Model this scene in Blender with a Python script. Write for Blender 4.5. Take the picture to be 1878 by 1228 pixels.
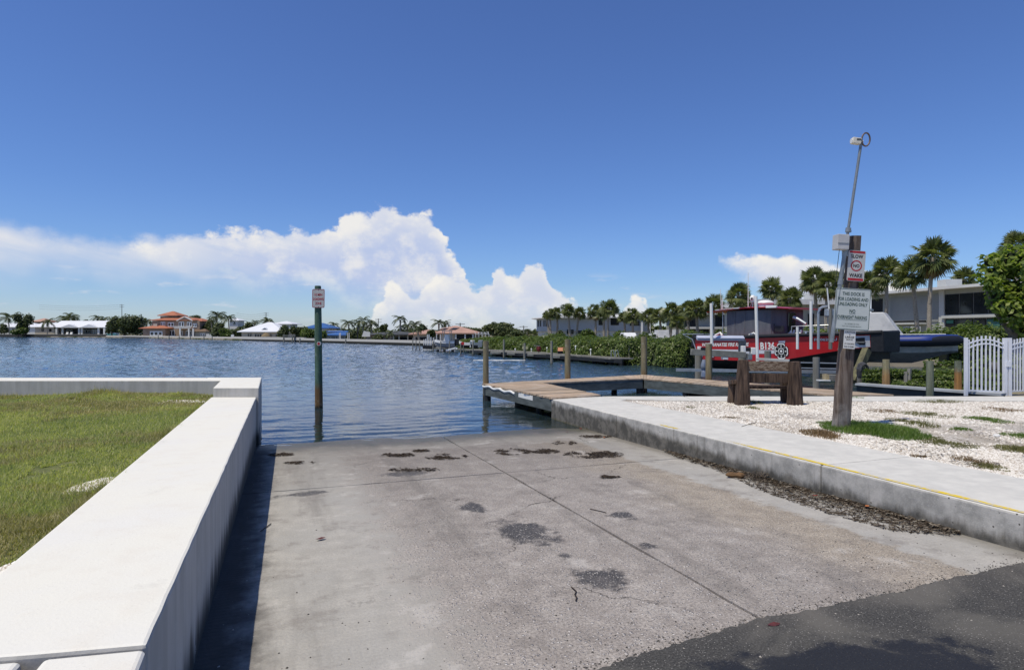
import bpy, bmesh, math, random
import numpy as np
from mathutils import Vector, Matrix
random.seed(7); RNG = np.random.default_rng(11)
R = math.radians
for o in list(bpy.data.objects): bpy.data.objects.remove(o)
SC = bpy.context.scene; COL = SC.collection

# ------------------------------------------------------------------ camera, sky, sun, exposure
H = 1.72; F = 1150.0; CU = 939.0; HV = 610.0          # eye height over the water, focal length and horizon of the 1878 px photograph
cam = bpy.data.cameras.new('camera'); camo = bpy.data.objects.new('camera', cam); COL.objects.link(camo)
camo.location = (0, 0, H); camo.rotation_euler = (R(90), 0, 0)
cam.sensor_width = 36; cam.lens = 36*F/1878; cam.shift_y = -4/1878; cam.clip_end = 6000; cam.clip_start = 0.05
SC.camera = camo
SUN_DIR = Vector((-.78*math.cos(R(66)), -.62*math.cos(R(66)), math.sin(R(66)))).normalized()
sl = bpy.data.lights.new('sun', 'SUN'); sl.energy = 3.85; sl.angle = R(.53); sl.color = (1, .915, .74)
so = bpy.data.objects.new('sun', sl); COL.objects.link(so); so.location = (-20, -16, 40)
so.rotation_euler = (-SUN_DIR).to_track_quat('-Z', 'Y').to_euler()
SC.view_settings.view_transform = 'Standard'; SC.view_settings.look = 'None'
SC.view_settings.exposure = 0.0; SC.view_settings.gamma = 1; SC.view_settings.use_curve_mapping = False
SC.render.engine = 'CYCLES'
SC.cycles.max_bounces = 8; SC.cycles.transparent_max_bounces = 12; SC.cycles.sample_clamp_indirect = 6
try: SC.cycles.use_denoising = True
except Exception: pass

class NT:
    """small helper for node trees"""
    def __init__(s, tree): s.t = tree; s.n = tree.nodes; s.l = tree.links
    def new(s, k, **kw):
        n = s.n.new(k)
        for a, b in kw.items(): setattr(n, a, b)
        return n
    def put(s, sock, v):
        if v is None: return
        if hasattr(v, 'is_output'): s.l.new(v, sock)
        else:
            if getattr(sock, 'type', '') == 'RGBA' and hasattr(v, '__len__') and len(v) == 3: v = (*v, 1)
            sock.default_value = v
    def math(s, op, a, b=None, c=None, clamp=False):
        n = s.new('ShaderNodeMath', operation=op, use_clamp=clamp); s.put(n.inputs[0], a); s.put(n.inputs[1], b)
        if c is not None: s.put(n.inputs[2], c)
        return n.outputs[0]
    def vmath(s, op, a, b=None):
        n = s.new('ShaderNodeVectorMath', operation=op); s.put(n.inputs[0], a); s.put(n.inputs[1], b)
        return n.outputs['Value'] if op in ('DOT_PRODUCT', 'LENGTH', 'DISTANCE') else n.outputs[0]
    def comb(s, x, y, z=0.0):
        n = s.new('ShaderNodeCombineXYZ'); s.put(n.inputs[0], x); s.put(n.inputs[1], y); s.put(n.inputs[2], z); return n.outputs[0]
    def sep(s, v):
        n = s.new('ShaderNodeSeparateXYZ'); s.put(n.inputs[0], v); return n.outputs
    def noise(s, v, scale, detail=4, rough=.55, dist=0.0, color=False):
        n = s.new('ShaderNodeTexNoise'); s.put(n.inputs['Vector'], v); n.inputs['Scale'].default_value = scale
        n.inputs['Detail'].default_value = detail; n.inputs['Roughness'].default_value = rough; n.inputs['Distortion'].default_value = dist
        return n.outputs['Color' if color else 'Fac']
    def voro(s, v, scale, feature='F1', out='Distance', rnd=1.0):
        n = s.new('ShaderNodeTexVoronoi', feature=feature); s.put(n.inputs['Vector'], v); n.inputs['Scale'].default_value = scale
        n.inputs['Randomness'].default_value = rnd; return n.outputs[out]
    def ss(s, x, a, b, lo=0.0, hi=1.0):
        n = s.new('ShaderNodeMapRange', interpolation_type='SMOOTHSTEP'); s.put(n.inputs[0], x); s.put(n.inputs[1], a); s.put(n.inputs[2], b)
        s.put(n.inputs[3], lo); s.put(n.inputs[4], hi); return n.outputs[0]
    def lin(s, x, a, b, lo=0.0, hi=1.0):
        n = s.new('ShaderNodeMapRange'); s.put(n.inputs[0], x); s.put(n.inputs[1], a); s.put(n.inputs[2], b)
        s.put(n.inputs[3], lo); s.put(n.inputs[4], hi); return n.outputs[0]
    def mix(s, f, a, b, mode='MIX'):
        n = s.new('ShaderNodeMix', data_type='RGBA', blend_type=mode); s.put(n.inputs[0], f); s.put(n.inputs[6], a); s.put(n.inputs[7], b); return n.outputs[2]
    def ramp(s, f, stops):
        n = s.new('ShaderNodeValToRGB'); s.put(n.inputs[0], f); e = n.color_ramp.elements
        while len(e) < len(stops): e.new(.5)
        for i, (p, c) in enumerate(stops): e[i].position = p; e[i].color = (*c, 1) if len(c) == 3 else c
        return n.outputs[0]
    def curve(s, f, pts):
        n = s.new('ShaderNodeFloatCurve'); c = n.mapping.curves[0]
        n.mapping.use_clip = False
        while len(c.points) < len(pts): c.points.new(.5, .5)
        for p, (x, y) in zip(c.points, pts): p.location = (x, y); p.handle_type = 'VECTOR'
        n.mapping.update(); s.put(n.inputs[1], f); return n.outputs[0]

# ---- the sky: Nishita plus a cloud bank laid out by direction (azimuth, elevation)
world = bpy.data.worlds.new('World'); SC.world = world; world.use_nodes = True
w = NT(world.node_tree); w.n.clear()
sky = w.new('ShaderNodeTexSky', sky_type='NISHITA'); sky.sun_disc = False
sky.sun_elevation = R(66); sky.sun_rotation = math.atan2(SUN_DIR.x, SUN_DIR.y)
sky.altitude = 0; sky.air_density = 1.0; sky.dust_density = .4; sky.ozone_density = 1.0
D = w.new('ShaderNodeTexCoord').outputs['Generated']; dx, dy, dz = w.sep(D)
az = w.math('ARCTAN2', dx, dy); el = w.math('ARCSINE', dz)
def AE(u, v):
    a = math.atan((u-CU)/F); return a, math.atan((HV-v)/F*math.cos(a))
A0, A1, E1 = -.85, .85, .30
def pts_of(l): return [((a-A0)/(A1-A0), e/E1) for a, e in (AE(u, v) for u, v in l)]
P2 = w.comb(w.math('MULTIPLY', az, 1.0), w.math('MULTIPLY', el, 1.25), 0.0)
nbig = w.noise(P2, 9, 3, .5); nfi = w.noise(P2, 34, 7, .62); nmid = w.noise(P2, 17, 6, .6)
nfv = w.noise(w.vmath('ADD', P2, (5.2, 1.3, 0)), 26, 6, .6)
puff = w.voro(w.vmath('ADD', P2, w.vmath('MULTIPLY', w.comb(nfi, nfv), (.03, .03, 0))), 38)      # rounded heads
c0 = w.math('SUBTRACT', nfi, .5); c1 = w.math('SUBTRACT', nfv, .5)
azn = w.math('ADD', az, w.math('MULTIPLY', c1, .030)); 
bump = w.math('ADD', w.math('MULTIPLY', c0, .050), w.math('MULTIPLY', w.math('SUBTRACT', .35, puff), .020))
ux = w.lin(azn, A0, A1)
topA = w.math('MULTIPLY', w.curve(ux, pts_of([(-190, 355), (-60, 380), (0, 392), (60, 405), (130, 420), (200, 432), (222, 428), (290, 421), (400, 416), (500, 416), (560, 414), (600, 408), (622, 402), (632, 388), (660, 376), (700, 373), (760, 379), (790, 387), (806, 402), (814, 425), (822, 450), (838, 468), (853, 485), (860, 505), (866, 540), (872, 620), (2400, 640)])), E1)
dA = w.math('SUBTRACT', w.math('ADD', topA, w.math('MULTIPLY', bump, w.ss(az, -.62, -.30, .45, 1.0))), el)
softA = w.ss(az, -.60, -.42, .032, .012)
mA = w.ss(dA, 0.0, softA)
botA = w.ss(w.math('ADD', el, w.math('MULTIPLY', w.math('SUBTRACT', nbig, .5), .07)), w.ss(az, -.5, -.15, .055, .018), w.ss(az, -.5, -.15, .125, .085))
streak = w.noise(w.comb(w.math('MULTIPLY', az, 3.0), w.math('ADD', w.math('MULTIPLY', el, 22.0), w.math('MULTIPLY', az, 5.0)), 0.0), 1.6, 6, .6)
thinA = w.math('ADD', w.ss(az, -.33, -.20), w.ss(streak, .28, .56, .70, 1.0), clamp=True)
mA = w.math('MULTIPLY', w.math('MULTIPLY', mA, botA), w.math('MULTIPLY', thinA, w.ss(az, -2.2, -1.3)))
topB = w.math('MULTIPLY', w.curve(ux, pts_of([(-190, 650), (640, 640), (690, 560), (708, 518), (722, 511), (738, 517), (758, 533), (775, 524), (786, 510), (800, 500), (832, 498), (850, 505), (880, 520), (899, 512), (905, 488), (922, 484), (936, 500), (950, 497), (962, 479), (985, 473), (1003, 484), (1011, 510), (1026, 530), (1042, 548), (1062, 558), (1074, 580), (1080, 640), (1128, 640), (1140, 562), (1158, 541), (1170, 534), (1181, 543), (1196, 562), (1204, 640), (1296, 640), (1308, 480), (1316, 470), (1345, 463), (1376, 459), (1420, 461), (1470, 470), (1520, 473), (1560, 480), (1600, 490), (1640, 508), (1690, 535), (1740, 570), (1800, 640), (2400, 650)])), E1)
dB = w.math('SUBTRACT', w.math('ADD', topB, w.math('MULTIPLY', bump, w.ss(az, .26, .33, .85, .6))), el)
mB = w.ss(dB, 0.0, .010)
lowB = w.math('MULTIPLY', w.curve(ux, pts_of([(-190, 700), (1290, 700), (1306, 474), (1330, 480), (1352, 498), (1385, 525), (1420, 555), (1470, 590), (1600, 600), (2400, 600)])), E1)
bB = w.ss(w.math('SUBTRACT', w.math('ADD', el, w.math('MULTIPLY', c0, .05)), lowB), -.012, .030)
mB = w.math('MULTIPLY', w.math('MULTIPLY', mB, bB), w.ss(w.math('ADD', el, w.math('MULTIPLY', c0, .03)), -.01, .055, .35, 1.0))
# small shreds of cloud under the tower
sh = w.noise(w.comb(w.math('MULTIPLY', az, 9.0), w.math('MULTIPLY', el, 40.0), 3.0), 1.5, 5, .55)
mS = w.math('MULTIPLY', w.math('MULTIPLY', w.ss(sh, .56, .72, 0.0, .75), w.ss(el, .012, .035)), w.math('MULTIPLY', w.ss(el, .10, .065), w.ss(az, .36, .05)))
# colours: bright rims and heads, lavender grey inside
litA = w.math('ADD', w.ss(dA, .055, 0.0, 0.0, .55), w.ss(w.math('ADD', nmid, w.math('MULTIPLY', w.math('SUBTRACT', .4, puff), .12)), .38, .66, 0.0, .80), clamp=True)
litA = w.math('MAXIMUM', litA, w.ss(az, -.33, -.52, 0.0, .72))
litB = w.math('ADD', w.ss(dB, .045, 0.0, 0.15, .60), w.ss(w.math('ADD', nmid, w.math('MULTIPLY', w.math('SUBTRACT', .4, puff), .18)), .40, .68, 0.0, .65), clamp=True)
cA = w.mix(litA, (5.0, 5.8, 8.0), (8.8, 8.6, 8.3)); cB = w.mix(litB, (5.8, 6.4, 8.0), (8.9, 8.7, 8.3))
skyc = w.new('ShaderNodeHueSaturation'); skyc.inputs['Saturation'].default_value = 1.0; skyc.inputs['Value'].default_value = 1.0
w.put(skyc.inputs['Color'], sky.outputs[0]); skyc = skyc.outputs[0]
tint = w.ramp(w.math('DIVIDE', el, 1.571, clamp=True), [(0.0, (.42, .50, .70)), (.05, (.31, .42, .64)), (.13, (.285, .395, .625)), (.30, (.29, .385, .61)), (1.0, (.31, .40, .56))])   # clear subtropical air
skyc = w.mix(1.0, skyc, w.vmath('MULTIPLY', tint, (2.0, 2.0, 2.0)), 'MULTIPLY')
c = w.mix(mS, skyc, (7.2, 7.3, 8.0)); c = w.mix(w.math('MULTIPLY', mA, .96), c, cA); c = w.mix(w.math('MULTIPLY', mB, .97), c, cB)
bg = w.new('ShaderNodeBackground'); w.put(bg.inputs[0], c); bg.inputs[1].default_value = .1
out = w.new('ShaderNodeOutputWorld'); w.l.new(bg.outputs[0], out.inputs[0])

# ------------------------------------------------------------------ helpers
def P(u, v, z=0.0):
    Y = (H-z)*F/(v-HV); return Vector(((u-CU)/F*Y, Y, z))
def Q(u, v, Y): return Vector(((u-CU)/F*Y, Y, H-(v-HV)*Y/F))
def woff(o):
    v = Vector((0, 0, 0))
    while o is not None: v += o.location; o = o.parent
    return v
def tag(o, label=None, cat=None, group=None, kind=None):
    if label: o['label'] = label
    if cat: o['category'] = cat
    if group: o['group'] = group
    if kind: o['kind'] = kind
    return o
def thing(name, label, cat, loc=(0, 0, 0), group=None, kind=None):
    o = bpy.data.objects.new(name, None); COL.objects.link(o); o.location = loc; o.empty_display_size = .2
    return tag(o, label, cat, group, kind)
class MB:
    def __init__(s): s.v = []; s.f = []
    def add(s, vs, fs):
        b = len(s.v); s.v += [tuple(p) for p in vs]; s.f += [tuple(i+b for i in q) for q in fs]; return s
    def obox(s, c, ax, ay, az_):
        c, ax, ay, az_ = Vector(c), Vector(ax), Vector(ay), Vector(az_)
        vs = [c+i*ax+j*ay+k*az_ for k in (-1, 1) for j in (-1, 1) for i in (-1, 1)]
        return s.add(vs, [(0, 2, 3, 1), (4, 5, 7, 6), (0, 1, 5, 4), (2, 6, 7, 3), (0, 4, 6, 2), (1, 3, 7, 5)])
    def box(s, x0, x1, y0, y1, z0, z1):
        return s.obox(((x0+x1)/2, (y0+y1)/2, (z0+z1)/2), ((x1-x0)/2, 0, 0), (0, (y1-y0)/2, 0), (0, 0, (z1-z0)/2))
    def beam(s, a, b, wd, ht, up=(0, 0, 1)):
        a, b = Vector(a), Vector(b); d = b-a; l = d.length; d /= l; sd = d.cross(Vector(up)).normalized(); u2 = sd.cross(d)
        return s.obox((a+b)/2, d*l/2, sd*wd/2, u2*ht/2)
    def prism(s, poly, z0, z1):
        n = len(poly); vs = [(p[0], p[1], z0) for p in poly]+[(p[0], p[1], z1) for p in poly]
        return s.add(vs, [tuple(range(n))[::-1], tuple(range(n, 2*n))]+[(i, (i+1) % n, n+(i+1) % n, n+i) for i in range(n)])
    def loft(s, rings, cap=True):
        n = len(rings[0]); vs = [p for r in rings for p in r]; fs = []
        for k in range(len(rings)-1):
            for i in range(n): fs.append((k*n+i, k*n+(i+1) % n, (k+1)*n+(i+1) % n, (k+1)*n+i))
        if cap: fs += [tuple(range(n))[::-1], tuple(range((len(rings)-1)*n, len(rings)*n))]
        return s.add(vs, fs)
    def tube(s, pts, r, n=8, cap=True):
        pts = [Vector(p) for p in pts]; rs = r if hasattr(r, '__len__') else [r]*len(pts); rings = []
        for i, p in enumerate(pts):
            d = (pts[min(i+1, len(pts)-1)]-pts[max(i-1, 0)]).normalized()
            a = d.cross(Vector((0, 0, 1)))
            if a.length < .05: a = d.cross(Vector((0, 1, 0)))
            a.normalize(); b = a.cross(d)
            rings.append([p+rs[i]*(math.cos(2*math.pi*k/n)*a+math.sin(2*math.pi*k/n)*b) for k in range(n)])
        return s.loft(rings, cap)
    def ball(s, c, rx, ry, rz, n=10, m=6):
        rings = []
        for j in range(1, m):
            t = math.pi*j/m; rings.append([(c[0]+rx*math.sin(t)*math.cos(2*math.pi*i/n), c[1]+ry*math.sin(t)*math.sin(2*math.pi*i/n), c[2]-rz*math.cos(t)) for i in range(n)])
        return s.loft(rings)
    def quad(s, *p): return s.add(p, [tuple(range(len(p)))])
    def build(s, name, m, parent=None, smooth=False, fix=True, bevel=0.0, seg=2):
        off = woff(parent) if parent else Vector((0, 0, 0))
        me = bpy.data.meshes.new(name)
        me.from_pydata([(x-off.x, y-off.y, z-off.z) for x, y, z in s.v], [], s.f)
        if fix:
            bm = bmesh.new(); bm.from_mesh(me); bmesh.ops.recalc_face_normals(bm, faces=bm.faces); bm.to_mesh(me); bm.free()
        me.materials.append(m)
        if smooth:
            me.polygons.foreach_set('use_smooth', [True]*len(me.polygons))
            if hasattr(me, 'set_sharp_from_angle'): me.set_sharp_from_angle(angle=R(40))
        o = bpy.data.objects.new(name, me); COL.objects.link(o)
        if parent: o.parent = parent
        if bevel:
            b = o.modifiers.new('bevel', 'BEVEL'); b.width = bevel; b.segments = seg; b.limit_method = 'ANGLE'; b.angle_limit = R(35)
        return o
def recenter(o):
    """top-level single mesh: origin to the centre of its base"""
    me = o.data; n = len(me.vertices); a = np.empty(n*3); me.vertices.foreach_get('co', a); a = a.reshape(-1, 3)
    c = np.array([(a[:, 0].min()+a[:, 0].max())/2, (a[:, 1].min()+a[:, 1].max())/2, a[:, 2].min()]); a -= c
    me.vertices.foreach_set('co', a.ravel()); o.location = c; me.update(); return o
def single(mb, name, m, label, cat, group=None, kind=None, **k): return tag(recenter(mb.build(name, m, **k)), label, cat, group, kind)
def struct(mb, name, m, **k): return tag(mb.build(name, m, **k), kind='structure')
def np_mesh(name, verts, nper, m, parent=None, cols=None):
    """verts (N*nper,3): N separate faces of nper corners"""
    N = len(verts)//nper; me = bpy.data.meshes.new(name)
    off = woff(parent) if parent else Vector((0, 0, 0)); verts = verts-np.array(off)
    me.vertices.add(N*nper); me.vertices.foreach_set('co', verts.astype(np.float32).ravel())
    me.loops.add(N*nper); me.loops.foreach_set('vertex_index', np.arange(N*nper, dtype=np.int32))
    me.polygons.add(N); me.polygons.foreach_set('loop_start', np.arange(0, N*nper, nper, dtype=np.int32))
    try: me.polygons.foreach_set('loop_total', np.full(N, nper, dtype=np.int32))
    except Exception: pass
    me.update(calc_edges=True); me.validate()
    me.materials.append(m); o = bpy.data.objects.new(name, me); COL.objects.link(o)
    if parent: o.parent = parent
    return o
def rand_unit(n):
    a = RNG.normal(size=(n, 3)); return a/np.linalg.norm(a, axis=1, keepdims=True)
def leaf_quads(c, size, up=.4, aspect=.55, nrm=None):
    """diamond leaves at centres c; normals random, biased upwards"""
    n = len(c); N = rand_unit(n); N[:, 2] = np.abs(N[:, 2])*(1-up)+up
    if nrm is not None: N = N*.6+nrm
    N /= np.linalg.norm(N, axis=1, keepdims=True); T = np.cross(N, rand_unit(n)); T /= np.linalg.norm(T, axis=1, keepdims=True)+1e-9; B = np.cross(N, T)
    s = np.asarray(size).reshape(-1, 1)*np.ones((n, 1))
    out = np.empty((n, 4, 3)); out[:, 0] = c-T*s; out[:, 1] = c-B*s*aspect+T*s*.1; out[:, 2] = c+T*s; out[:, 3] = c+B*s*aspect+T*s*.1
    return out.reshape(-1, 3)
def copy_tree(o, parent=None):
    c = o.copy(); COL.objects.link(c)
    if parent: c.parent = parent
    for ch in o.children: copy_tree(ch, c)
    return c

# ------------------------------------------------------------------ materials
MATS = {}
def base(name):
    m = bpy.data.materials.new(name); m.use_nodes = True; n = NT(m.node_tree); b = n.n['Principled BSDF']; return m, n, b
def setb(n, b, color=None, rough=None, metal=None, spec=None, bump=None, bs=.3, bd=.02):
    n.put(b.inputs['Base Color'], color); n.put(b.inputs['Roughness'], rough); n.put(b.inputs['Metallic'], metal); n.put(b.inputs['Specular IOR Level'], spec)
    if bump is not None:
        k = n.new('ShaderNodeBump'); k.inputs['Strength'].default_value = bs; k.inputs['Distance'].default_value = bd; n.put(k.inputs['Height'], bump); n.l.new(k.outputs[0], b.inputs['Normal'])
def pm(name, c1, c2=None, scale=3.0, rough=.7, bump=0.0, metal=0.0, spec=.3, stretch=(1, 1, 1), fine=0, lo=.35, hi=.68, per_obj=0.0, bscale=None):
    if name in MATS: return MATS[name]
    m, n, b = base(name); v = n.vmath('MULTIPLY', n.new('ShaderNodeTexCoord').outputs['Object'], stretch)
    ri = n.new('ShaderNodeObjectInfo').outputs['Random']
    v = n.vmath('ADD', v, n.comb(n.math('MULTIPLY', ri, 37.0), n.math('MULTIPLY', ri, 11.0), 0.0))
    c2 = c2 or tuple(x*.82 for x in c1)
    f = n.noise(v, scale, 6, .6); col = n.ramp(f, [(lo, c2), (hi, c1)])
    if per_obj: col = n.mix(1.0, col, n.ramp(ri, [(0, (1-per_obj,)*3), (1, (1+per_obj*.4,)*3)]), 'MULTIPLY')
    bh = n.noise(v, bscale or scale*6, 5, .6) if bump else None
    setb(n, b, col, rough, metal, spec, bh, bump); MATS[name] = m; return m
def leafmat(name, dark, light, trans=.35, rough=.45):
    if name in MATS: return MATS[name]
    m, n, b = base(name); g = n.new('ShaderNodeNewGeometry')
    col = n.mix(g.outputs['Random Per Island'], dark, light)
    f = n.noise(g.outputs['Position'], .9, 3, .5); col = n.mix(1.0, col, n.ramp(f, [(.3, (.72, .78, .7)), (.7, (1.15, 1.1, 1.0))]), 'MULTIPLY')
    setb(n, b, col, rough, 0, .35)
    t = n.new('ShaderNodeBsdfTranslucent'); n.put(t.inputs[0], n.mix(1.0, col, (1.3, 1.5, .6), 'MULTIPLY'))
    x = n.new('ShaderNodeMixShader'); x.inputs[0].default_value = trans; n.l.new(b.outputs[0], x.inputs[1]); n.l.new(t.outputs[0], x.inputs[2])
    n.l.new(x.outputs[0], n.n['Material Output'].inputs[0]); MATS[name] = m; return m
M_white = pm('white_paint', (.78, .78, .76), (.68, .68, .66), 4, .5)
M_pvc = pm('white_plastic', (.80, .80, .77), (.70, .70, .66), 2, .35)
M_red = pm('red_paint', (.46, .012, .014), (.38, .010, .012), 2, .3, spec=.5)
M_redsign = pm('red_ink', (.42, .02, .03), (.33, .02, .025), 5, .5)
M_black = pm('black_rubber', (.022, .024, .028), (.012, .013, .016), 6, .55, .2)
M_blackink = pm('black_ink', (.02, .022, .022), (.012, .012, .012), 6, .6)
M_greenink = pm('dark_green_ink', (.03, .075, .06), (.02, .055, .045), 6, .6)
M_alu = pm('aluminium', (.50, .52, .53), (.38, .40, .41), 5, .38, metal=.7, bump=.1)
M_galv = pm('galvanised_pipe', (.34, .36, .36), (.22, .24, .24), 8, .45, metal=.6)
M_dark = pm('dark_recess', (.018, .02, .022), (.01, .011, .013), 3, .6)
M_glass = pm('window_glass', (.025, .03, .035), (.015, .018, .022), 1.5, .08, spec=.6)
M_greywood = pm('grey_timber', (.27, .265, .24), (.16, .155, .135), 7, .85, .35, stretch=(1, 1, .12), per_obj=.25)
M_beam = pm('grey_beam', (.25, .25, .22), (.15, .15, .13), 5, .85, .3)
M_rust = pm('old_brown_timber', (.155, .105, .075), (.028, .018, .015), 7, .9, .7, stretch=(4, 4, .35), per_obj=.2, lo=.36, hi=.70)
M_trunk = pm('palm_trunk', (.40, .36, .30), (.20, .175, .14), 9, .95, .6, stretch=(1, 1, 2.5))
M_bark = pm('tree_bark', (.12, .09, .065), (.06, .045, .035), 6, .95, .5)

# ------------------------------------------------------------------ the setting
Pp = Vector((.938, .347, 0)); Dd = Vector((-.347, .938, 0))      # across and along the ramp
def CT(c, t, z=0.0): q = c*Pp+t*Dd; return Vector((q.x, q.y, z))
def ct_of(x, y): return x*Pp.x+y*Pp.y, x*Dd.x+y*Dd.y
def rz(t): return .12*(10.3-t)/7.5 if t <= 10.3 else (-.055*(t-10.3) if t < 13.5 else max(-2.1, -.176-.3*(t-13.5)))
def ground_px(u, v):                                              # pixel to a point on the ramp
    z = .05
    for _ in range(4): q = P(u, v, z); z = rz(max(2.8, ct_of(q.x, q.y)[1]))
    return P(u, v, z)
WALL_C, KERB_C = -.40, 5.11

def world_ct(n):
    g = n.new('ShaderNodeNewGeometry'); p = g.outputs['Position']
    return g, p, n.vmath('DOT_PRODUCT', p, tuple(Pp)), n.vmath('DOT_PRODUCT', p, tuple(Dd))

# water
m, n, b = base('bay_water'); g = n.new('ShaderNodeNewGeometry'); pos = g.outputs['Position']; px_, py_, pz_ = n.sep(pos)
near = n.ss(py_, 9.5, 38, .20, 1.25)
v1 = n.vmath('MULTIPLY', pos, (1.0, 1.5, 1.0))
hgt = n.math('ADD', n.math('MULTIPLY', n.noise(v1, 1.6, 3, .55, .4), .30), n.math('MULTIPLY', n.noise(v1, 4.2, 3, .55, .3), .34))
hgt = n.math('ADD', hgt, n.math('MULTIPLY', n.noise(v1, 8.5, 2, .5), .07))
hgt = n.math('MULTIPLY', hgt, n.math('MULTIPLY', near, n.ramp(n.noise(pos, .035, 2, .5), [(.35, (.65,)*3), (.62, (1.1,)*3)])))
k = n.new('ShaderNodeBump'); k.inputs['Strength'].default_value = 1.0; k.inputs['Distance'].default_value = .12; n.put(k.inputs['Height'], hgt)
fr = n.new('ShaderNodeFresnel'); fr.inputs[0].default_value = 1.33; n.l.new(k.outputs[0], fr.inputs['Normal'])
gl = n.new('ShaderNodeBsdfGlossy'); gl.inputs['Roughness'].default_value = .045; n.put(gl.inputs[0], (.91, .94, 1.0)); n.l.new(k.outputs[0], gl.inputs['Normal'])
tr = n.new('ShaderNodeBsdfTransparent'); n.put(tr.inputs[0], (.50, .56, .46))
df = n.new('ShaderNodeBsdfDiffuse'); n.put(df.inputs[0], (.030, .058, .075))
x1 = n.new('ShaderNodeMixShader'); n.put(x1.inputs[0], n.ss(py_, 10.5, 18, .25, .9)); n.l.new(tr.outputs[0], x1.inputs[1]); n.l.new(df.outputs[0], x1.inputs[2])
x2 = n.new('ShaderNodeMixShader'); n.l.new(fr.outputs[0], x2.inputs[0]); n.l.new(x1.outputs[0], x2.inputs[1]); n.l.new(gl.outputs[0], x2.inputs[2])
n.l.new(x2.outputs[0], n.n['Material Output'].inputs[0]); M_water = m
ys = 8.0*(1.0092**np.arange(395)); xs_ = np.linspace(-1.02, 1.0, 720)*np.ones((395, 1)); X_ = xs_*ys[:, None]; Y_ = np.repeat(ys[:, None], 720, 1); Z_ = np.zeros_like(X_); rg = np.random.default_rng(21)
for i in range(70):                                              # a wind chop of many small wave trains
    lam = .15*(1.5/.15)**rg.random(); th = rg.normal(-1.25, .62); kx, ky = math.cos(th)*6.283/lam, math.sin(th)*6.283/lam; am = .0029*lam**.85
    wob_ = .7*np.sin(.11*X_+.17*Y_+i)+.9*np.sin(.23*Y_-.19*X_+2*i)
    Z_ += am*np.sin(kx*X_+ky*Y_+rg.uniform(0, 6.28)+wob_)*(.65+.35*np.sin(.05*Y_+.08*X_+i*1.3))
cal = np.clip((Y_-10.0)/30, 0, 1); cal = cal*cal*(3-2*cal); Z_ *= (.22+1.05*cal+1.15*np.clip((Y_-30)/50, 0, 1))*np.clip((Y_-8.2)/1.5, .1, 1)*np.clip((293-Y_)/60, 0, 1)*np.clip((1.0-np.abs(xs_))/.05, 0, 1)
tt_ = X_*Dd.x+Y_*Dd.y; cc_ = X_*Pp.x+Y_*Pp.y
for lam, am, ph in ((.42, .0040, 0), (.27, .0026, 1.3), (.19, .0016, 2.9)): Z_ += am*np.sin(6.283*(tt_+.05*np.sin(cc_*1.3+ph)+.03*np.sin(cc_*3.7))/lam+ph)*np.clip((tt_-10.0)/.5, 0, 1)*np.clip((13.8-tt_)/2.4, 0, 1)*(.55+.45*np.sin(cc_*.9+ph*2))
nr, nc = X_.shape; idx = np.arange(nr*nc).reshape(nr, nc); q_ = np.stack([idx[:-1, :-1], idx[:-1, 1:], idx[1:, 1:], idx[1:, :-1]], -1).reshape(-1, 4)
me = bpy.data.meshes.new('water'); V_ = np.stack([X_, Y_, Z_], -1).reshape(-1, 3); ex = np.array([(-1500, 5, 0), (1500, 5, 0), (1500, ys[-1], 0), (-1500, ys[-1], 0), (-1500, 3000, 0), (1500, 3000, 0), (X_[0, 0], ys[0], 0), (X_[0, -1], ys[0], 0), (X_[-1, 0], ys[-1], 0), (X_[-1, -1], ys[-1], 0), (0, 5, 0)]); nb = len(V_)
q_ = np.vstack([q_, nb+np.array([(0, 10, 6, 6), (0, 6, 8, 3), (10, 1, 7, 6), (1, 2, 9, 7), (3, 2, 5, 4)])]); V_ = np.vstack([V_, ex]); loops = []; starts = []; k_ = 0
me.from_pydata([], [], []); q_l = q_.tolist(); q_l[-5] = [nb, nb+10, nb+6]
me.from_pydata(V_.tolist(), [], q_l); me.polygons.foreach_set('use_smooth', [True]*len(me.polygons)); me.materials.append(M_water); o = bpy.data.objects.new('water', me); COL.objects.link(o); tag(o, kind='structure')
mb = MB(); mb.quad((-1600, -40, -2.2), (1600, -40, -2.2), (1600, 3100, -2.2), (-1600, 3100, -2.2))
struct(mb, 'bay_bed', pm('bay_mud', (.035, .04, .028), (.02, .024, .018), .4, .9), fix=False)

# boat ramp: four slabs with recessed joints
STAINS = [(960, 975, 62, 30), (1105, 1060, 56, 28), (868, 930, 28, 12), (1036, 1020, 18, 8), (1140, 944, 26, 9), (745, 869, 48, 6), (1116, 875, 20, 4), (560, 905, 60, 6), (1190, 1000, 20, 8)]
m, n, b = base('ramp_concrete'); g, pos, cc, tt = world_ct(n)
v2 = n.comb(cc, tt, 0.0); nl = n.noise(v2, .9, 4, .6); nm_ = n.noise(v2, 5, 6, .65); nf = n.noise(v2, 60, 4, .6)
smooth = n.math('MAXIMUM', n.ss(n.math('ADD', cc, n.math('MULTIPLY', n.math('SUBTRACT', nm_, .5), 1.2)), 1.15, .55), n.ss(n.math('ADD', cc, n.math('MULTIPLY', n.math('SUBTRACT', nm_, .5), .5)), 4.28, 4.40))
smooth = n.math('MAXIMUM', smooth, n.ss(n.math('ADD', tt, n.math('MULTIPLY', n.math('SUBTRACT', nm_, .5), 1.4)), 8.7, 9.3, 0, .8))
sm_col = n.mix(n.ss(nm_, .35, .68), (.37, .352, .318), (.455, .434, .393)); sm_col = n.mix(n.ss(nl, .42, .60, 0, .7), sm_col, (.375, .365, .34))
sm_col = n.mix(n.ss(nf, .40, .62, 0, .35), sm_col, (.30, .285, .268))
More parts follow.
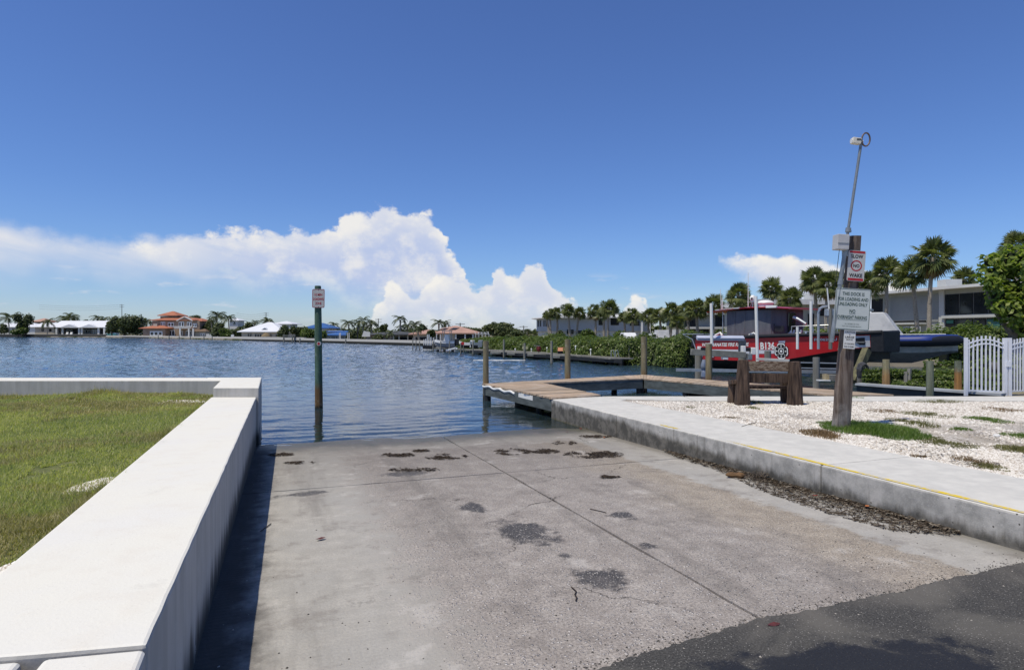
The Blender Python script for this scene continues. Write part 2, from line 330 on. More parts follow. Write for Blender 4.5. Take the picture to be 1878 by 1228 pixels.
comb = n.new('ShaderNodeTexWave', wave_type='BANDS', bands_direction='Y'); n.put(comb.inputs['Vector'], v2); comb.inputs['Scale'].default_value = 7; comb.inputs['Distortion'].default_value = 3; comb.inputs['Detail'].default_value = 2
sm_col = n.mix(n.math('MULTIPLY', comb.outputs['Fac'], .05), sm_col, (.27, .26, .245))
ag_b = n.mix(n.ss(nm_, .35, .7), (.345, .308, .276), (.475, .432, .388)); ag_b = n.mix(n.ss(nf, .35, .65), n.mix(.62, ag_b, (.13, .115, .105)), ag_b)
v3 = n.vmath('ADD', v2, n.vmath('MULTIPLY', n.noise(v2, 30, 3, .6, color=True), (.02, .02, 0))); vd = n.voro(v3, 44, out='Color'); vdd = n.voro(v3, 44); vsep = n.sep(vd)
stone = n.math('MULTIPLY', n.ss(vsep[0], .55, .63), n.ss(vdd, .46, .24))
vd2 = n.voro(n.vmath('ADD', v2, (3.3, 1.7, 0)), 95, out='Color'); vdd2 = n.voro(n.vmath('ADD', v2, (3.3, 1.7, 0)), 95)
stone2 = n.math('MULTIPLY', n.ss(n.sep(vd2)[1], .60, .68), n.ss(vdd2, .5, .3))
ag = n.mix(n.math('MULTIPLY', stone2, .8), ag_b, (.52, .48, .45)); ag = n.mix(n.math('MULTIPLY', stone, .85), ag, n.mix(vsep[1], (.46, .42, .39), (.68, .64, .60)))
warm = n.ss(n.math('ADD', cc, n.math('MULTIPLY', nl, 1.5)), 3.9, 5.0, 0, .5)
ag = n.mix(warm, ag, n.mix(1.0, ag, (1.12, 1.04, .84), 'MULTIPLY'))
col = n.mix(smooth, ag, sm_col)
stain = None
for (u, v, ru, rv) in STAINS:
    q = ground_px(u, v); c0_, t0_ = ct_of(q.x, q.y); ra = ru*q.y/F; rb = max(.05, rv*q.y*q.y/(F*1.63))
    d_ = n.vmath('LENGTH', n.vmath('MULTIPLY', n.vmath('SUBTRACT', v2, (c0_, t0_, 0)), (1/ra, 1/rb, 0)))
    s_ = n.ss(n.math('ADD', d_, n.math('MULTIPLY', n.math('SUBTRACT', n.noise(v2, 5, 7, .7), .5), 3.2)), 1.0, .45)
    stain = s_ if stain is None else n.math('MAXIMUM', stain, s_)
stain = n.math('MULTIPLY', stain, n.math('SUBTRACT', 1.0, n.math('MULTIPLY', n.math('MAXIMUM', stone, stone2), .75)))
col = n.mix(n.math('MULTIPLY', stain, .86), col, (.035, .033, .03))
damp = n.ss(n.math('ADD', tt, n.math('MULTIPLY', n.math('SUBTRACT', nm_, .5), 2.2)), 5.6, 9.6); col = n.mix(n.math('MULTIPLY', damp, .44), col, (.135, .118, .098))
trk = n.noise(n.comb(n.math('MULTIPLY', cc, 2.6), n.math('MULTIPLY', tt, .22), 4.0), 1.0, 5, .65); col = n.mix(n.ss(trk, .49, .71, 0, .46), col, (.15, .138, .125))
fl = n.noise(v2, 2.1, 7, .72); col = n.mix(n.ss(fl, .52, .64, 0, .46), col, (.185, .165, .15)); col = n.mix(n.ss(fl, .45, .33, 0, .42), col, (.58, .55, .51))
v5 = n.vmath('ADD', v2, n.vmath('MULTIPLY', n.noise(v2, 2.5, 5, .65, color=True), (.55, .55, 0))); ce = n.voro(v5, .42, 'DISTANCE_TO_EDGE'); crack = n.math('MULTIPLY', n.ss(ce, .0042, .0008), n.ss(n.noise(v2, .7, 2, .5), .51, .60)); col = n.mix(n.math('MULTIPLY', crack, n.ss(cc, .3, 1.6, .25, .75)), col, (.045, .04, .036))
wet = n.ss(n.math('ADD', tt, n.math('ADD', n.math('MULTIPLY', n.math('SUBTRACT', nl, .5), 1.0), n.math('MULTIPLY', n.math('SUBTRACT', nm_, .5), .6))), 9.1, 10.1)
col = n.mix(n.math('MULTIPLY', wet, .78), col, n.mix(n.ss(nm_, .4, .62), (.075, .062, .044), (.050, .055, .028)))
shade_grime = n.ss(n.math('ADD', cc, n.math('MULTIPLY', n.math('SUBTRACT', nm_, .5), .35)), .0, -.28)
col = n.mix(n.math('MULTIPLY', shade_grime, .85), col, (.020, .016, .014))  # grime at the wall foot, darkened further with the wall's shadow painted in
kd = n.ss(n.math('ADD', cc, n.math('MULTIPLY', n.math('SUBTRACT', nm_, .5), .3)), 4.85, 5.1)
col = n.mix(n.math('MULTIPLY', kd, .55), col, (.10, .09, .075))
hh = n.math('ADD', n.math('MULTIPLY', n.math('ADD', n.math('MULTIPLY', stone, 1.0), n.math('MULTIPLY', stone2, .5)), n.math('SUBTRACT', 1.0, smooth)), n.math('MULTIPLY', nf, .35))
hh = n.math('ADD', hh, n.math('MULTIPLY', n.math('MULTIPLY', comb.outputs['Fac'], smooth), .08))
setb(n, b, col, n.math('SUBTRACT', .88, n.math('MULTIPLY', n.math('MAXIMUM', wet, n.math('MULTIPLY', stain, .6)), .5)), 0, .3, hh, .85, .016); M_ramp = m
ramp = thing('boat_ramp', None, None, (0, 0, 0), kind='structure')
JC, JT = 2.52, 7.05
def wob(a, b_, amp, k, seed):
    rr = random.Random(seed); return [a+(b_-a)*i/k+0*rr.random() for i in range(k+1)]
def slab(c0, c1, t0, t1, seed, bot=.25):
    """slab with slightly ragged edges"""
    rr = random.Random(seed); K = 14
    ts = [t0+(t1-t0)*i/K for i in range(K+1)]; cs = [c0+(c1-c0)*i/K for i in range(K+1)]
    j = lambda a=.007: rr.uniform(-a, a)
    ring = [(c+0, t0+j()) for c in cs[:-1]]+[(c1+j(), t) for t in ts[:-1]]+[(c, t1+j()) for c in cs[:0:-1]]+[(c0+j(), t) for t in ts[:0:-1]]
    mb = MB(); top = [CT(c, t, rz(t)) for c, t in ring]; low = [CT(c, t, rz(t)-bot) for c, t in ring]; nn = len(ring)
    ctr = CT((c0+c1)/2, (t0+t1)/2, rz((t0+t1)/2))
    mb.add(top+low+[ctr], [(i, (i+1) % nn, 2*nn) for i in range(nn)]+[(i, nn+i, nn+(i+1) % nn, (i+1) % nn) for i in range(nn)])
    return mb.build('concrete_slab', M_ramp, ramp)
gj = .011
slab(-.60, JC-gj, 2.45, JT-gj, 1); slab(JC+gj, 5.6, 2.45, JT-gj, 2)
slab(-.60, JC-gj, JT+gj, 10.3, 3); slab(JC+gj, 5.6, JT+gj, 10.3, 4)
for a, b_ in ((10.3, 13.5), (13.5, 19.5)):
    mb = MB(); mb.quad(CT(-.6, a, rz(a)), CT(9, a, rz(a)), CT(9, b_, rz(b_)), CT(-.6, b_, rz(b_))); mb.build('underwater_slab', M_ramp, ramp, fix=False)
mb = MB(); mb.quad(CT(-.55, 2.5, .085), CT(5.5, 2.5, .085), CT(5.5, 10.2, -.03), CT(-.55, 10.2, -.03)); mb.build('joint_bed', pm('joint_dirt', (.05, .045, .04), (.02, .018, .016), 20, .95), ramp, fix=False)

# asphalt apron with a ragged edge
m, n, b = base('asphalt'); g, pos, cc, tt = world_ct(n); v2 = n.comb(cc, tt, 0.0)
nl = n.noise(v2, 1.3, 5, .6, .6); nf = n.noise(v2, 90, 4, .7); ag = n.voro(v2, 130, out='Color')
col = n.mix(n.ss(nl, .40, .62), (.034, .033, .031), (.098, .092, .080)); col = n.mix(n.ss(nf, .4, .62, 0, .55), col, (.13, .125, .115))
sp = n.math('MULTIPLY', n.ss(n.sep(ag)[0], .90, .93), n.ss(n.voro(v2, 130), .5, .25)); col = n.mix(n.math('MULTIPLY', sp, .8), col, (.40, .38, .35))
edge = n.ss(n.math('ADD', tt, n.math('MULTIPLY', n.math('SUBTRACT', nl, .5), .8)), 2.45, 2.85); col = n.mix(n.math('MULTIPLY', edge, .35), col, (.17, .155, .135))
wet = n.ss(n.math('ADD', n.math('ADD', n.math('MULTIPLY', n.math('SUBTRACT', nl, .5), .9), n.math('MULTIPLY', n.math('SUBTRACT', n.noise(v2, 9, 7, .7), .5), .5)), n.vmath('LENGTH', n.vmath('MULTIPLY', n.vmath('SUBTRACT', v2, (2.1, 2.14, 0)), (.42, 1.5, 0)))), .46, .34)
col = n.mix(n.math('MULTIPLY', wet, .85), col, (.012, .012, .014))
setb(n, b, col, n.math('SUBTRACT', .9, n.math('MULTIPLY', wet, .30)), 0, .35, n.math('ADD', nf, n.math('MULTIPLY', sp, .6)), .6, .008)
rr = random.Random(5); mb = MB(); edge_pts = []
for i in range(170):
    c = -.45+i*(5.7/169); edge_pts.append((c, float(np.interp(c, [-.5, .9, 1.5, 2.5, 5.3], [2.40, 2.56, 2.66, 2.77, 2.83]))+.010*math.sin(c*3.1+.5)+.008*math.sin(c*8.3)+rr.uniform(-.012, .012)))
top = [CT(c, t, .138) for c, t in edge_pts]; mid = [CT(c, t-.03, .150) for c, t in edge_pts]; low = [CT(c, t+.004, .06) for c, t in edge_pts]
back = [CT(c, -6, .17) for c, t in edge_pts]; N_ = len(top)
mb.add(low+top+mid+back, [(k*N_+i, k*N_+i+1, (k+1)*N_+i+1, (k+1)*N_+i) for k in range(3) for i in range(N_-1)])
struct(mb, 'asphalt_road', m)
def stones(name, x, y, z, s, mat, label, cat):
    n_ = len(x); ov = np.array([(1, 0, 0), (0, 1, 0), (-1, 0, 0), (0, -1, 0), (0, 0, 1)], float); of = np.array([(0, 1, 4), (1, 2, 4), (2, 3, 4), (3, 0, 4)]); a = RNG.uniform(0, 6.28, n_); vv = ov[None]*np.stack([s*RNG.uniform(.8, 1.4, n_), s*RNG.uniform(.7, 1.1, n_), s*RNG.uniform(.5, 1, n_)], 1)[:, None]
    vv = np.stack([vv[..., 0]*np.cos(a)[:, None]-vv[..., 1]*np.sin(a)[:, None]+x[:, None], vv[..., 0]*np.sin(a)[:, None]+vv[..., 1]*np.cos(a)[:, None]+y[:, None], vv[..., 2]+z[:, None]], -1).reshape(-1, 3); tri = (of[None]+5*np.arange(n_)[:, None, None]).reshape(-1)
    return tag(np_mesh(name, vv[tri], 3, mat), label, cat, kind='stuff')
n_ = 2600; c = -.35+5.4*RNG.random(n_); te = np.interp(c, [-.5, .9, 1.5, 2.5, 5.3], [2.40, 2.56, 2.66, 2.77, 2.83]); t = te+RNG.normal(0, .05, n_)+.03+np.where(RNG.random(n_) < .25, RNG.exponential(.5, n_), 0); t = np.minimum(t, 6.8); zr_ = np.where(t > te+.004, .12*(10.3-np.maximum(t, 2.5))/7.5, .147)
stones('asphalt_grit', c*Pp.x+t*Dd.x, c*Pp.y+t*Dd.y, zr_, .0022+.006*RNG.random(n_)**2.5, pm('grit', (.10, .095, .09), (.035, .033, .032), 300, .95), 'loose dark grit along the crumbling asphalt edge', 'grit')
n_ = 1500; c = -.3+5.3*RNG.random(n_); t = 2.3+7.2*RNG.random(n_); stones('ramp_pebbles', c*Pp.x+t*Dd.x, c*Pp.y+t*Dd.y, np.array([rz(max(2.8, q)) if q > 2.75 else .15 for q in t]), .002+.006*RNG.random(n_)**3, pm('pale_pebble', (.56, .52, .47), (.28, .25, .22), 300, .9), 'pale pebbles and shell bits scattered over the ramp', 'pebbles')
mb = MB(); mb.quad(CT(-40, -6, .16), CT(60, -6, .16), CT(60, -60, .2), CT(-40, -60, .2)); struct(mb, 'road', pm('far_asphalt', (.06, .06, .06), (.04, .04, .042), 3, .9), fix=False)

# painted concrete seawall on the near shore
m, n, b = base('painted_seawall'); g, pos, cc, tt = world_ct(n); nz = n.sep(g.outputs['Normal'])[2]; zz = n.sep(pos)[2]
nl = n.noise(pos, 1.4, 5, .6); nm_ = n.noise(pos, 6, 6, .65); nf = n.noise(pos, 70, 4, .6)
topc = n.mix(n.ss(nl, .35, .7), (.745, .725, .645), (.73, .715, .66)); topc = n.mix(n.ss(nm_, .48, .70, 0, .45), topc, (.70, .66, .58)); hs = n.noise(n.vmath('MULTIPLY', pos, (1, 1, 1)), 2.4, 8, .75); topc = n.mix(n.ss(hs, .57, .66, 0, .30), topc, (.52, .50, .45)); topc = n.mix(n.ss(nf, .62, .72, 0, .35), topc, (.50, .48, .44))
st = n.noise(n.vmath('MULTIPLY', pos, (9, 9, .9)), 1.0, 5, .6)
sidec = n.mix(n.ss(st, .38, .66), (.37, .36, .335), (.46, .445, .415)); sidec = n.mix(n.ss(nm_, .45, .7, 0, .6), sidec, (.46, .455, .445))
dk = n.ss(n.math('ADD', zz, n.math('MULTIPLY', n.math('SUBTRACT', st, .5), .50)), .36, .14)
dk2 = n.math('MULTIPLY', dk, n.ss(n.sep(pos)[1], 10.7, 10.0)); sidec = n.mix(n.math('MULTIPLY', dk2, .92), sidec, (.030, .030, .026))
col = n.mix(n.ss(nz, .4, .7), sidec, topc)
chip = n.math('MULTIPLY', n.ss(nm_, .66, .70), n.ss(nz, .95, .6)); col = n.mix(chip, col, (.35, .34, .31))
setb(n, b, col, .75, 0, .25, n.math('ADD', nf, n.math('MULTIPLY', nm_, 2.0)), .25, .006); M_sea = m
sw = thing('seawall', 'white painted concrete seawall with raised corner block beside the lawn', 'seawall', (-3.5, 7, -1.6), kind='thing')
ZT, ZB = .73, -1.6
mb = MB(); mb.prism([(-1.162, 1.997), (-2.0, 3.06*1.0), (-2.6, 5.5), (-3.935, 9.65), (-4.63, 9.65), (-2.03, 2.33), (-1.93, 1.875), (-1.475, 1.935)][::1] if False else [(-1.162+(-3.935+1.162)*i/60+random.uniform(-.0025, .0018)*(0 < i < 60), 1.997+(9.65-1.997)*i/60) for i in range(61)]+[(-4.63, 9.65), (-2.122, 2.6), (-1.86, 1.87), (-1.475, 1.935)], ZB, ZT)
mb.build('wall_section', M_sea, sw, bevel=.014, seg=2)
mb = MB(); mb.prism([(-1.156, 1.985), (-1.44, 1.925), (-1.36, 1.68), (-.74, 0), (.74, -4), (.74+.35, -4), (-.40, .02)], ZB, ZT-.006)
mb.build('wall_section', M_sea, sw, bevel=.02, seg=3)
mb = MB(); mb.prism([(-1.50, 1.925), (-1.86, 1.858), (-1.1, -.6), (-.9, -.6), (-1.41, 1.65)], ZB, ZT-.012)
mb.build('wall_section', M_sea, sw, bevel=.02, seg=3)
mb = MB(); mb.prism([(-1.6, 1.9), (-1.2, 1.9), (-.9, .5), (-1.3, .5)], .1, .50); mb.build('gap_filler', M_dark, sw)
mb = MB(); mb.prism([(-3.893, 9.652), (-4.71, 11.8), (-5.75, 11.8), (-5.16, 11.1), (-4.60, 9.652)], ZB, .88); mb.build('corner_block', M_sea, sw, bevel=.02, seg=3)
xs = [-5.20, -9.4, -14, -19, -30]
for i in range(4):
    mb = MB(); x0, x1 = xs[i]-(.006 if i else 0), xs[i+1]+.006
    if i == 0: mb.prism([(-5.165, 11.103), (-5.753, 11.797), (x1, 11.797), (x1, 11.103)], ZB, .876)
    else: mb.box(x1, x0, 11.1, 11.8, ZB, .878)
    mb.build('wall_section', M_sea, sw, bevel=.015)

# lawn
m, n, b = base('lawn_soil'); g = n.new('ShaderNodeNewGeometry'); pos = g.outputs['Position']
nl = n.noise(pos, .8, 4, .6); nm_ = n.noise(pos, 5, 6, .65); nf = n.noise(pos, 60, 3, .6)
col = n.mix(n.ss(nm_, .35, .65), (.10, .125, .045), (.17, .18, .075)); col = n.mix(n.ss(nl, .55, .70, 0, .5), col, (.20, .17, .10))
setb(n, b, col, .95, 0, .1, nf, .8, .02); M_lawn = m
def lawn_z(x, y): return .60+.035*math.sin(x*.9+1)*math.sin(y*.7)+(.03 if y < 6 else 0)
mb = MB(); GX, GY = 40, 40; x_at = lambda s, y: -14+s*((-1.75-.355*(y-1.9))+14)
vs = [(x_at(i/GX, y), y, lawn_z(x_at(i/GX, y), y)) for j in range(GY+1) for y in [-3+j*14.1/GY] for i in range(GX+1)]
mb.add(vs, [(j*(GX+1)+i, j*(GX+1)+i+1, (j+1)*(GX+1)+i+1, (j+1)*(GX+1)+i) for j in range(GY) for i in range(GX)]); struct(mb, 'lawn', M_lawn, smooth=True, fix=False)
def vnoise(x, y, s, seed=0):
    """cheap value noise on arrays"""
    x = x*s+seed*17.3; y = y*s+seed*5.1; xi = np.floor(x); yi = np.floor(y); fx = x-xi; fy = y-yi; fx = fx*fx*(3-2*fx); fy = fy*fy*(3-2*fy)
    h = lambda a, b_: np.modf(np.abs(np.sin(a*127.1+b_*311.7)*43758.5453))[0]
    return (h(xi, yi)*(1-fx)+h(xi+1, yi)*fx)*(1-fy)+(h(xi, yi+1)*(1-fx)+h(xi+1, yi+1)*fx)*fy
def blades(xy, z, hgt, wid, lean=.6):
    n_ = len(xy); a = RNG.uniform(0, 2*np.pi, n_); l = RNG.uniform(.1, lean, n_)*hgt; b_ = a+RNG.uniform(-.9, .9, n_)+np.pi/2
    base_ = np.column_stack([xy, z]); w_ = np.column_stack([np.cos(b_), np.sin(b_), np.zeros(n_)])*np.reshape(wid, (-1, 1))
    tip = base_+np.column_stack([np.cos(a)*l, np.sin(a)*l, hgt]); out_ = np.empty((n_, 3, 3)); out_[:, 0] = base_-w_; out_[:, 1] = base_+w_; out_[:, 2] = tip
    return out_.reshape(-1, 3)
M_grass = leafmat('grass_blades', (.25, .29, .115), (.58, .55, .28), .45, .5)
M_straw = leafmat('dry_blades', (.30, .27, .13), (.46, .41, .22), .3, .6)
n_ = 460000; y = 1.9+9.15*RNG.random(n_)**1.25; wall_x = -1.86-.355*(y-1.9)-.05*RNG.random(n_)**.5; x = wall_x-(RNG.random(n_)**1.3)*(.82*y+.25-(-wall_x)).clip(.2)
keep = vnoise(x, y, 3.1, 1)+.5*vnoise(x, y, 11, 2)+.35*vnoise(x, y, 29, 8) > .52
edge = np.exp(-((wall_x-x)/.5)**2); keep &= RNG.random(n_) > .95*edge*(vnoise(x, y, 1.2, 3) > .45)
x, y = x[keep], y[keep]; z = np.array([.60+.035*np.sin(x*.9+1)*np.sin(y*.7)+np.where(y < 6, .03, 0)])[0]
lush = vnoise(x, y, .8, 6); tuft = np.exp(-((y-10.9)/.35)**2); hg = (.014+.034*RNG.random(len(x))+.03*(RNG.random(len(x)) > .96))*(.40+1.1*lush)*(1+1.1*np.exp(-((-1.86-.355*(y-1.9)-x)/.10)**2)*(vnoise(x, y, 2.7, 12) > .5))*(1+1.6*tuft*vnoise(x, y, 2.2, 9))
dry = (vnoise(x, y, .9, 4)+.6*vnoise(x, y, 4, 5)+.35*tuft+RNG.random(len(x))*.35+.30*np.exp(-((y-9.4)/1.0)**2)) > 1.25
for nm, s_, mm in (('grass', ~dry, M_grass), ('dry_grass', dry, M_straw)):
    o = np_mesh(nm, blades(np.column_stack([x, y])[s_], z[s_]-.004, hg[s_], .0022+.0006*y[s_], 1.1), 3, mm); tag(o, 'short mown lawn grass behind the white seawall' if nm == 'grass' else 'straw coloured dry blades in the lawn behind the seawall', 'grass', kind='stuff')

# concrete walkway with kerb face along the ramp
m, n, b = base('walkway_concrete'); g, pos, cc, tt = world_ct(n); nz = n.sep(g.outputs['Normal'])[2]; zz = n.sep(pos)[2]
nl = n.noise(pos, 1.1, 4, .6); nm_ = n.noise(pos, 6, 6, .65); nf = n.noise(pos, 80, 4, .6); st = n.noise(n.vmath('MULTIPLY', pos, (5, 5, 1.2)), 1.0, 6, .65)
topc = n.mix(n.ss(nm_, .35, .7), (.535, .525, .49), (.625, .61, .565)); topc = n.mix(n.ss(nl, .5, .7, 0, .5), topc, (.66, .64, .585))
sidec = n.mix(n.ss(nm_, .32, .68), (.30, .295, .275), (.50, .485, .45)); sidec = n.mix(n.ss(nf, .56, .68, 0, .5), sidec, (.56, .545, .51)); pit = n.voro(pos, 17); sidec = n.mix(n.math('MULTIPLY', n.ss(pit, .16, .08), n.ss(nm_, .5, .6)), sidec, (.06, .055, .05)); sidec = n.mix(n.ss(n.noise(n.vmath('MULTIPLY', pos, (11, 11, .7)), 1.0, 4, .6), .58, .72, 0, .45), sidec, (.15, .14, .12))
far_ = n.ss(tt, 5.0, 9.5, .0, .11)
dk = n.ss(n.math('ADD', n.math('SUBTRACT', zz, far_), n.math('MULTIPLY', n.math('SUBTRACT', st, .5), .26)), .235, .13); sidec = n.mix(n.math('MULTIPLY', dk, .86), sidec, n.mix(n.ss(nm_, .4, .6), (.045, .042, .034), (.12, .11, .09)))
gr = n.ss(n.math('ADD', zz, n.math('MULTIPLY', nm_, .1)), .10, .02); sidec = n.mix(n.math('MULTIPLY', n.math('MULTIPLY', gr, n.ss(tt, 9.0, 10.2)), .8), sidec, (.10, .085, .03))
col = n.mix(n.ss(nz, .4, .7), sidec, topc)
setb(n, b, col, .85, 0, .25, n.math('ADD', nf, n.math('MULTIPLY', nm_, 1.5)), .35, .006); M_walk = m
walk = thing('walkway', None, None, (3, 8, -1.6), kind='structure')
cuts = [-3, 2.9, 4.85, 6.85, 8.95, 10.85, 11.45]; BC = 6.38
for i in range(len(cuts)-1):
    t0, t1 = cuts[i]+.006, cuts[i+1]-.004; mb = MB()
    if i == 5: poly = [CT(KERB_C, t0), CT(KERB_C, t1+.1), (1.85, 13.1), (2.3, 12.55), CT(6.3, t0)]
    else: poly = [CT(KERB_C, t0), CT(KERB_C, t1), CT(BC if i < 4 else 6.3, t1), CT(BC, t0)]
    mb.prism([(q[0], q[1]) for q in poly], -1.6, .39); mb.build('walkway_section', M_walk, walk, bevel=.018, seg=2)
xs = [1.87, 3.6, 5.2, 6.9, 8.6, 10.3, 12.2, 15, 20, 30]
for i in range(len(xs)-1):
    mb = MB(); x0, x1 = xs[i]+.006, xs[i+1]-.004; f0, f1 = (12.56, 12.30) if i == 0 else (12.25, 12.25)
    mb.prism([(x0 if i else 2.32, f0), (x1, f1), (x1, 13.15), (x0, 13.12)], -1.6, .392); mb.build('walkway_section', M_walk, walk, bevel=.012)
m, n, b = base('yellow_line'); g, pos, cc, tt = world_ct(n); nm_ = n.noise(pos, 14, 6, .7); nl = n.noise(pos, 1.5, 3, .5)
setb(n, b, n.mix(n.ss(nm_, .40, .52), (.50, .48, .42), (.72, .53, .05)), .7, 0, .3)
al = n.math('MAXIMUM', n.ss(tt, 6.5, 5.6), n.ss(nl, .58, .64)); al = n.math('MULTIPLY', al, n.ss(n.math('ADD', nm_, n.math('MULTIPLY', n.ss(tt, 6.0, 4.5), .16)), .40, .50)); n.put(b.inputs['Alpha'], al)
mb = MB()
for a_ in range(60):
    t0, t1 = -2+a_*.19, -2+(a_+1)*.19; w0 = .029+.004*math.sin(a_*.7); mb.quad(CT(KERB_C+.020, t0, .3945), CT(KERB_C+.020+w0*2, t0, .3945), CT(KERB_C+.020+w0*2, t1, .3945), CT(KERB_C+.020, t1, .3945))
mb.build('yellow_paint_line', m, walk, fix=False)

# gravel lot
m, n, b = base('shell_gravel'); g = n.new('ShaderNodeNewGeometry'); pos = g.outputs['Position']
nl = n.noise(pos, .9, 4, .6); nm_ = n.noise(pos, 7, 5, .65); vc = n.sep(n.voro(pos, 45, out='Color')); vd = n.voro(pos, 45)
col = n.mix(vc[0], (.58, .53, .48), (.78, .75, .70)); col = n.mix(n.ss(vd, .38, .66, 0, .8), col, (.32, .28, .23)); col = n.mix(n.ss(nl, .46, .64, 0, .65), col, (.40, .35, .28)); col = n.mix(n.ss(nm_, .54, .68, 0, .6), col, (.26, .215, .15))
setb(n, b, col, .9, 0, .2, n.math('SUBTRACT', 1.0, vd), .9, .02); M_gravel = m
mb = MB(); q0, q1 = CT(BC-.08, -3), CT(BC-.08, 10.85)
mb.quad((q0.x, q0.y, .375), (30, -3, .375), (30, 12.35, .375), (2.3, 12.6, .375), (q1.x, q1.y, .375)); struct(mb, 'gravel_lot', M_gravel, fix=False)
m, n, b = base('loose_stones'); g = n.new('ShaderNodeNewGeometry'); r_ = g.outputs['Random Per Island']
setb(n, b, n.ramp(r_, [(0, (.34, .28, .22)), (.22, (.58, .53, .47)), (.7, (.72, .69, .64)), (1, (.82, .80, .76))]), .8, 0, .3); M_stone = m
n_ = 105000; y = 4.6+7.7*RNG.random(n_)**1.25; lx = 6.42/.938-.37*y; x = lx+(.86*y-lx).clip(.2)*RNG.random(n_)
oct_v = np.array([(1, 0, 0), (0, 1, 0), (-1, 0, 0), (0, -1, 0), (0, 0, 1)], float); oct_f = np.array([(0, 1, 4), (1, 2, 4), (2, 3, 4), (3, 0, 4)])
s = (.0038+.0088*RNG.random(n_)**2.6)*(1+.05*y); pat = vnoise(x, y, .8, 31)+.5*vnoise(x, y, 3.3, 32); kp = pat+.45*RNG.random(n_) > .72; x, y, s = x[kp], y[kp], s[kp]; n_ = len(x); a = RNG.uniform(0, 6.28, n_); ca, sa = np.cos(a), np.sin(a)
vv = oct_v[None]*np.stack([s*RNG.uniform(.8, 1.5, n_), s*RNG.uniform(.7, 1.1, n_), s*RNG.uniform(.5, 1.0, n_)], 1)[:, None]
vx = vv[..., 0]*ca[:, None]-vv[..., 1]*sa[:, None]; vy = vv[..., 0]*sa[:, None]+vv[..., 1]*ca[:, None]
vv = np.stack([vx+x[:, None]+RNG.normal(0, .002, (n_, 5)), vy+y[:, None]+RNG.normal(0, .002, (n_, 5)), vv[..., 2]+.375], -1)
me = bpy.data.meshes.new('loose_gravel'); V_ = vv.reshape(-1, 3); Fc = (oct_f[None]+5*np.arange(n_)[:, None, None]).reshape(-1)
me.vertices.add(len(V_)); me.vertices.foreach_set('co', V_.astype(np.float32).ravel()); me.loops.add(len(Fc)); me.loops.foreach_set('vertex_index', Fc.astype(np.int32)); me.polygons.add(n_*4)
me.polygons.foreach_set('loop_start', np.arange(0, n_*12, 3, dtype=np.int32)); me.update(calc_edges=True); me.materials.append(M_stone)
ny = 30000; yb = -2.5+7.2*RNG.random(ny); lb = 6.42/.938-.37*yb; xb = lb+7.5*RNG.random(ny); yb = np.concatenate([yb, 4.6+7.6*RNG.random(16000)]); xb = np.concatenate([xb, 4.2+9*RNG.random(16000)]); okb = (xb > .86*yb) | (yb < 4.6); okb &= xb > 6.45/.938-.37*yb; xb, yb = xb[okb], yb[okb]
stones('outer_gravel', xb, yb, np.full(len(xb), .375), .006+.012*RNG.random(len(xb))**2.2, M_stone, 'loose white shell gravel on the right of the lot', 'gravel')
o = bpy.data.objects.new('loose_gravel', me); COL.objects.link(o); tag(o, 'loose white shell gravel beside the concrete walkway', 'gravel', kind='stuff')

# the land round the bay
m, n, b = base('shore_ground'); g = n.new('ShaderNodeNewGeometry'); pos = g.outputs['Position']; nl = n.noise(pos, .15, 5, .6); nm_ = n.noise(pos, 2, 5, .6)
setb(n, b, n.mix(n.ss(nl, .4, .6), n.mix(nm_, (.05, .065, .022), (.09, .10, .04)), n.mix(nm_, (.30, .26, .20), (.42, .37, .30))), .95, 0, .1); M_shore = m
SHORE = [(-500, 268), (0, 255), (60, 250), (250, 215), (480, 131), (640, 103), (760, 86), (840, 72), (900, 60), (1000, 47), (1130, 36.5), (1230, 33), (1275, 31.5), (1330, 33)]
def ux(u, Y): return (u-CU)/F*Y
shore = [(ux(u, Y), Y) for u, Y in SHORE]+[(16, 33.5), (22, 31), (23.5, 26), (17.5, 21.2), (13.5, 18.4), (10.8, 17.0), (8.9, 15.95), (10.4, 13.6), (10.9, 13.16), (40, 13.16)]
poly = shore+[(400, 13.2), (700, 900), (-900, 900)]
mb = MB(); mb.prism(poly, -2.3, .34); struct(mb, 'land', M_shore)

# ------------------------------------------------------------------ lettering and signs
TXT = {}
def text2d(s, bold=0.0):
    if (s, bold) in TXT: return TXT[(s, bold)]
    cu = bpy.data.curves.new('tmp', 'FONT'); cu.body = s; cu.align_x = 'CENTER'; cu.resolution_u = 2; cu.offset = bold; cu.fill_mode = 'FRONT'
    o = bpy.data.objects.new('tmp', cu); COL.objects.link(o)
    me = bpy.data.meshes.new_from_object(o.evaluated_get(bpy.context.evaluated_depsgraph_get()))
    vs = [(v.co.x, v.co.y) for v in me.vertices]; fs = [tuple(p.vertices) for p in me.polygons]
    bpy.data.objects.remove(o); bpy.data.curves.remove(cu); bpy.data.meshes.remove(me)
    x0 = min(v[0] for v in vs); x1 = max(v[0] for v in vs); y0 = min(v[1] for v in vs); y1 = max(v[1] for v in vs)
    TXT[(s, bold)] = ([((x-(x0+x1)/2)/(y1-y0), (y-(y0+y1)/2)/(y1-y0)) for x, y in vs], fs, (x1-x0)/(y1-y0)); return TXT[(s, bold)]
def put_text(mb, to3, s, cx, cz, h, w=None, d=.003, bold=0.0, slant=0.0):
    vs, fs, asp = text2d(s, bold); k = (w/(asp*h)) if w else 1.0
    mb.add([to3(cx+(x*k+slant*y)*h, cz+y*h, d) for x, y in vs], fs)
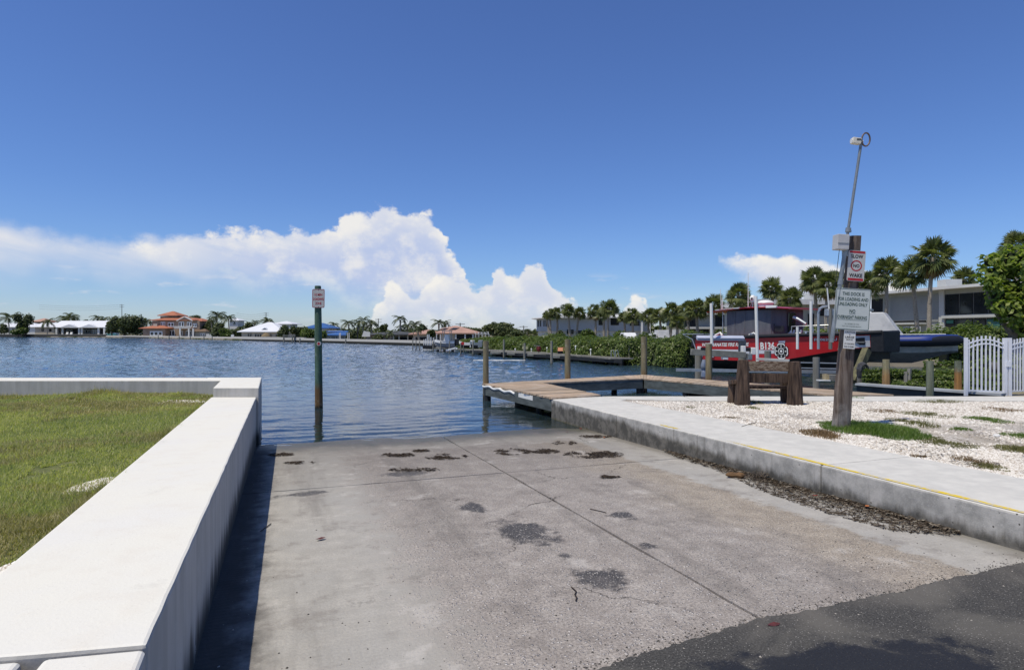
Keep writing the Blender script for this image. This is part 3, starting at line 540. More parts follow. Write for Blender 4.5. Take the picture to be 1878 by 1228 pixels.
def rrect(w_, h_, r, k=4):
    out_ = []
    for cx, cz, a0 in ((w_/2-r, h_/2-r, 0), (-w_/2+r, h_/2-r, 90), (-w_/2+r, -h_/2+r, 180), (w_/2-r, -h_/2+r, 270)):
        for i in range(k+1): a = R(a0+90*i/k); out_.append((cx+r*math.cos(a), cz+r*math.sin(a)))
    return out_
def ring2(mb, to3, outer, inner, d):
    n_ = len(outer); mb.add([to3(x, z, d) for x, z in outer]+[to3(x, z, d) for x, z in inner], [(i, (i+1) % n_, n_+(i+1) % n_, n_+i) for i in range(n_)])
def plane_at(c, roll, yaw=0.0):
    c = Vector(c); r_ = Vector((math.cos(yaw), math.sin(yaw), 0)); nrm = Vector((math.sin(yaw), -math.cos(yaw), 0)); up = Vector((0, 0, 1))
    a = r_*math.cos(roll)-up*math.sin(roll); b_ = up*math.cos(roll)+r_*math.sin(roll)
    return lambda x, z, d=0.0: c+a*x+b_*z+nrm*d
def sign_panel(parent, to3, w_, h_, mat, label, border=None, inset=.008, bw=.006, rad=.03):
    o_ = rrect(w_, h_, rad); mb = MB(); n_ = len(o_)
    mb.add([to3(x, z, 0) for x, z in o_]+[to3(x, z, -.004) for x, z in o_], [tuple(range(n_)), tuple(range(n_, 2*n_))[::-1]]+[(i, (i+1) % n_, n_+(i+1) % n_, n_+i) for i in range(n_)])
    p = mb.build('sign_panel', mat, parent); p['label'] = label
    if border:
        mb = MB(); ring2(mb, to3, rrect(w_-2*inset, h_-2*inset, rad*.75), rrect(w_-2*inset-2*bw, h_-2*inset-2*bw, rad*.55), .0018); mb.build('sign_border', border, p, fix=False)
    return p
def disc(mb, to3, cx, cz, r0, r1, d, k=32):
    if r0 <= 0: mb.add([to3(cx+r1*math.cos(2*math.pi*i/k), cz+r1*math.sin(2*math.pi*i/k), d) for i in range(k)], [tuple(range(k))]); return
    ring2(mb, to3, [(cx+r1*math.cos(2*math.pi*i/k), cz+r1*math.sin(2*math.pi*i/k)) for i in range(k)], [(cx+r0*math.cos(2*math.pi*i/k), cz+r0*math.sin(2*math.pi*i/k)) for i in range(k)], d)
M_signw = pm('sign_white', (.50, .50, .49), (.44, .44, .43), 6, .45)
M_signg = pm('sign_grey_white', (.52, .56, .54), (.46, .50, .48), 3, .4)

# piles: round posts with fouling near the water
def pilemat(name, top, mid, low, zb, zf):
    """zb height where the brown starts, zf top of the fouled band (object z, from the base)"""
    m, n, b = base(name); tc = n.new('ShaderNodeTexCoord').outputs['Object']; z = n.sep(tc)[2]
    gr = n.noise(n.vmath('MULTIPLY', tc, (14, 14, 1.4)), 1.0, 6, .65); nm_ = n.noise(tc, 9, 5, .65)
    zz = n.math('ADD', z, n.math('MULTIPLY', n.math('SUBTRACT', nm_, .5), .35))
    col = n.mix(n.ss(zz, zb+.12, zb-.12), top, mid); col = n.mix(1.0, col, n.ramp(gr, [(.33, (.55,)*3), (.66, (1.1,)*3)]), 'MULTIPLY')
    col = n.mix(n.ss(nm_, .58, .70, 0, .5), col, (.30, .32, .27)); col = n.mix(n.ss(zz, zf+.05, zf-.05), col, low)
    setb(n, b, col, .85, 0, .2, n.math('ADD', gr, nm_), .5, .012); return m
M_pileg = pilemat('green_pile', (.085, .145, .105), (.16, .10, .05), (.018, .02, .016), 1.05, .62)
M_pileb = pilemat('brown_pile', (.23, .20, .125), (.27, .175, .085), (.03, .03, .022), .9, .55)
M_piles = pilemat('slip_pile', (.17, .19, .14), (.34, .18, .065), (.20, .17, .10), .52, .05)
M_pileo = pilemat('orange_pile', (.30, .27, .16), (.35, .22, .10), (.25, .14, .07), .42, .02)
M_pilef = pilemat('far_pile', (.27, .26, .22), (.16, .15, .12), (.03, .03, .026), .6, .55)
def pile(name, mat, x, y, z0, z1, r, label, group=None, parent=None, n=14, lean=(0, 0), cat='piling'):
    mb = MB(); K = 5; rr = random.Random(int(x*1000+y*77)); rings = []
    for i in range(K+1):
        t = i/K; rad = r*(1.06-.12*t); rings.append([(x+lean[0]*t+rad*(1+rr.uniform(-.03, .03))*math.cos(2*math.pi*k/n), y+lean[1]*t+rad*(1+rr.uniform(-.03, .03))*math.sin(2*math.pi*k/n), z0+(z1-z0)*t) for k in range(n)])
    mb.loft(rings)
    if parent is not None: return mb.build(name, mat, parent, smooth=True)
    return single(mb, name, mat, label, cat, group, smooth=True)

# the pile with the loading zone sign
q = P(585, 748); top = Q(583, 525, 14.34)
sp = thing('sign_piling', 'green timber pile in the water carrying a red lettered loading zone sign', 'piling', (q.x, 14.34, -.55))
mb = MB(); rings = []
for i in range(9):
    t = i/8; r_ = .094-.022*t; rings.append([(q.x+(top.x-q.x)*t+r_*(1+.03*math.sin(k*2.3+i))*math.cos(k*math.pi/8), 14.34+r_*math.sin(k*math.pi/8), -.55+(top.z+.55)*t) for k in range(16)])
mb.loft(rings); mb.build('post', M_pileg, sp, smooth=True)
mb = MB(); mb.tube([(top.x, 14.34, top.z-.005), (top.x, 14.34, top.z+.012)], .066, 16); mb.build('post_cap', pm('cut_timber', (.13, .15, .11), None, 30, .9), sp)
s3 = plane_at((Q(583.5, 547, 14.22).x, 14.235, Q(583.5, 547, 14.22).z), R(.5))
sg = sign_panel(sp, s3, .283, .425, M_signw, 'white sign with red border and red words about loading', M_redsign, .006, .009)
for i, (s, w_) in enumerate((('15 MIN', .175), ('LOADING', .235), ('ZONE', .14))): mb = MB(); put_text(mb, s3, s, 0, .085-i*.098, .058, w_, .0025, .022); mb.build('lettering', M_redsign, sg, fix=False)
for z_, r_ in ((.195, .007), (-.19, .010)): mb = MB(); disc(mb, s3, 0, z_, 0, r_, .004, 8); mb.build('sign_bolt', M_dark, sg, fix=False)
s3 = plane_at((Q(584, 630, 14.2).x, 14.225, Q(584, 630, 14.2).z), 0)
mb = MB(); mb.tube([s3(0, 0, -.03), s3(0, 0, .004)], .047, 20); rf = mb.build('reflector_ring', M_signw, sp)
mb = MB(); disc(mb, s3, 0, 0, 0, .031, .006, 20); mb.build('reflector', M_redsign, rf, fix=False)

# ------------------------------------------------------------------ timber dock
def plankmat():
    m, n, b = base('dock_plank'); tc = n.new('ShaderNodeNewGeometry').outputs['Position']; ri = n.new('ShaderNodeObjectInfo').outputs['Random']
    v = n.vmath('ADD', tc, n.comb(n.math('MULTIPLY', ri, 9.0), 0.0, 0.0)); nl = n.noise(n.vmath('MULTIPLY', v, (2, 14, 14)), 1.0, 5, .6); nm_ = n.noise(tc, 2.2, 5, .6)
    col = n.mix(n.ss(nl, .35, .68), (.34, .265, .19), (.53, .43, .32)); col = n.mix(n.ss(nm_, .48, .68, 0, .6), col, (.54, .48, .41))
    col = n.mix(1.0, col, n.ramp(ri, [(0, (.78, .76, .75)), (.5, (1, .97, .95)), (1, (1.08, 1.0, .96))]), 'MULTIPLY')
    setb(n, b, col, .85, 0, .2, nl, .35, .006); return m
M_plank = plankmat()
M_fascia = pm('dock_fascia', (.115, .135, .135), (.06, .07, .07), 3, .85, .3, stretch=(1, 1, 4))
ZD = .425
dock = thing('dock', 'low timber dock of pale planks around a small basin beside the ramp', 'dock', (3, 15.5, -2))
V2 = lambda x, y: Vector((x, y, 0))
def deck_arm(a0, a1, b0, b1, n_, seed):
    rr = random.Random(seed); a0, a1, b0, b1 = map(Vector, (a0, a1, b0, b1))
    for i in range(n_):
        g = .5*.011/((a1-a0).length/n_); t0, t1 = (i+g)/n_, (i+1-g)/n_; dz = rr.uniform(-.004, .004)
        A = a0.lerp(a1, t0); B = a0.lerp(a1, t1); Cc = b0.lerp(b1, t1); Dv = b0.lerp(b1, t0); e = (A-Dv).normalized()*rr.uniform(-.012, .02)
        mb = MB(); mb.prism([(A+e)[:2], (B+e)[:2], Cc[:2], Dv[:2]], ZD-.035+dz, ZD+dz); mb.build('plank', M_plank, dock)
O_, I_, A_, J_ = V2(-.75, 16.0), V2(.8, 16.25), V2(4.07, 19.4), V2(3.73, 17.8)
K0, K1 = V2(.82, 12.53), V2(1.86, 13.14); E0, E1_ = V2(8.0, 13.17), V2(6.62, 13.17)
deck_arm(K0, O_, K1, I_, 25, 1); deck_arm(O_, A_, I_, J_, 40, 2); deck_arm(A_, E0, J_, E1_, 48, 3)
for a, b_, ins in ((K0, O_, .03), (K1, I_, -.03), (O_, A_, .03), (I_, J_, -.03), (A_, E0, .03), (J_, E1_, -.03)):
    mb = MB(); d_ = (b_-a).normalized(); sd = Vector((d_.y, -d_.x, 0))*ins
    mb.beam(Vector((a.x, a.y, .265))+sd+d_*.02, Vector((b_.x, b_.y, .265))+sd-d_*.02, .05, .24); mb.build('fascia_board', M_fascia, dock)
for x, y in ((-.62, 15.9), (.70, 16.05), (.62, 13.9), (1.4, 14.2), (1.2, 17.2), (3.95, 19.2), (3.62, 17.85), (3.0, 18.4), (4.6, 16.6), (5.5, 15.2), (6.6, 15.4), (6.3, 13.8)):
    mb = MB(); mb.tube([(x, y, -2), (x, y, .36)], .085, 10); mb.build('support_post', M_dark, dock, smooth=True)
for (x, y), (x2, y2) in (((.8, 16.3), (.1, 16.75)), ((3.7, 17.85), (4.0, 19.1)), ((.62, 13.9), (1.4, 14.2)), ((4.6, 16.6), (5.6, 17.2))):
    mb = MB(); mb.beam((x, y, .10), (x2, y2, .10), .10, .16); mb.build('cross_beam', M_dark, dock)
mb = MB(); d_ = (K0-O_).normalized(); sd = Vector((d_.y, -d_.x, 0))*.05
pts = [O_-sd*(1.0)+d_*(1.95*i/24)+Vector((0, 0, ZD-.055-.018*math.sin(i*.80+.6)-.02*i/24)) for i in range(25)]
mb.tube([p+Vector((-.03, -.03, 0)) for p in pts], .032, 8); mb.build('white_bumper', M_pvc, dock, smooth=True)
mb = MB(); c_ = O_+d_*2.15-sd*.8; mb.beam(c_+Vector((-.02, -.02, ZD-.09)), c_+d_*.72+Vector((-.02, -.02, ZD-.10)), .02, .10); mb.build('white_board', M_pvc, dock)
G = 'brown wooden pilings standing along the dock'
for u, v0, v1, Y, r_, lab in ((891, 703, 625, 16.08, .074, 'brown piling at the outer corner of the dock beside the white bumper'), (1041, 689, 622, 17.78, .084, 'brown piling on the far edge of the dock facing open water'),
                              (1181, 687, 617, 19.65, .102, 'thickest brown piling at the farthest corner of the dock'), (1300, 692, 630, 17.62, .094, 'brown piling in front of the red boat stern')):
    x = ux(u, Y); pile('dock_piling', M_pileb, x, Y, -.4, Q(u, v1, Y).z, r_, lab, G)

# ------------------------------------------------------------------ bench of old timbers
bench = thing('bench', 'weathered brown timber bench on the white gravel facing the dock', 'bench', (4.8, 11.95, .375))
def stump(u0, u1, v0, v1, Y, tw, bw, name, seed, lean=0.0):
    zb = .37; x0 = ux((u0+u1)/2, Y); zt = Q(0, v0, Y).z; mb = MB(); rr = random.Random(seed); rings = []
    for i in range(6):
        t = i/5; w_ = bw+(tw-bw)*t; rings.append([(x0+lean*t+w_/2*sx*(1+rr.uniform(-.06, .06)), Y+w_*.42*sy*(1+rr.uniform(-.06, .06)), zb+(zt-zb)*t+(rr.uniform(-.015, .01) if i == 5 else 0)) for sx, sy in ((-1, -.6), (-.55, -1), (.55, -1), (1, -.6), (1, .6), (.55, 1), (-.55, 1), (-1, .6))])
    mb.loft(rings); return mb.build(name, M_rust, bench)
stump(1349, 1373, 660, 741, 11.72, .17, .26, 'back_post', 1, .02); stump(1445, 1471, 663, 741, 11.72, .19, .26, 'back_post', 2, -.01)
stump(1336, 1358, 699, 741, 12.06, .22, .24, 'front_post', 3, .02); stump(1434, 1450, 700, 741, 12.06, .2, .19, 'front_post', 4)
m, n, b = base('peeling_board'); tc = n.new('ShaderNodeTexCoord').outputs['Object']; f = n.noise(n.vmath('MULTIPLY', tc, (3, 3, 9)), 3.5, 7, .75)
setb(n, b, n.mix(n.ss(f, .47, .53), (.25, .20, .15), (.10, .065, .045)), .9, 0, .2, f, .5, .01); M_peel = m
for v0, v1, Y, dx, mm in ((662, 680, 11.78, 0, M_peel), (684, 701, 11.78, 0, M_rust)):
    a, b_ = Q(1370-dx, (v0+v1)/2, Y), Q(1448, (v0+v1)/2+1, Y); mb = MB(); mb.beam(a, b_, .055, (v1-v0)*Y/F); mb.build('back_plank', mm, bench, bevel=.008)
for k in range(2):
    Y = 11.98+.16*k; a, b_ = Q(1350, 0, Y), Q(1450, 0, Y); mb = MB(); mb.beam((a.x, Y, .685+.004*k), (b_.x, Y, .68+.004*k), .145, .05); mb.build('seat_plank', M_rust, bench, bevel=.008)
a, b_ = Q(1345, 0, 11.9), Q(1372, 0, 11.9); mb = MB(); mb.beam((a.x-.02, 11.72, .80), (a.x+.05, 12.1, .76), .16, .08); mb.build('arm_block', M_rust, bench, bevel=.01)

# ------------------------------------------------------------------ leaning timber post with three signs, box and camera mast
Yp = 8.84; pb = P(1540, 783, .385); pt = Q(1567, 433, Yp)
post = thing('sign_post', 'tall leaning weathered timber post on the gravel carrying three signs and a camera mast', 'sign post', (pb.x, pb.y, .375))
m, n, b = base('weathered_post'); tc = n.new('ShaderNodeTexCoord').outputs['Object']; gr = n.noise(n.vmath('MULTIPLY', tc, (22, 22, 1.3)), 1.0, 7, .7); nm_ = n.noise(tc, 4, 5, .6); z = n.sep(tc)[2]
col = n.mix(n.ss(gr, .34, .66), (.055, .038, .030), (.20, .165, .14)); col = n.mix(n.ss(n.math('ADD', z, nm_), .8, .45, 0, .75), col, (.33, .31, .29)); col = n.mix(n.ss(nm_, .52, .66, 0, .5), col, (.11, .075, .055))
setb(n, b, col, .9, 0, .2, gr, .8, .02)
mb = MB(); rings = []; rr = random.Random(3)
for i in range(11):
    t = i/10; hw = (.112-.034*t); c_ = pb.lerp(Vector((pt.x, Yp, pt.z)), t)
    rings.append([(c_.x+hw*a*(1+rr.uniform(-.04, .04)), Yp+.08*(1-.2*t)*b__*(1+rr.uniform(-.04, .04)), (.36 if i == 0 else c_.z)) for a, b__ in ((-1, -.45), (-.8, -.9), (-.3, -1.05), (.3, -1), (.85, -.85), (1, -.4), (1, .6), (.6, 1), (-.6, 1), (-1, .6))])
mb.loft(rings); mb.build('timber_post', m, post, bevel=0)
Ys = Yp-.115
def sgn(u, v, dy=0.0, roll=4.0): q_ = Q(u, v, Ys-dy); return plane_at((q_.x, Ys-dy, q_.z), R(roll), R(-2))
s3 = sgn(1570.5, 487.5, .01, 4.5)
sg = sign_panel(post, s3, .235, .427, M_signw, 'white sign with red bars asking boats to go slow', None, rad=.022)
mb = MB()
mb.add([s3(x, z_, .002) for x, z_ in ((-.105, .178), (.105, .178), (.105, .206), (-.105, .206))], [(0, 1, 2, 3)]); mb.add([s3(x, z_, .002) for x, z_ in ((-.105, -.206), (.105, -.206), (.105, -.172), (-.105, -.172))], [(0, 1, 2, 3)])
disc(mb, s3, 0, .002, .060, .076, .002, 40); mb.build('red_print', M_redsign, sg, fix=False)
for s, z_, h_, w_ in (('SLOW', .132, .052, .165), ('NO', .002, .047, .085), ('WAKE', -.132, .052, .180)): mb = MB(); put_text(mb, s3, s, 0, z_, h_, w_, .0025, .025); mb.build('lettering', M_blackink, sg, fix=False)
s3 = sgn(1563.5, 567, .022, 3.6)
sg = sign_panel(post, s3, .482, .575, M_signg, 'large grey white sign about loading and unloading at the dock', M_greenink, .006, .006)
for s, z_, h_, w_ in (('THIS DOCK IS', .212, .047, .30), ('FOR LOADING AND', .139, .047, .415), ('UNLOADING ONLY', .070, .047, .395), ('NO', -.026, .052, .080), ('OVERNIGHT PARKING', -.112, .050, .405)):
    mb = MB(); put_text(mb, s3, s, 0, z_, h_, w_, .0025, .015); mb.build('lettering', M_greenink, sg, fix=False)
for x0, x1, z_ in ((-.045, .045, -.066), (-.20, .20, -.150)): mb = MB(); mb.add([s3(x0, z_, .0025), s3(x1, z_, .0025), s3(x1, z_+.004, .0025), s3(x0, z_+.004, .0025)], [(0, 1, 2, 3)]); mb.build('underline', M_greenink, sg, fix=False)
for s, x_, z_, w_ in (('BY ORDER OF THE', .005, -.205, .19), ('CITY OF HOLMES BEACH', 0, -.238, .26)): mb = MB(); put_text(mb, s3, s, x_, z_, .015, w_, .0025); mb.build('lettering', M_greenink, sg, fix=False)
s3 = sgn(1558, 622, .004, 4.0)
sg = sign_panel(post, s3, .158, .262, pm('caution_white', (.66, .66, .64), (.60, .60, .58), 6, .45), 'small white caution sign with black words about a drop off', None, rad=.004)
for s, z_, h_, w_ in (('CAUTION', .100, .022, .135), ('&', .066, .018, None), ('LARGE', .031, .027, .125), ('DROP OFF', -.004, .018, .09), ('AT CONCRETE', -.062, .018, .135), ('END OF RAMP', -.102, .018, .13)): mb = MB(); put_text(mb, s3, s, 0, z_, h_, w_, .0025, .02); mb.build('lettering', M_blackink, sg, fix=False)
Ym = Ys+.06; a = Q(1525, 627, Ym-.05); b_ = Q(1579, 264, Ym-.05)
mb = MB(); mid_ = a.lerp(b_, .52); mb.tube([a, mid_], .028, 12); mb.tube([mid_-(b_-a)*.02, b_], .019, 12); mast = mb.build('mast_pipe', M_galv, post, smooth=True)
for t in (.30, .50, .565):
    c_ = a.lerp(b_, t); mb = MB(); mb.tube([c_-(b_-a).normalized()*.03, c_+(b_-a).normalized()*.03], .036, 10); mb.beam(c_+Vector((0, .0, 0)), c_+Vector((.09, .10, 0)), .02, .03); mb.build('pipe_clamp', M_galv, post)
mb = MB(); c_ = Q(1571, 259, Ym-.05); mb.obox(c_+Vector((-.01, 0, 0)), (.058, 0, -.008), (0, .04, 0), (.006, 0, .042)); mb.tube([c_+Vector((.04, 0, -.01)), c_+Vector((.085, 0, -.005))], .028, 10); cam_ = mb.build('camera_head', pm('beige_plastic', (.70, .67, .58), (.60, .57, .48), 5, .5), post, bevel=.008)
mb = MB(); mb.tube([c_+Vector((-.069, 0, .002)), c_+Vector((-.076, 0, .002))], .034, 12); mb.build('camera_lens', M_white, cam_)
mb = MB(); mb.obox(c_+Vector((.01, -.041, .014)), (.028, 0, 0), (0, .003, 0), (0, 0, .009)); mb.build('camera_label', M_black, cam_)
mb = MB(); rc = Q(1588, 256, Ym-.05); pts = [rc+Vector((.068*math.cos(t), .02*math.cos(t), .092*math.sin(t)+.012*math.cos(t))) for t in [2*math.pi*i/28 for i in range(29)]]; mb.tube(pts, .011, 8); mb.build('ring_loop', pm('rusty_ring', (.20, .15, .12), (.12, .09, .08), 12, .5, metal=.5), post, smooth=True)
jb = Q(1542, 444.5, Ym-.06); mb = MB(); mb.obox(jb, (.082, 0, -.004), (0, .075, 0), (.006, 0, .105)); bx = mb.build('junction_box', pm('box_grey', (.50, .50, .50), (.42, .42, .42), 5, .5), post, bevel=.008)
mb = MB(); mb.obox(jb+Vector((0, -.079, -.02)), (.078, 0, -.003), (0, .003, 0), (.0, 0, .003)); mb.obox(jb+Vector((.07, .02, -.14)), (.03, 0, 0), (0, .03, 0), (0, 0, .05)); mb.build('box_seam', M_galv, bx)
mb = MB(); mb.tube([jb+Vector((-.02, 0, -.10)), jb+Vector((-.045, .02, -.4)), jb+Vector((-.07, .03, -.62))], .004, 5); mb.build('cable', M_dark, post)

# ------------------------------------------------------------------ white gate, fence and the slip behind
M_gate = pm('gate_white', (.74, .76, .80), (.68, .70, .74), 3, .4)
Yg = 13.75; gx0, gx1 = ux(1771.5, Yg), ux(1843, Yg); zb_ = .43
gate = thing('gate', 'white metal gate with an arched top between gravel lot and boats', 'gate', ((gx0+gx1)/2, Yg, .34))
mb = MB(); mb.box(gx0-.028, gx0+.028, Yg-.028, Yg+.028, .34, Q(0, 619, Yg).z); mb.build('gate_post', M_gate, gate)
for u in (1843, 1851):
    x = ux(u, Yg); mb = MB(); mb.box(x-.034, x+.034, Yg-.034, Yg+.034, .34, Q(0, 619.5, Yg).z); mb.build('gate_post', M_gate, gate)
arch = lambda x, hi: hi+.115*math.sin(math.pi*(x-gx0)/(gx1-gx0))
for hi in (Q(0, 632, Yg).z, Q(0, 639.5, Yg).z):
    mb = MB(); pts = [Vector((gx0+(gx1-gx0)*i/14, Yg, arch(gx0+(gx1-gx0)*i/14, hi))) for i in range(15)]
    for p_, q_ in zip(pts, pts[1:]): mb.beam(p_, q_, .026, .03)
    mb.build('arched_rail', M_gate, gate)
mb = MB(); mb.beam((gx0, Yg, zb_+.03), (gx1, Yg, zb_-.01), .03, .04); mb.build('bottom_rail', M_gate, gate)
for i in range(8):
    x = ux(1777+7.75*i, Yg); mb = MB(); mb.box(x-.011, x+.011, Yg-.0155, Yg+.0155, zb_-.005, arch(x, Q(0, 632, Yg).z)+.085); mb.build('picket', M_gate, gate)
mb = MB(); mb.box(ux(1846.8, Yg)-.05, ux(1846.8, Yg)+.05, Yg-.05, Yg-.02, .98, 1.10); mb.build('latch', M_gate, gate)
fence = thing('fence', 'white metal picket fence panel running right from the gate', 'fence', (ux(1865, 13.8), 13.8, .34))
f0, f1 = Vector((ux(1855, 13.75), 13.75, 0)), Vector((ux(1855, 13.75)+2.2, 14.5, 0))
for i in range(26):
    p_ = f0.lerp(f1, i/25); h_ = 1.56+.06*math.sin(math.pi*((i/12.5) % 1)); mb = MB(); mb.box(p_.x-.011, p_.x+.011, p_.y-.012, p_.y+.012, .42, h_); mb.build('picket', M_gate, fence)
for z_ in (.44, 1.36, 1.45):
    mb = MB()
    for i in range(24):
        bu = lambda k: z_+(.07*math.sin(math.pi*((k/12) % 1)) if z_ > 1 else 0)
        mb.beam(f0.lerp(f1, i/24)+Vector((0, 0, bu(i))), f0.lerp(f1, (i+1)/24)+Vector((0, 0, bu(i+1) if (i+1) % 12 else z_)), .024, .03)
    mb.build('rail', M_gate, fence)
bulk = thing('slip_bulkhead', 'dark slip bulkhead with a pale aluminium cap behind the gate', 'bulkhead', (9.6, 14.8, -2))
sa, sb = Vector((8.80, 15.95, 0)), Vector((10.55, 13.45, 0))
mb = MB(); mb.beam(sa+Vector((0, 0, .42)), sb+Vector((0, 0, .40)), .30, .05); mb.build('cap_board', pm('pale_cap', (.42, .44, .46), (.34, .36, .37), 3, .5), bulk)
mb = MB(); mb.beam(sa+Vector((0, 0, -.75)), sb+Vector((0, 0, -.75)), .16, 2.28); mb.build('bulkhead_panel', pm('dark_bulkhead', (.05, .065, .065), (.025, .03, .032), 2, .6), bulk)
G = 'short orange brown posts beside the slip'
for u, v0, v1, Y, w_, mm, lab in ((1625, 704, 659, 15.75, 12.5, M_pileo, 'short tan post under the blue inflatable boat nearest the sign post'), (1705.5, 723, 662, 13.45, 12.5, M_piles, 'short post with grey green top standing in front of the slip cap'),
                                  (1757, 712, 662, 14.3, 12, M_piles, 'short orange post beside the white gate post'), (1823, 716, 664, 15.0, 14, M_pilef, 'pale grey green post seen behind the gate pickets')):
    pile('short_post', mm, ux(u, Y), Y, .33 if Y > 13.5 else -.3, Q(u, v1, Y).z, w_/2*Y/F, lab, G, cat='post')
mb = MB(); c_ = Q(1668, 690, 15.6); mb.obox(c_, (.035, .02, 0), (-.02, .03, 0), (0, 0, .19)); mb.obox(c_+Vector((-.07, .02, -.03)), (.03, .015, 0), (-.02, .03, 0), (0, 0, .15))
single(mb, 'stub_post', M_greywood, 'thin split grey stake among the low shrubs by the slip', 'stake')

# ------------------------------------------------------------------ the red fire boat on its lift
ZR = Vector((8.18, 28.0, 0)); ANG = math.atan2(-.83, .56)
boat = thing('fire_boat', 'red and black fire rescue boat with grey cabin canvas raised on a lift', 'boat', (0, 0, 0))
ss_ = lambda x, a, b: (lambda t: t*t*(3-2*t))(min(1, max(0, (x-a)/(b-a))))
BL, BW = 8.2, 2.6
def yn(s): return .72*ss_(s, 4.8, 8.2)                              # near side draws in towards the bow
def sheer(s): return 1.50+.24*(s/BL)**1.3
def chine(s): return .52+.14*(s/BL)+.55*ss_(s, 3.6, 8.0)
def keel(s): return .10+.08*s/BL+.60*ss_(s, 5.5, 8.2)
S = [BL*i/16 for i in range(17)]
def side_ring(s): return [(s, yn(s), sheer(s)), (s, yn(s)+.06, chine(s)), (s, BW-yn(s)-.06, chine(s)), (s, BW-yn(s), sheer(s))]
mb = MB(); mb.loft([side_ring(s) for s in S]); hull = mb.build('hull', M_red, boat, smooth=False)
mb = MB(); mb.loft([[(s, yn(s)+.065, chine(s)-.002), (s, yn(s)+.5, chine(s)-.14), (s, BW/2, keel(s)), (s, BW-yn(s)-.5, chine(s)-.14), (s, BW-yn(s)-.065, chine(s)-.002)] for s in S]); mb.build('hull_bottom', pm('hull_grey', (.05, .055, .055), (.03, .033, .034), 2, .5, metal=.2), boat)
for side in (0, 1):
    mb = MB(); pts = [(s, (yn(s)-.02) if not side else BW-yn(s)+.02, sheer(s)+.0) for s in S]; mb.tube(pts, .075, 10); mb.build('rub_rail', M_black, boat, smooth=True)
mb = MB(); mb.prism([(0, .1), (7.6, .6), (7.6, BW-.6), (0, BW-.1)], 1.36, 1.40); mb.build('deck', pm('deck_grey', (.16, .17, .18), None, 3, .7), boat)
mb = MB(); mb.loft([[(s, yn(s)-.05, sheer(s)+.05), (s, yn(s)-.02, 1.02), (s, BW-yn(s)+.02, 1.02), (s, BW-yn(s)+.05, sheer(s)+.05)] for s in (7.78, 8.0, 8.26)]); mb.build('bow_fender', M_black, boat, bevel=.04)
near = lambda s0: (lambda x, z_, d=0.0: Vector((x, yn(x)+.06*(sheer(x)-z_)/(sheer(x)-chine(x))-.006-d, z_)))
nf_ = near(0)
def side_quad(mb, pts, d=0.0, k=10):
    """strip on the near side between lower and upper z along s: pts [(s,z0,z1)]"""
    for (a, z0, z1), (b_, y0, y1) in zip(pts, pts[1:]): mb.add([nf_(a, z0, d), nf_(b_, y0, d), nf_(b_, y1, d), nf_(a, z1, d)], [(0, 1, 2, 3)])
mb = MB(); side_quad(mb, [(.9+i*.4, .80+.012*i, 1.00+.004*i) for i in range(9)]); side_quad(mb, [(4.1, .90, 1.035), (4.5, .92, 1.04)]); mb.build('white_stripe', pm('stripe_white', (.62, .63, .66), None, 3, .4), boat, fix=False)
mb = MB(); side_quad(mb, [(.55+i*.25, 1.045+.006*i, 1.10+.006*i) for i in range(10)]); mb.build('bright_stripe', pm('bright_red', (.58, .02, .02), None, 3, .4), boat, fix=False)
mb = MB(); side_quad(mb, [(6.55+.1*i, 1.03+.08*max(0, (4-i))*1.4*0+chine(6.55+.1*i)-1.03+.02, min(sheer(6.55+.1*i)-.10, chine(6.55+.1*i)+.02+i*.062)) for i in range(1, 13)], .004); pan = mb.build('bow_panel', pm('panel_grey', (.50, .52, .55), (.42, .44, .47), 2, .5), boat, fix=False)
mb = MB(); side_quad(mb, [(7.27, 1.38, 1.52), (7.40, 1.28, 1.54), (7.58, 1.28, 1.55)], .010); mb.build('panel_opening', M_black, pan, fix=False)
def hull_text(s, c_, z_, h_, w_, mat, bold=.03, slant=0.0, d=.008, tilt=0.02):
    mb = MB(); put_text(mb, lambda x, z2, dd: nf_(c_+x, z_+z2+tilt*x, dd), s, 0, 0, h_, w_, d, bold, slant); mb.build('lettering', mat, hull, fix=False)
hull_text('WEST MANATEE FIRE RESCUE', 1.66, 1.215, .155, 2.55, M_pvc, .03, .25)
hull_text('B136', 3.86, 1.20, .30, .68, M_pvc, .035)
hull_text('FL 0620  U', 6.25, 1.47, .095, .78, M_pvc, .02)
em_ = lambda x, z_, d=0.0: nf_(4.50+x, 1.00+z_, d)
def maltese(k):
    out_ = []
    for q_ in range(4):
        for da, r_ in ((-38, .30), (-20, .325), (0, .30), (20, .325), (38, .30), (45, .17)):
            a = R(90*q_+da); out_.append((k*r_*math.cos(a), k*r_*math.sin(a)))
    return out_
eb = MB(); eb.add([em_(x, z_, .012) for x, z_ in maltese(1.08)], [tuple(range(24))]); emb = eb.build('crest', M_blackink, hull, fix=False)
mb = MB(); ring2(mb, em_, maltese(1.0), maltese(.86), .016); disc(mb, em_, 0, 0, .105, .135, .016, 20); disc(mb, em_, 0, 0, 0, .055, .016, 12)
for q_ in range(4): a = R(90*q_); disc(mb, em_, .2*math.cos(a), .2*math.sin(a), 0, .032, .016, 6)
mb.build('crest_print', M_pvc, hull, fix=False)
mb = MB(); mb.add([em_(x, z_, .009) for x, z_ in ((-.13, .27), (.17, .30), (.20, .42), (-.10, .40))], [(0, 1, 2, 3)]); mb.build('crest_plate', pm('plate_lilac', (.36, .38, .48), None, 3, .4), hull, fix=False)
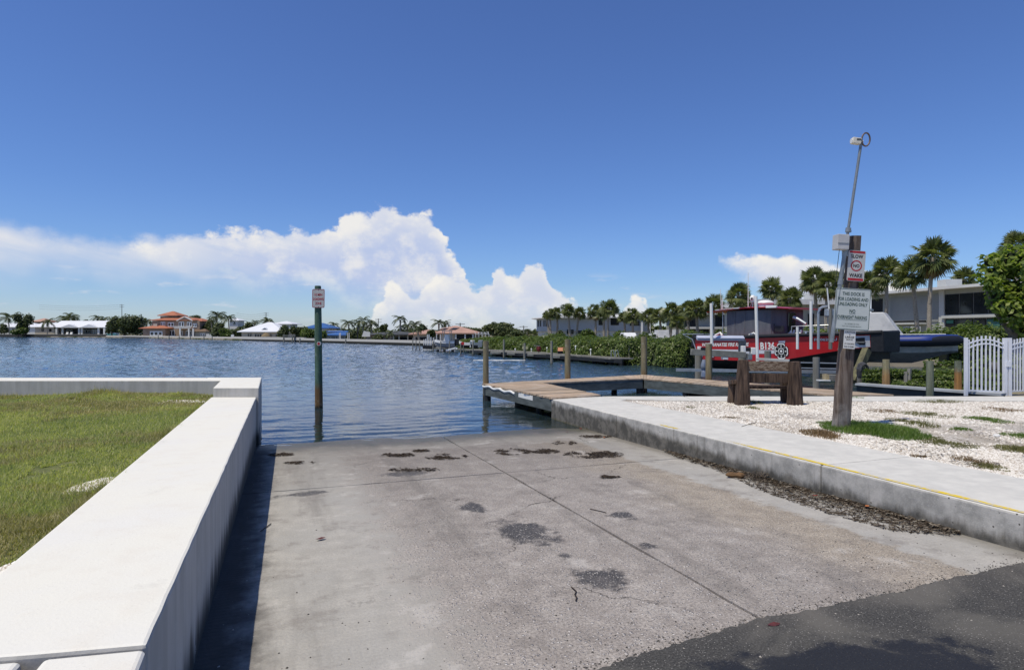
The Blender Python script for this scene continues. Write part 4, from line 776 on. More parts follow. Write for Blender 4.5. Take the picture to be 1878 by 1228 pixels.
# cabin canvas, roof and fittings
M_canvas = pm('slate_canvas', (.125, .135, .155), (.085, .095, .115), 2.2, .8, .35, stretch=(3, 3, .6))
mb = MB(); mb.loft([[(1.45, .42, z_), (3.0, .34, z_), (3.75, .42, z_), (4.25, .75, z_), (4.3, BW-.75, z_), (3.75, BW-.42, z_), (1.45, BW-.42, z_)] for z_ in (1.40, 1.9, 2.66)]); cab = mb.build('cabin_canvas', M_canvas, boat, bevel=.03)
for s_, y_ in ((1.9, .40), (2.45, .37), (3.0, .345), (3.75, .42)):
    mb = MB(); mb.tube([(s_, y_-.012, 1.45), (s_+.02, y_-.012, 2.64)], .014, 6); mb.build('canvas_seam', pm('seam_grey', (.16, .165, .18), None, 5, .8), cab)
mb = MB(); mb.loft([[(s_, .18, z_+.015), (s_, .12, z_+.055), (s_, .5, z_+.09), (s_, BW-.5, z_+.09), (s_, BW-.12, z_+.055), (s_, BW-.18, z_+.015)] for s_, z_ in ((.55, 2.59), (1.6, 2.67), (2.6, 2.71), (3.8, 2.69), (4.75, 2.62))]); roof = mb.build('roof', M_red, boat)
mb = MB(); mb.loft([[(s_, .125, z_+.025), (s_, .10, z_+.065), (s_, .20, z_+.085), (s_, .20, z_+.04)] for s_, z_ in ((1.05, 2.64), (1.6, 2.67), (2.35, 2.70))]); mb.build('roof_stripe', M_white, roof)
mb = MB(); put_text(mb, lambda x, z_, d: Vector((1.7+x, .085-d, 2.725+z_+.03*x)), 'FIRE RESCUE', 0, 0, .035, .75, 0, .02); mb.build('lettering', M_redsign, roof, fix=False)
mb = MB(); mb.box(3.75, 4.25, .03, .14, 2.70, 2.80); mb.build('light_bar', M_pvc, roof, bevel=.02)
mb = MB(); mb.ball((3.05, 1.0, 2.96), .36, .36, .13, 16, 8); mb.tube([(3.05, 1.0, 2.8), (3.05, 1.0, 2.9)], .3, 16); mb.build('radar_dome', M_pvc, boat, smooth=True)
mb = MB(); mb.tube([(2.62, .7, 2.78), (2.62, .7, 3.02)], .03, 8); mb.tube([(2.45, .7, 2.78), (2.62, .7, 3.02)], .02, 6); mb.tube([(2.85, .7, 2.78), (2.62, .7, 3.02)], .02, 6); mb.box(2.4, 2.85, .6, .8, 3.0, 3.03); mb.build('camera_stand', M_alu, boat)
mb = MB(); mb.ball((2.62, .7, 3.16), .13, .13, .15, 12, 8); dm = mb.build('camera_dome', M_pvc, boat, smooth=True); mb = MB(); mb.ball((2.66, .585, 3.15), .05, .04, .05, 8, 6); mb.build('camera_eye', M_black, dm, smooth=True)
for s_, y_, z0, z1, ln in ((2.5, .55, 2.75, 4.25, 0), (1.1, .5, 2.65, 3.62, -.06), (.85, .9, 2.65, 3.25, -.04)):
    mb = MB(); mb.tube([(s_, y_, z0), (s_+ln, y_, z1)], [.020, .011], 6); mb.build('antenna', M_pvc, boat)
for s_, y_ in ((.75, .3), (.8, BW-.3), (1.3, .35)): mb = MB(); mb.tube([(s_, y_, 1.4), (s_, y_, 2.62)], .025, 8); mb.build('roof_post', M_alu, boat)
mb = MB(); mb.loft([[(-.55, y0, 1.05), (-.50, y0, 1.62), (-.15, y0, 1.70), (0, y0, 1.55), (.0, y0, 1.05)] for y0 in (.30, .85)]); om = mb.build('outboard_motor', M_black, boat, bevel=.07, seg=3)
mb = MB(); mb.box(-.42, -.12, .50, .66, .25, 1.06); mb.box(-.55, -.05, .48, .68, .18, .27); mb.build('motor_leg', M_black, om)
mb = MB(); mb.loft([[(-.55, y0, 1.05), (-.50, y0, 1.62), (-.15, y0, 1.70), (0, y0, 1.55), (.0, y0, 1.05)] for y0 in (1.65, 2.2)]); om = mb.build('outboard_motor', M_black, boat, bevel=.07, seg=3)
mb = MB(); mb.box(-.42, -.12, 1.85, 2.0, .25, 1.06); mb.build('motor_leg', M_black, om)
mb = MB(); mb.tube([(.5, .0, 1.66), (-.75, .0, 1.66), (-.15, -.02, 1.42), (.1, -.04, .95)], .022, 6); mb.tube([(-.75, 0, 1.66), (-.75, BW, 1.66), (.5, BW, 1.66)], .022, 6); mb.build('stern_rail', M_alu, boat, smooth=True)
# rails, windscreen frame and deck gear
mb = MB(); mb.tube([(s_, yn(s_)+.12, sheer(s_)+.34) for s_ in [4.9+.25*i for i in range(11)]], .018, 6); [mb.tube([(s_, yn(s_)+.12, sheer(s_)), (s_, yn(s_)+.12, sheer(s_)+.34)], .015, 5) for s_ in (4.9, 5.75, 6.6, 7.4)]; mb.build('bow_rail', M_alu, boat, smooth=True)
for s_ in (.9, 3.1, 5.6): mb = MB(); mb.tube([(s_-.12, .02, sheer(s_)+.12), (s_+.12, .02, sheer(s_)+.12)], .018, 6); mb.box(s_-.04, s_+.04, .0, .05, sheer(s_)+.04, sheer(s_)+.12); mb.build('cleat', M_alu, boat)
mb = MB(); mb.loft([[(4.27, .80, 1.62), (4.30, .80, 2.5), (4.30, 1.25, 2.5), (4.27, 1.25, 1.62)], [(4.31, .80, 1.62), (4.34, .80, 2.5), (4.34, 1.25, 2.5), (4.31, 1.25, 1.62)]]); mb.build('windscreen', M_glass, boat)
mb = MB(); mb.box(5.2, 6.2, .75, 1.9, 1.42, 1.62); mb.build('deck_locker', M_galv, boat, bevel=.03)
for s_ in (.35, 1.0, 1.7): mb = MB(); mb.box(s_-.09, s_+.09, -.012, .01, .66, .80); mb.build('drain_plate', M_alu, boat)
# water cannon
mon = MB(); mon.tube([(4.75, .8, 1.5), (4.75, .8, 1.85)], .07, 10); mon.tube([(4.75, .8, 1.85), (4.6, .75, 1.98), (4.52, .75, 2.15), (4.66, .75, 2.28)], .055, 8); mon.build('cannon_base', M_black, boat, smooth=True)
mb = MB(); mb.tube([(4.58, .74, 2.34), (4.80, .76, 2.24), (5.10, .8, 2.06)], [.085, .07, .06], 10); mb.build('cannon_barrel', M_alu, boat, smooth=True)
mb = MB()
for k in range(4): mb.tube([(4.45+.16*k, .66, 1.62), (4.50+.15*k, .70, 1.80+.03*(k % 2))], .055, 8); mb.ball((4.43+.17*k, .62, 1.66), .075, .05, .075, 8, 6)
mb.build('valve_fittings', M_alu, boat, smooth=True)
mb = MB(); mb.box(3.95, 4.35, .40, .42, 1.75, 2.0); mb.tube([(3.9, .4, 1.7), (3.9, .4, 2.1)], .02, 6); mb.build('step_rail', M_black, boat)
mb = MB(); mb.tube([(.95, .25, 1.6), (1.2, .3, 1.72), (1.35, .25, 1.6)], .05, 8); mb.tube([(2.9, .1, 1.62), (3.15, .05, 1.7), (3.35, .1, 1.60)], .05, 8); mb.build('hose_loop', M_pvc, boat, smooth=True)
boat.scale = (.93, 1, 1); boat.location = ZR; boat.rotation_euler = (0, 0, ANG)

# ------------------------------------------------------------------ the blue inflatable patrol boat behind
rib = thing('inflatable_boat', 'blue and black inflatable patrol boat with aluminium hull behind the fire boat bow', 'boat', (0, 0, 0))
RL = 5.6; zc = 1.36; M_blue = pm('blue_cover', (.018, .045, .23), (.012, .03, .17), 3, .45); M_ribblack = pm('tube_black', (.015, .018, .028), None, 4, .5)
def tube_path(k=26):
    pts = []
    for i in range(k+1):
        t = i/k; s_ = RL*t; y_ = .25+.75*ss_(t, .72, 1.0)**1.6; pts.append(Vector((s_, y_, zc+.05*ss_(t, .6, 1))))
    return pts
for sgn_ in (0, 1):
    pts = [p if not sgn_ else Vector((p.x, 2.2-p.y, p.z)) for p in tube_path()]; rad = [.235 if p.x < RL-.4 else .235*max(.35, 1-((p.x-RL+.4)/.42)**3) for p in pts]
    mb = MB(); mb.tube(pts, rad, 14); tb = mb.build('inflatable_tube', M_ribblack, rib, smooth=True)
    mb = MB(); rings = []
    for p, r_ in zip(pts, rad): rings.append([(p.x, p.y+(-1 if not sgn_ else 1)*(r_+.012)*math.cos(a), p.z+(r_+.012)*math.sin(a)) for a in [R(5+150*j/10) for j in range(11)]])
    n_ = 11; mb.add([q for r__ in rings for q in r__], [(i*n_+j, i*n_+j+1, (i+1)*n_+j+1, (i+1)*n_+j) for i in range(len(rings)-1) for j in range(n_-1)]); mb.build('tube_cover', M_blue, tb, smooth=True)
mb = MB(); mb.loft([[(s_, .35+.6*ss_(s_, 3.8, 5.4), zc-.12), (s_, .42+.55*ss_(s_, 3.8, 5.4), zc-.48+.1*ss_(s_, 4, 5.4)), (s_, 1.1, zc-.95+.5*ss_(s_, 3.6, 5.4)), (s_, 1.78-.55*ss_(s_, 3.8, 5.4), zc-.48+.1*ss_(s_, 4, 5.4)), (s_, 1.85-.6*ss_(s_, 3.8, 5.4), zc-.12)] for s_ in [i*.54 for i in range(11)]]); rh = mb.build('hull', M_alu, rib)
mb = MB(); mb.prism([(.2, .5), (4.6, .6), (5.2, 1.1), (4.6, 1.6), (.2, 1.7)], zc+.02, zc+.22); mb.build('deck', pm('deck_pale', (.55, .56, .56), None, 3, .5), rib)
mb = MB(); mb.tube([(2.1, .30, zc+.27), (2.8, .30, zc+.285), (5.0, .75, zc+.30)], .018, 6); mb.tube([(2.2, .3, zc+.23), (2.35, .3, zc+.32), (2.9, .3, zc+.33), (3.05, .3, zc+.24)], .018, 6); mb.build('grab_rail', M_pvc, rib, smooth=True)
mb = MB(); mb.add([(2.55, .348, zc-.15), (3.0, .348, zc-.15), (2.88, .40, zc-.43), (2.42, .40, zc-.43)], [(0, 1, 2, 3)]); bd_ = mb.build('badge_plate', M_blue, rh, fix=False)
to_b = lambda x, z_, d=0.0: Vector((2.72+x, .372-d-.18*z_*.0, zc-.29+z_)); mb = MB(); ring2(mb, to_b, [(.09*math.cos(i*.3142), .09*math.sin(i*.3142)) for i in range(20)], [(.065*math.cos(i*.3142), .065*math.sin(i*.3142)) for i in range(20)], .03); disc(mb, to_b, 0, 0, 0, .035, .03, 6); mb.build('badge_print', pm('badge_blue', (.10, .16, .42), None, 3, .5), rh, fix=False)
mb = MB(); mb.loft([[(1.2, .35, zc+.25), (3.45, .35, zc+.25), (3.45, 1.85, zc+.25), (1.2, 1.85, zc+.25)], [(1.2, .55, zc+1.25), (2.8, .55, zc+1.25), (2.8, 1.65, zc+1.25), (1.2, 1.65, zc+1.25)]]); cv = mb.build('canvas_cover', pm('white_canvas', (.50, .51, .51), (.40, .41, .42), 1.6, .7, .6, lo=.42, hi=.58), rib, bevel=.05)
mb = MB(); mb.tube([(1.0, .53, zc+1.24), (2.0, .53, zc+1.24)], .03, 6); [mb.tube([(1.2+.2*k, .53, zc+1.22), (1.2+.2*k, .53, zc+1.30)], .012, 5) for k in range(5)]; mb.build('cover_lacing', M_pvc, cv)
mb = MB(); mb.box(.5, 2.3, .6, 1.6, zc+1.32, zc+1.42); mb.build('hard_top', M_galv, rib, bevel=.03)
for s_ in (.6, 2.2): mb = MB(); mb.tube([(s_, .7, zc+.2), (s_, .7, zc+1.34)], .03, 8); mb.build('top_post', M_galv, rib)
rd = Vector((.80, -.60, 0)); bow = Q(1767, 0, 25.4); rib.location = (bow.x-rd.x*RL-.33, bow.y-rd.y*RL-.45, 0); rib.rotation_euler = (0, 0, math.atan2(rd.y, rd.x))

# ------------------------------------------------------------------ the boat lift
lift = thing('boat_lift', 'timber boat lift with white guide poles holding the red fire boat', 'boat lift', (7.5, 21, -2))
YL = 20.2
def lbox(name, mat, u0, u1, v0, v1, Y, dep=.1, **k):
    a = Q(u0, v1, Y); b_ = Q(u1, v0, Y); mb = MB(); mb.box(a.x, b_.x, Y-dep, Y+dep, a.z, b_.z); return mb.build(name, mat, lift, **k)
for u, v1, Y, w_ in ((1281, 641, 20.4, 13), (1361, 623, 20.4, 14), (1408, 643, 20.0, 12), (1497, 655, 18.6, 12)):
    mb = MB(); r_ = w_/2*Y/F; x = ux(u, Y); mb.tube([(x, Y, -2), (x, Y, Q(u, v1, Y).z)], r_, 10); mb.build('lift_post', M_greywood, lift, smooth=True)
mb = MB(); mb.beam(Q(1267, 645, YL-.25), Q(1367, 651, YL-.25), .12, .20); mb.build('lift_beam', M_beam, lift, bevel=.01)
mb = MB(); mb.beam(Q(1278, 619.5, YL+.1), Q(1364, 620, YL+.1), .16, .10, up=(0, -.6, 1)); mb.build('cover_board', pm('blue_grey_board', (.46, .49, .60), (.40, .43, .54), 3, .5), lift)
for u0, v0, u1, v1, Y, r_ in ((1304.5, 556, 1305.5, 632, 20.0, .050), (1386.2, 543, 1389.5, 668, 19.0, .048), (1487.4, 552, 1487.4, 640, 21.0, .048), (1462.5, 599, 1462.5, 640, 21.0, .045)):
    a, b_ = Q(u1, v1, Y), Q(u0, v0, Y); mb = MB(); mb.tube([a, b_], r_, 10); mb.build('guide_pole', M_pvc, lift, smooth=True)
mb = MB(); mb.beam(Q(1240, 678, 19.8), Q(1545, 682, 19.0), .14, .09); mb.build('cradle_beam', M_alu, lift)
mb = MB(); mb.beam(Q(1450, 664, 20.5), Q(1545, 666, 19.6), .05, .03); mb.beam(Q(1450, 674, 20.0), Q(1545, 676, 19.2), .05, .03); mb.build('cradle_rod', M_alu, lift)
mb = MB(); mb.beam(Q(1388, 658, 18.6), Q(1448, 661, 18.2), .3, .06); mb.build('motor_deck', pm('pale_board', (.45, .45, .43), (.36, .36, .34), 3, .8), lift)
for u0, u1, v0, v1, Y in ((1360, 1366, 634, 646, 20.0), (1376, 1384, 637, 650, 20.0), (1280, 1285, 635, 643, 20.0), (1324, 1334, 653, 659, 20.0)): lbox('motor_box', M_pvc, u0, u1, v0, v1, Y, .1, bevel=.015)
lbox('motor_body', M_black, 1366, 1377, 637, 644, 20.05, .1, bevel=.02); lbox('control_box', M_galv, 1370, 1378, 648, 660, 19.9, .1, bevel=.02); lbox('warning_plate', M_black, 1285, 1295, 637, 642, 19.9, .01)
mb = MB(); c_ = Q(1291, 672, 19.6); mb.loft([[(c_.x+r_*math.cos(a), c_.y+r_*math.sin(a), c_.z+z_) for a in [k*math.pi/5 for k in range(10)]] for r_, z_ in ((.05, .22), (.10, .05), (.10, -.05), (.06, -.10), (.09, -.16), (.10, -.32))]); mb.build('lift_pulley', pm('pulley_blue', (.12, .16, .24), (.3, .32, .35), 4, .4, metal=.3), lift, smooth=True)
mb = MB(); mb.tube([Q(1501, 640, 20.5), Q(1501, 575, 20.5), Q(1503, 566, 20.5), Q(1509, 562.5, 20.5), Q(1520, 562, 20.5)], .045, 8); mb.build('davit_pipe', M_alu, lift, smooth=True)
lbox('davit_motor', M_alu, 1514, 1527, 566, 581, 20.4, .12, bevel=.05); mb = MB(); mb.tube([Q(1523, 640, 20.3), Q(1523, 566, 20.3)], .06, 8); mb.build('davit_post', M_greywood, lift); mb = MB(); mb.tube([Q(1517, 528, 20.4), Q(1521, 572, 20.4)], .022, 6); mb.build('davit_whip', M_pvc, lift)
lbox('timber_block', pm('tan_block', (.40, .33, .20), None, 5, .8), 1511, 1517, 686, 695, 17.0, .1); lbox('timber_beam', M_greywood, 1517, 1560, 687, 697, 17.0, .15); lbox('bracket', M_pvc, 1500, 1520, 696, 698, 16.9, .1)
# hose reel and bucket behind the sign post
reel = thing('hose_reel', 'coiled black hose hanging on a mossy timber behind the sign post', 'hose reel', (ux(1575, 16.6), 16.6, .2))
mb = MB(); rr = random.Random(8); c_ = Q(1583, 681, 16.5)
for k in range(6):
    r_ = .20+.012*rr.uniform(-2, 2); pts = [c_+Vector((.62*r_*math.cos(t)+.01*rr.uniform(-1, 1), .03*k-.08, 1.08*r_*math.sin(t)+.01*rr.uniform(-1, 1))) for t in [2*math.pi*i/20 for i in range(21)]]; mb.tube(pts, .014, 6)
mb.build('hose_coil', pm('hose_grey', (.10, .10, .11), (.05, .05, .055), 8, .5), reel, smooth=True)
mb = MB(); mb.beam(Q(1566, 700, 16.7), Q(1590, 641, 17.0), .16, .20); mb.build('mossy_timber', pm('mossy_timber', (.20, .19, .10), (.07, .065, .045), 6, .9, .5), reel)
mb = MB(); mb.box(c_.x-.12, c_.x+.10, c_.y-.06, c_.y+.08, c_.z-.30, c_.z-.18); mb.tube([c_+Vector((-.02, .1, -.5)), c_+Vector((-.02, .1, .1))], .09, 8); mb.build('reel_bracket', M_greywood, reel)
mb = MB(); mb.tube([(c_.x, c_.y+.1, -2), (c_.x, c_.y+.1, .6)], .10, 8); mb.build('reel_post', M_dark, reel)

# ------------------------------------------------------------------ vegetation builders
M_palm = leafmat('palm_leaf', (.070, .095, .038), (.21, .23, .105), .25, .38)
M_coco = leafmat('coconut_leaf', (.035, .055, .020), (.10, .115, .05), .2, .45)
M_skirt = leafmat('dead_palm_leaf', (.16, .10, .045), (.28, .19, .09), .2, .7)
M_mang = leafmat('mangrove_leaf', (.048, .085, .018), (.17, .22, .050), .3, .4)
M_bush = leafmat('bush_leaf', (.045, .085, .015), (.15, .20, .04), .35, .45)
M_tree = leafmat('tree_leaf', (.040, .062, .020), (.115, .135, .050), .25, .5)
M_grape = leafmat('sea_grape_leaf', (.085, .14, .028), (.30, .36, .075), .45, .4)
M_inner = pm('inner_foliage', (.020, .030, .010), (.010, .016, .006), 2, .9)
def fan_crown(seed, nf_=40, low=-45, dead=0):
    rg = np.random.default_rng(seed); out_ = []; dd_ = []
    for k in range(nf_+dead):
        isd = k >= nf_; a = rg.uniform(0, 6.283); e = R(rg.uniform(-85, -50)) if isd else math.asin(min(1, max(-1, math.sin(R(low))+(1-math.sin(R(low)))*rg.random()**.85)))
        d = np.array([math.cos(a)*math.cos(e), math.sin(a)*math.cos(e), math.sin(e)]); up = np.array([0, 0, 1.0]); sd = np.cross(d, up); sd /= np.linalg.norm(sd)+1e-9; nn = np.cross(sd, d)
        pl = rg.uniform(.22, .58); c_ = d*pl-np.array([0, 0, .10*pl*math.cos(e)]); L = rg.uniform(.42, .60)*(.8 if isd else 1)
        ro = rg.normal(0, .75); sd, nn = sd*math.cos(ro)+nn*math.sin(ro), nn*math.cos(ro)-sd*math.sin(ro)
        for j in range(13):
            th = R(-82+164*j/12+rg.uniform(-4, 4)); dr = d*math.cos(th)+sd*math.sin(th); l = L*(.72+.28*math.cos(th)); w_ = .036
            tip = c_+dr*l-np.array([0, 0, .26*l*(1-.55*max(0, math.sin(e)))])+nn*rg.uniform(-.05, .05); mid_ = c_+dr*l*.55; pr = np.cross(dr, nn)
            (dd_ if isd else out_).append([c_, mid_-pr*w_, tip, mid_+pr*w_])
        if not isd: out_.append([np.zeros(3)-sd*.012, c_*1.0-sd*.010, c_+sd*.010, np.zeros(3)+sd*.012])
    return np.array(out_).reshape(-1, 3), (np.array(dd_).reshape(-1, 3) if dd_ else None)
def feather_crown(seed, nf_=17, wind=(.25, 0)):
    rg = np.random.default_rng(seed); out_ = []
    for k in range(nf_):
        a = 6.283*k/nf_+rg.uniform(-.25, .25); e0 = R(rg.uniform(-5, 80)); p = np.zeros(3); pts = [p]; e = e0; n_ = 9
        for i in range(n_):
            p = p+np.array([math.cos(a)*math.cos(e)+wind[0]*i/n_, math.sin(a)*math.cos(e)+wind[1]*i/n_, math.sin(e)])*.145; e -= R(rg.uniform(9, 17)); pts.append(p)
        for i in range(1, n_):
            d = pts[i+1]-pts[i]; d /= np.linalg.norm(d); sd = np.cross(d, (0, 0, 1)); sd /= np.linalg.norm(sd)+1e-9; l = .40*math.sin(math.pi*(i+.7)/(n_+1.2))**.7
            for q_ in range(3):
                c_ = pts[i]+(pts[i+1]-pts[i])*q_/3
                for s_ in (-1, 1):
                    tip = c_+(sd*s_*.78+d*.5)*l-np.array([0, 0, .40*l]); out_.append([c_-d*.026, c_+d*.026, tip, tip])
    arr = np.array(out_); arr[:, 3] = arr[:, 2]*.98+arr[:, 1]*.02; return arr.reshape(-1, 3)
CROWN = {}
def crown_mesh(kind, var):
    if (kind, var) not in CROWN:
        o = None
        if kind == 'fan': v, _ = fan_crown(100+var, 62, -62); o = np_mesh('crown', v, 4, M_palm)
        elif kind == 'skirt': _, v = fan_crown(100+var, 4, dead=12); o = np_mesh('dead_fronds', v, 4, M_skirt)
        else: o = np_mesh('crown', feather_crown(200+var, 15+var % 3*2, ((-.28, .0) if var % 2 else (.2, .1))), 4, M_coco)
        CROWN[(kind, var)] = o.data; bpy.data.objects.remove(o)
    return CROWN[(kind, var)]
PALM_I = [0]
def palm(u, v, r, ub, vb, Y, kind, label, group, skirt=False, tw=None, zb=.3, name=None):
    i = PALM_I[0]; PALM_I[0] += 1; c_ = Q(u, v, Y); rad = r*Y/F*(1.22 if kind == 'fan' else 1.2); b_ = Vector((ux(ub, Y), Y+.01, max(zb, Q(0, vb, Y).z-.6) if vb else zb))
    t = thing(name or ('sabal_palm' if kind == 'fan' else 'coconut_palm'), label, 'palm tree', b_, group)
    tw = tw or (.16 if kind == 'fan' else .13); mb = MB(); K = 7; bend = (c_-b_)*.5+Vector(((c_.x-b_.x)*.25, 0, 0)); pts = []; rs = []
    for k in range(K+1):
        s_ = k/K; p = b_.lerp(c_, s_); p.x += (c_.x-b_.x)*.0+.25*math.sin(math.pi*s_)*((i % 3)-1)*.5; pts.append(p); rs.append(tw*(1.25-.35*s_ if s_ < .85 else 1.05+.35*(s_-.85)/.15))
    mb.tube(pts, rs, 9); mb.build('trunk', M_trunk, t, smooth=True)
    o = bpy.data.objects.new('crown', crown_mesh('fan' if kind == 'fan' else 'coco', i % 4)); COL.objects.link(o); o.parent = t; o.location = c_-b_; o.scale = (rad,)*3; o.rotation_euler = (0, 0, i*1.7 if kind == 'fan' else (i % 5)*.35)
    if skirt:
        o = bpy.data.objects.new('dead_fronds', crown_mesh('skirt', i % 4)); COL.objects.link(o); o.parent = t; o.location = c_-b_-Vector((0, 0, .12*rad)); o.scale = (rad*.9,)*3; o.rotation_euler = (0, 0, i*1.1)
    return t
def lobes_pts(lobes, n_):
    w_ = np.array([l[3]*l[4]*l[5] for l in lobes])**(2/3); k = RNG.choice(len(lobes), n_, p=w_/w_.sum()); L = np.array(lobes)[k]; d = rand_unit(n_); rr_ = (.72+.33*RNG.random(n_)**.6)*(1+.18*np.sin(d[:, 0]*7+k)*np.sin(d[:, 2]*6+k*2))
    return L[:, :3]+d*L[:, 3:6]*rr_[:, None], d
def foliage(name, parent, lobes, n_, size, mat, inner=.70):
    p, d = lobes_pts(lobes, n_); s_ = size*(.6+.8*RNG.random(n_)); o = np_mesh(name, leaf_quads(p, s_, .3, .55, d*.5), 4, mat, parent)
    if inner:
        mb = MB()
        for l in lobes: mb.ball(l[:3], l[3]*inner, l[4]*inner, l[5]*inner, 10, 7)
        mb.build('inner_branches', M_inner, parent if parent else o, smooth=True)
    return o
def bush(name, label, c_, rx, ry, rz_, n_, size, mat, cat='bush', group=None, nl_=5, seed=0, inner=.72):
    rr = random.Random(seed+int(c_[0]*10)); t = thing(name, label, cat, (c_[0], c_[1], c_[2]), group); L = []
    for i in range(nl_): k = rr.uniform(.5, .8); L.append((c_[0]+rr.uniform(-1, 1)*rx*.55, c_[1]+rr.uniform(-1, 1)*ry*.5, c_[2]+rz_*rr.uniform(.45, 1.1), rx*k, ry*k, rz_*k*.9))
    foliage('foliage', t, L, n_, size, mat, inner)
    mb = MB(); mb.tube([(c_[0], c_[1], c_[2]-.4), (c_[0]+.1*rx, c_[1], c_[2]+rz_)], [.08*rx+.02, .03*rx+.01], 6); mb.build('stem', M_bark, t); return t
def tree(u, v0, v1, rpx, Y, mat, label, group, n_=900, size=.30, name='leafy_tree', flat=1.0, zb=.3, seed=0, cat='tree'):
    c_ = Q(u, (v0+v1)/2, Y); rx = rpx*Y/F; rz_ = (v1-v0)/2*Y/F*1.0; t = thing(name, label, cat, (c_.x, Y, zb), group); rr = random.Random(seed+int(u*7)); L = []
    for i in range(8): k = rr.uniform(.38, .62); L.append((c_.x+rr.uniform(-1, 1)*rx*.62, Y+rr.uniform(-1, 1)*rx*.5, c_.z+rr.uniform(-.7, .55)*rz_, rx*k, rx*k, rz_*k))
    foliage('crown', t, L, n_, size, mat, .74); mb = MB(); mb.tube([(c_.x, Y, zb-.3), (c_.x+.05*rx, Y, c_.z-.2*rz_), (c_.x, Y, c_.z+.3*rz_)], [.09*rx+.05, .06*rx+.03, .02*rx+.01], 7)
    mb.tube([(c_.x+.03*rx, Y, c_.z-.5*rz_), (c_.x+.5*rx, Y, c_.z+.2*rz_)], [.04*rx, .01*rx], 5); mb.tube([(c_.x+.03*rx, Y, c_.z-.5*rz_), (c_.x-.5*rx, Y, c_.z+.3*rz_)], [.04*rx, .01*rx], 5); mb.build('trunk', M_bark, t); return t

# ------------------------------------------------------------------ mangrove hedge along the bank
def hedge_line(name, label, pts, h0, dep, dens, size, mat, seed, zb=-.05, lumps=1.0, overlap=.5):
    pts = [np.array(p, float) for p in pts]; segs = [np.linalg.norm(b_[:2]-a[:2]) for a, b_ in zip(pts, pts[1:])]; tot = sum(segs); n_ = int(tot*dens); s_ = RNG.random(n_)*tot; cum = np.cumsum([0]+segs); k = np.clip(np.searchsorted(cum, s_)-1, 0, len(segs)-1)
    A = np.array(pts)[k]; B = np.array(pts)[k+1]; f = ((s_-cum[k])/np.array(segs)[k])[:, None]; c_ = A*(1-f)+B*f; d = (B-A); d /= np.linalg.norm(d[:, :2], axis=1, keepdims=True); nrm = np.column_stack([d[:, 1], -d[:, 0], np.zeros(n_)])
    nrm *= np.where(nrm[:, 1:2] > 0, -1, 1)                                     # towards the water / viewer
    th = RNG.random(n_)*np.pi*.98+.0; lump = 1+lumps*(.30*(vnoise(s_, s_*0, .55, seed)-.5)+.34*(vnoise(s_, th, 1.9, seed+1)-.5)+.22*(vnoise(s_*1.0, th*2, 4.5, seed+2)-.5)); rr_ = lump*(1-.22*RNG.random(n_)**2)
    hgt = h0 if not hasattr(h0, '__len__') else np.interp(s_/tot, np.linspace(0, 1, len(h0)), h0)
    off = np.cos(th)*dep*rr_; up_ = np.sin(th)**.75*hgt*rr_; p = c_+nrm*off[:, None]; p[:, 2] = zb+up_+.05
    nn = nrm*np.cos(th)[:, None]*.6; nn[:, 2] += np.sin(th)*.6
    o = np_mesh(name, leaf_quads(p, size*(.6+.8*RNG.random(n_)), .25, .55, nn), 4, mat); tag(o, label, 'hedge', kind='stuff')
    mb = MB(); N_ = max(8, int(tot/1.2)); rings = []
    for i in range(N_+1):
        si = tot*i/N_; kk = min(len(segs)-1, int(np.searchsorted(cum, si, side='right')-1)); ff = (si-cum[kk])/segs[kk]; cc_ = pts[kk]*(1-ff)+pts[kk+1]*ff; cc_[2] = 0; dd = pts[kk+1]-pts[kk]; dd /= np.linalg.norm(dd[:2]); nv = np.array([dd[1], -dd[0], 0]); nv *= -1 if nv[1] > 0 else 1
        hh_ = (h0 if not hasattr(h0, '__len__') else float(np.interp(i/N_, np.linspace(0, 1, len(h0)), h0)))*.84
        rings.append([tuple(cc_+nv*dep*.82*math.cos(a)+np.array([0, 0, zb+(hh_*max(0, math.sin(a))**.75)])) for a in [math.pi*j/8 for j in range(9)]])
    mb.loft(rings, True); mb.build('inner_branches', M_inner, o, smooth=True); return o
sp_ = lambda u, Y: (ux(u, Y), Y, 0)
hedge_line('mangrove_hedge', 'long dense mangrove hedge lining the far bank of the channel', [sp_(862, 64), sp_(900, 58), sp_(1000, 46.5), sp_(1130, 37.0), sp_(1230, 33.3), sp_(1290, 31.8), sp_(1345, 33.5)], [1.15, 1.2, 1.3, 1.42, 1.5, 1.55, 1.6], 1.7, 3200, .055, M_mang, 3, lumps=.8)
hedge_line('back_hedge', 'tall hedge behind the boats and the lift posts', [(11.8, 34.5, 0), (16.5, 35.2, 0), (22.5, 33.2, 0), (25, 27, 0)], 1.75, 1.6, 700, .10, M_mang, 5, .2)
hedge_line('low_shrubs', 'low shrubs growing along the slip cap under the boats', [(9.3, 16.5, .3), (10.5, 15.4, .3), (11.5, 14.6, .3)], .36, .45, 2600, .035, M_bush, 7, .33, 1.4)
hedge_line('dark_shrubs', 'dark green shrubs behind the white gate', [(10.9, 16.6, .3), (12.2, 15.8, .3), (14.5, 15.6, .3), (18, 16.2, .3)], [.55, 1.0, 1.2, 1.3], .75, 2000, .05, M_mang, 8, .33, 1.2)
hedge_line('light_hedge', 'light green clipped hedge rising behind the gate and fence', [(19.0, 27.6, .3), (21, 26.8, .3), (24, 26.2, .3), (30, 26, .3)], [1.45, 1.85, 1.95, 2.0], 1.1, 1700, .065, M_bush, 9, .33, 1.1)

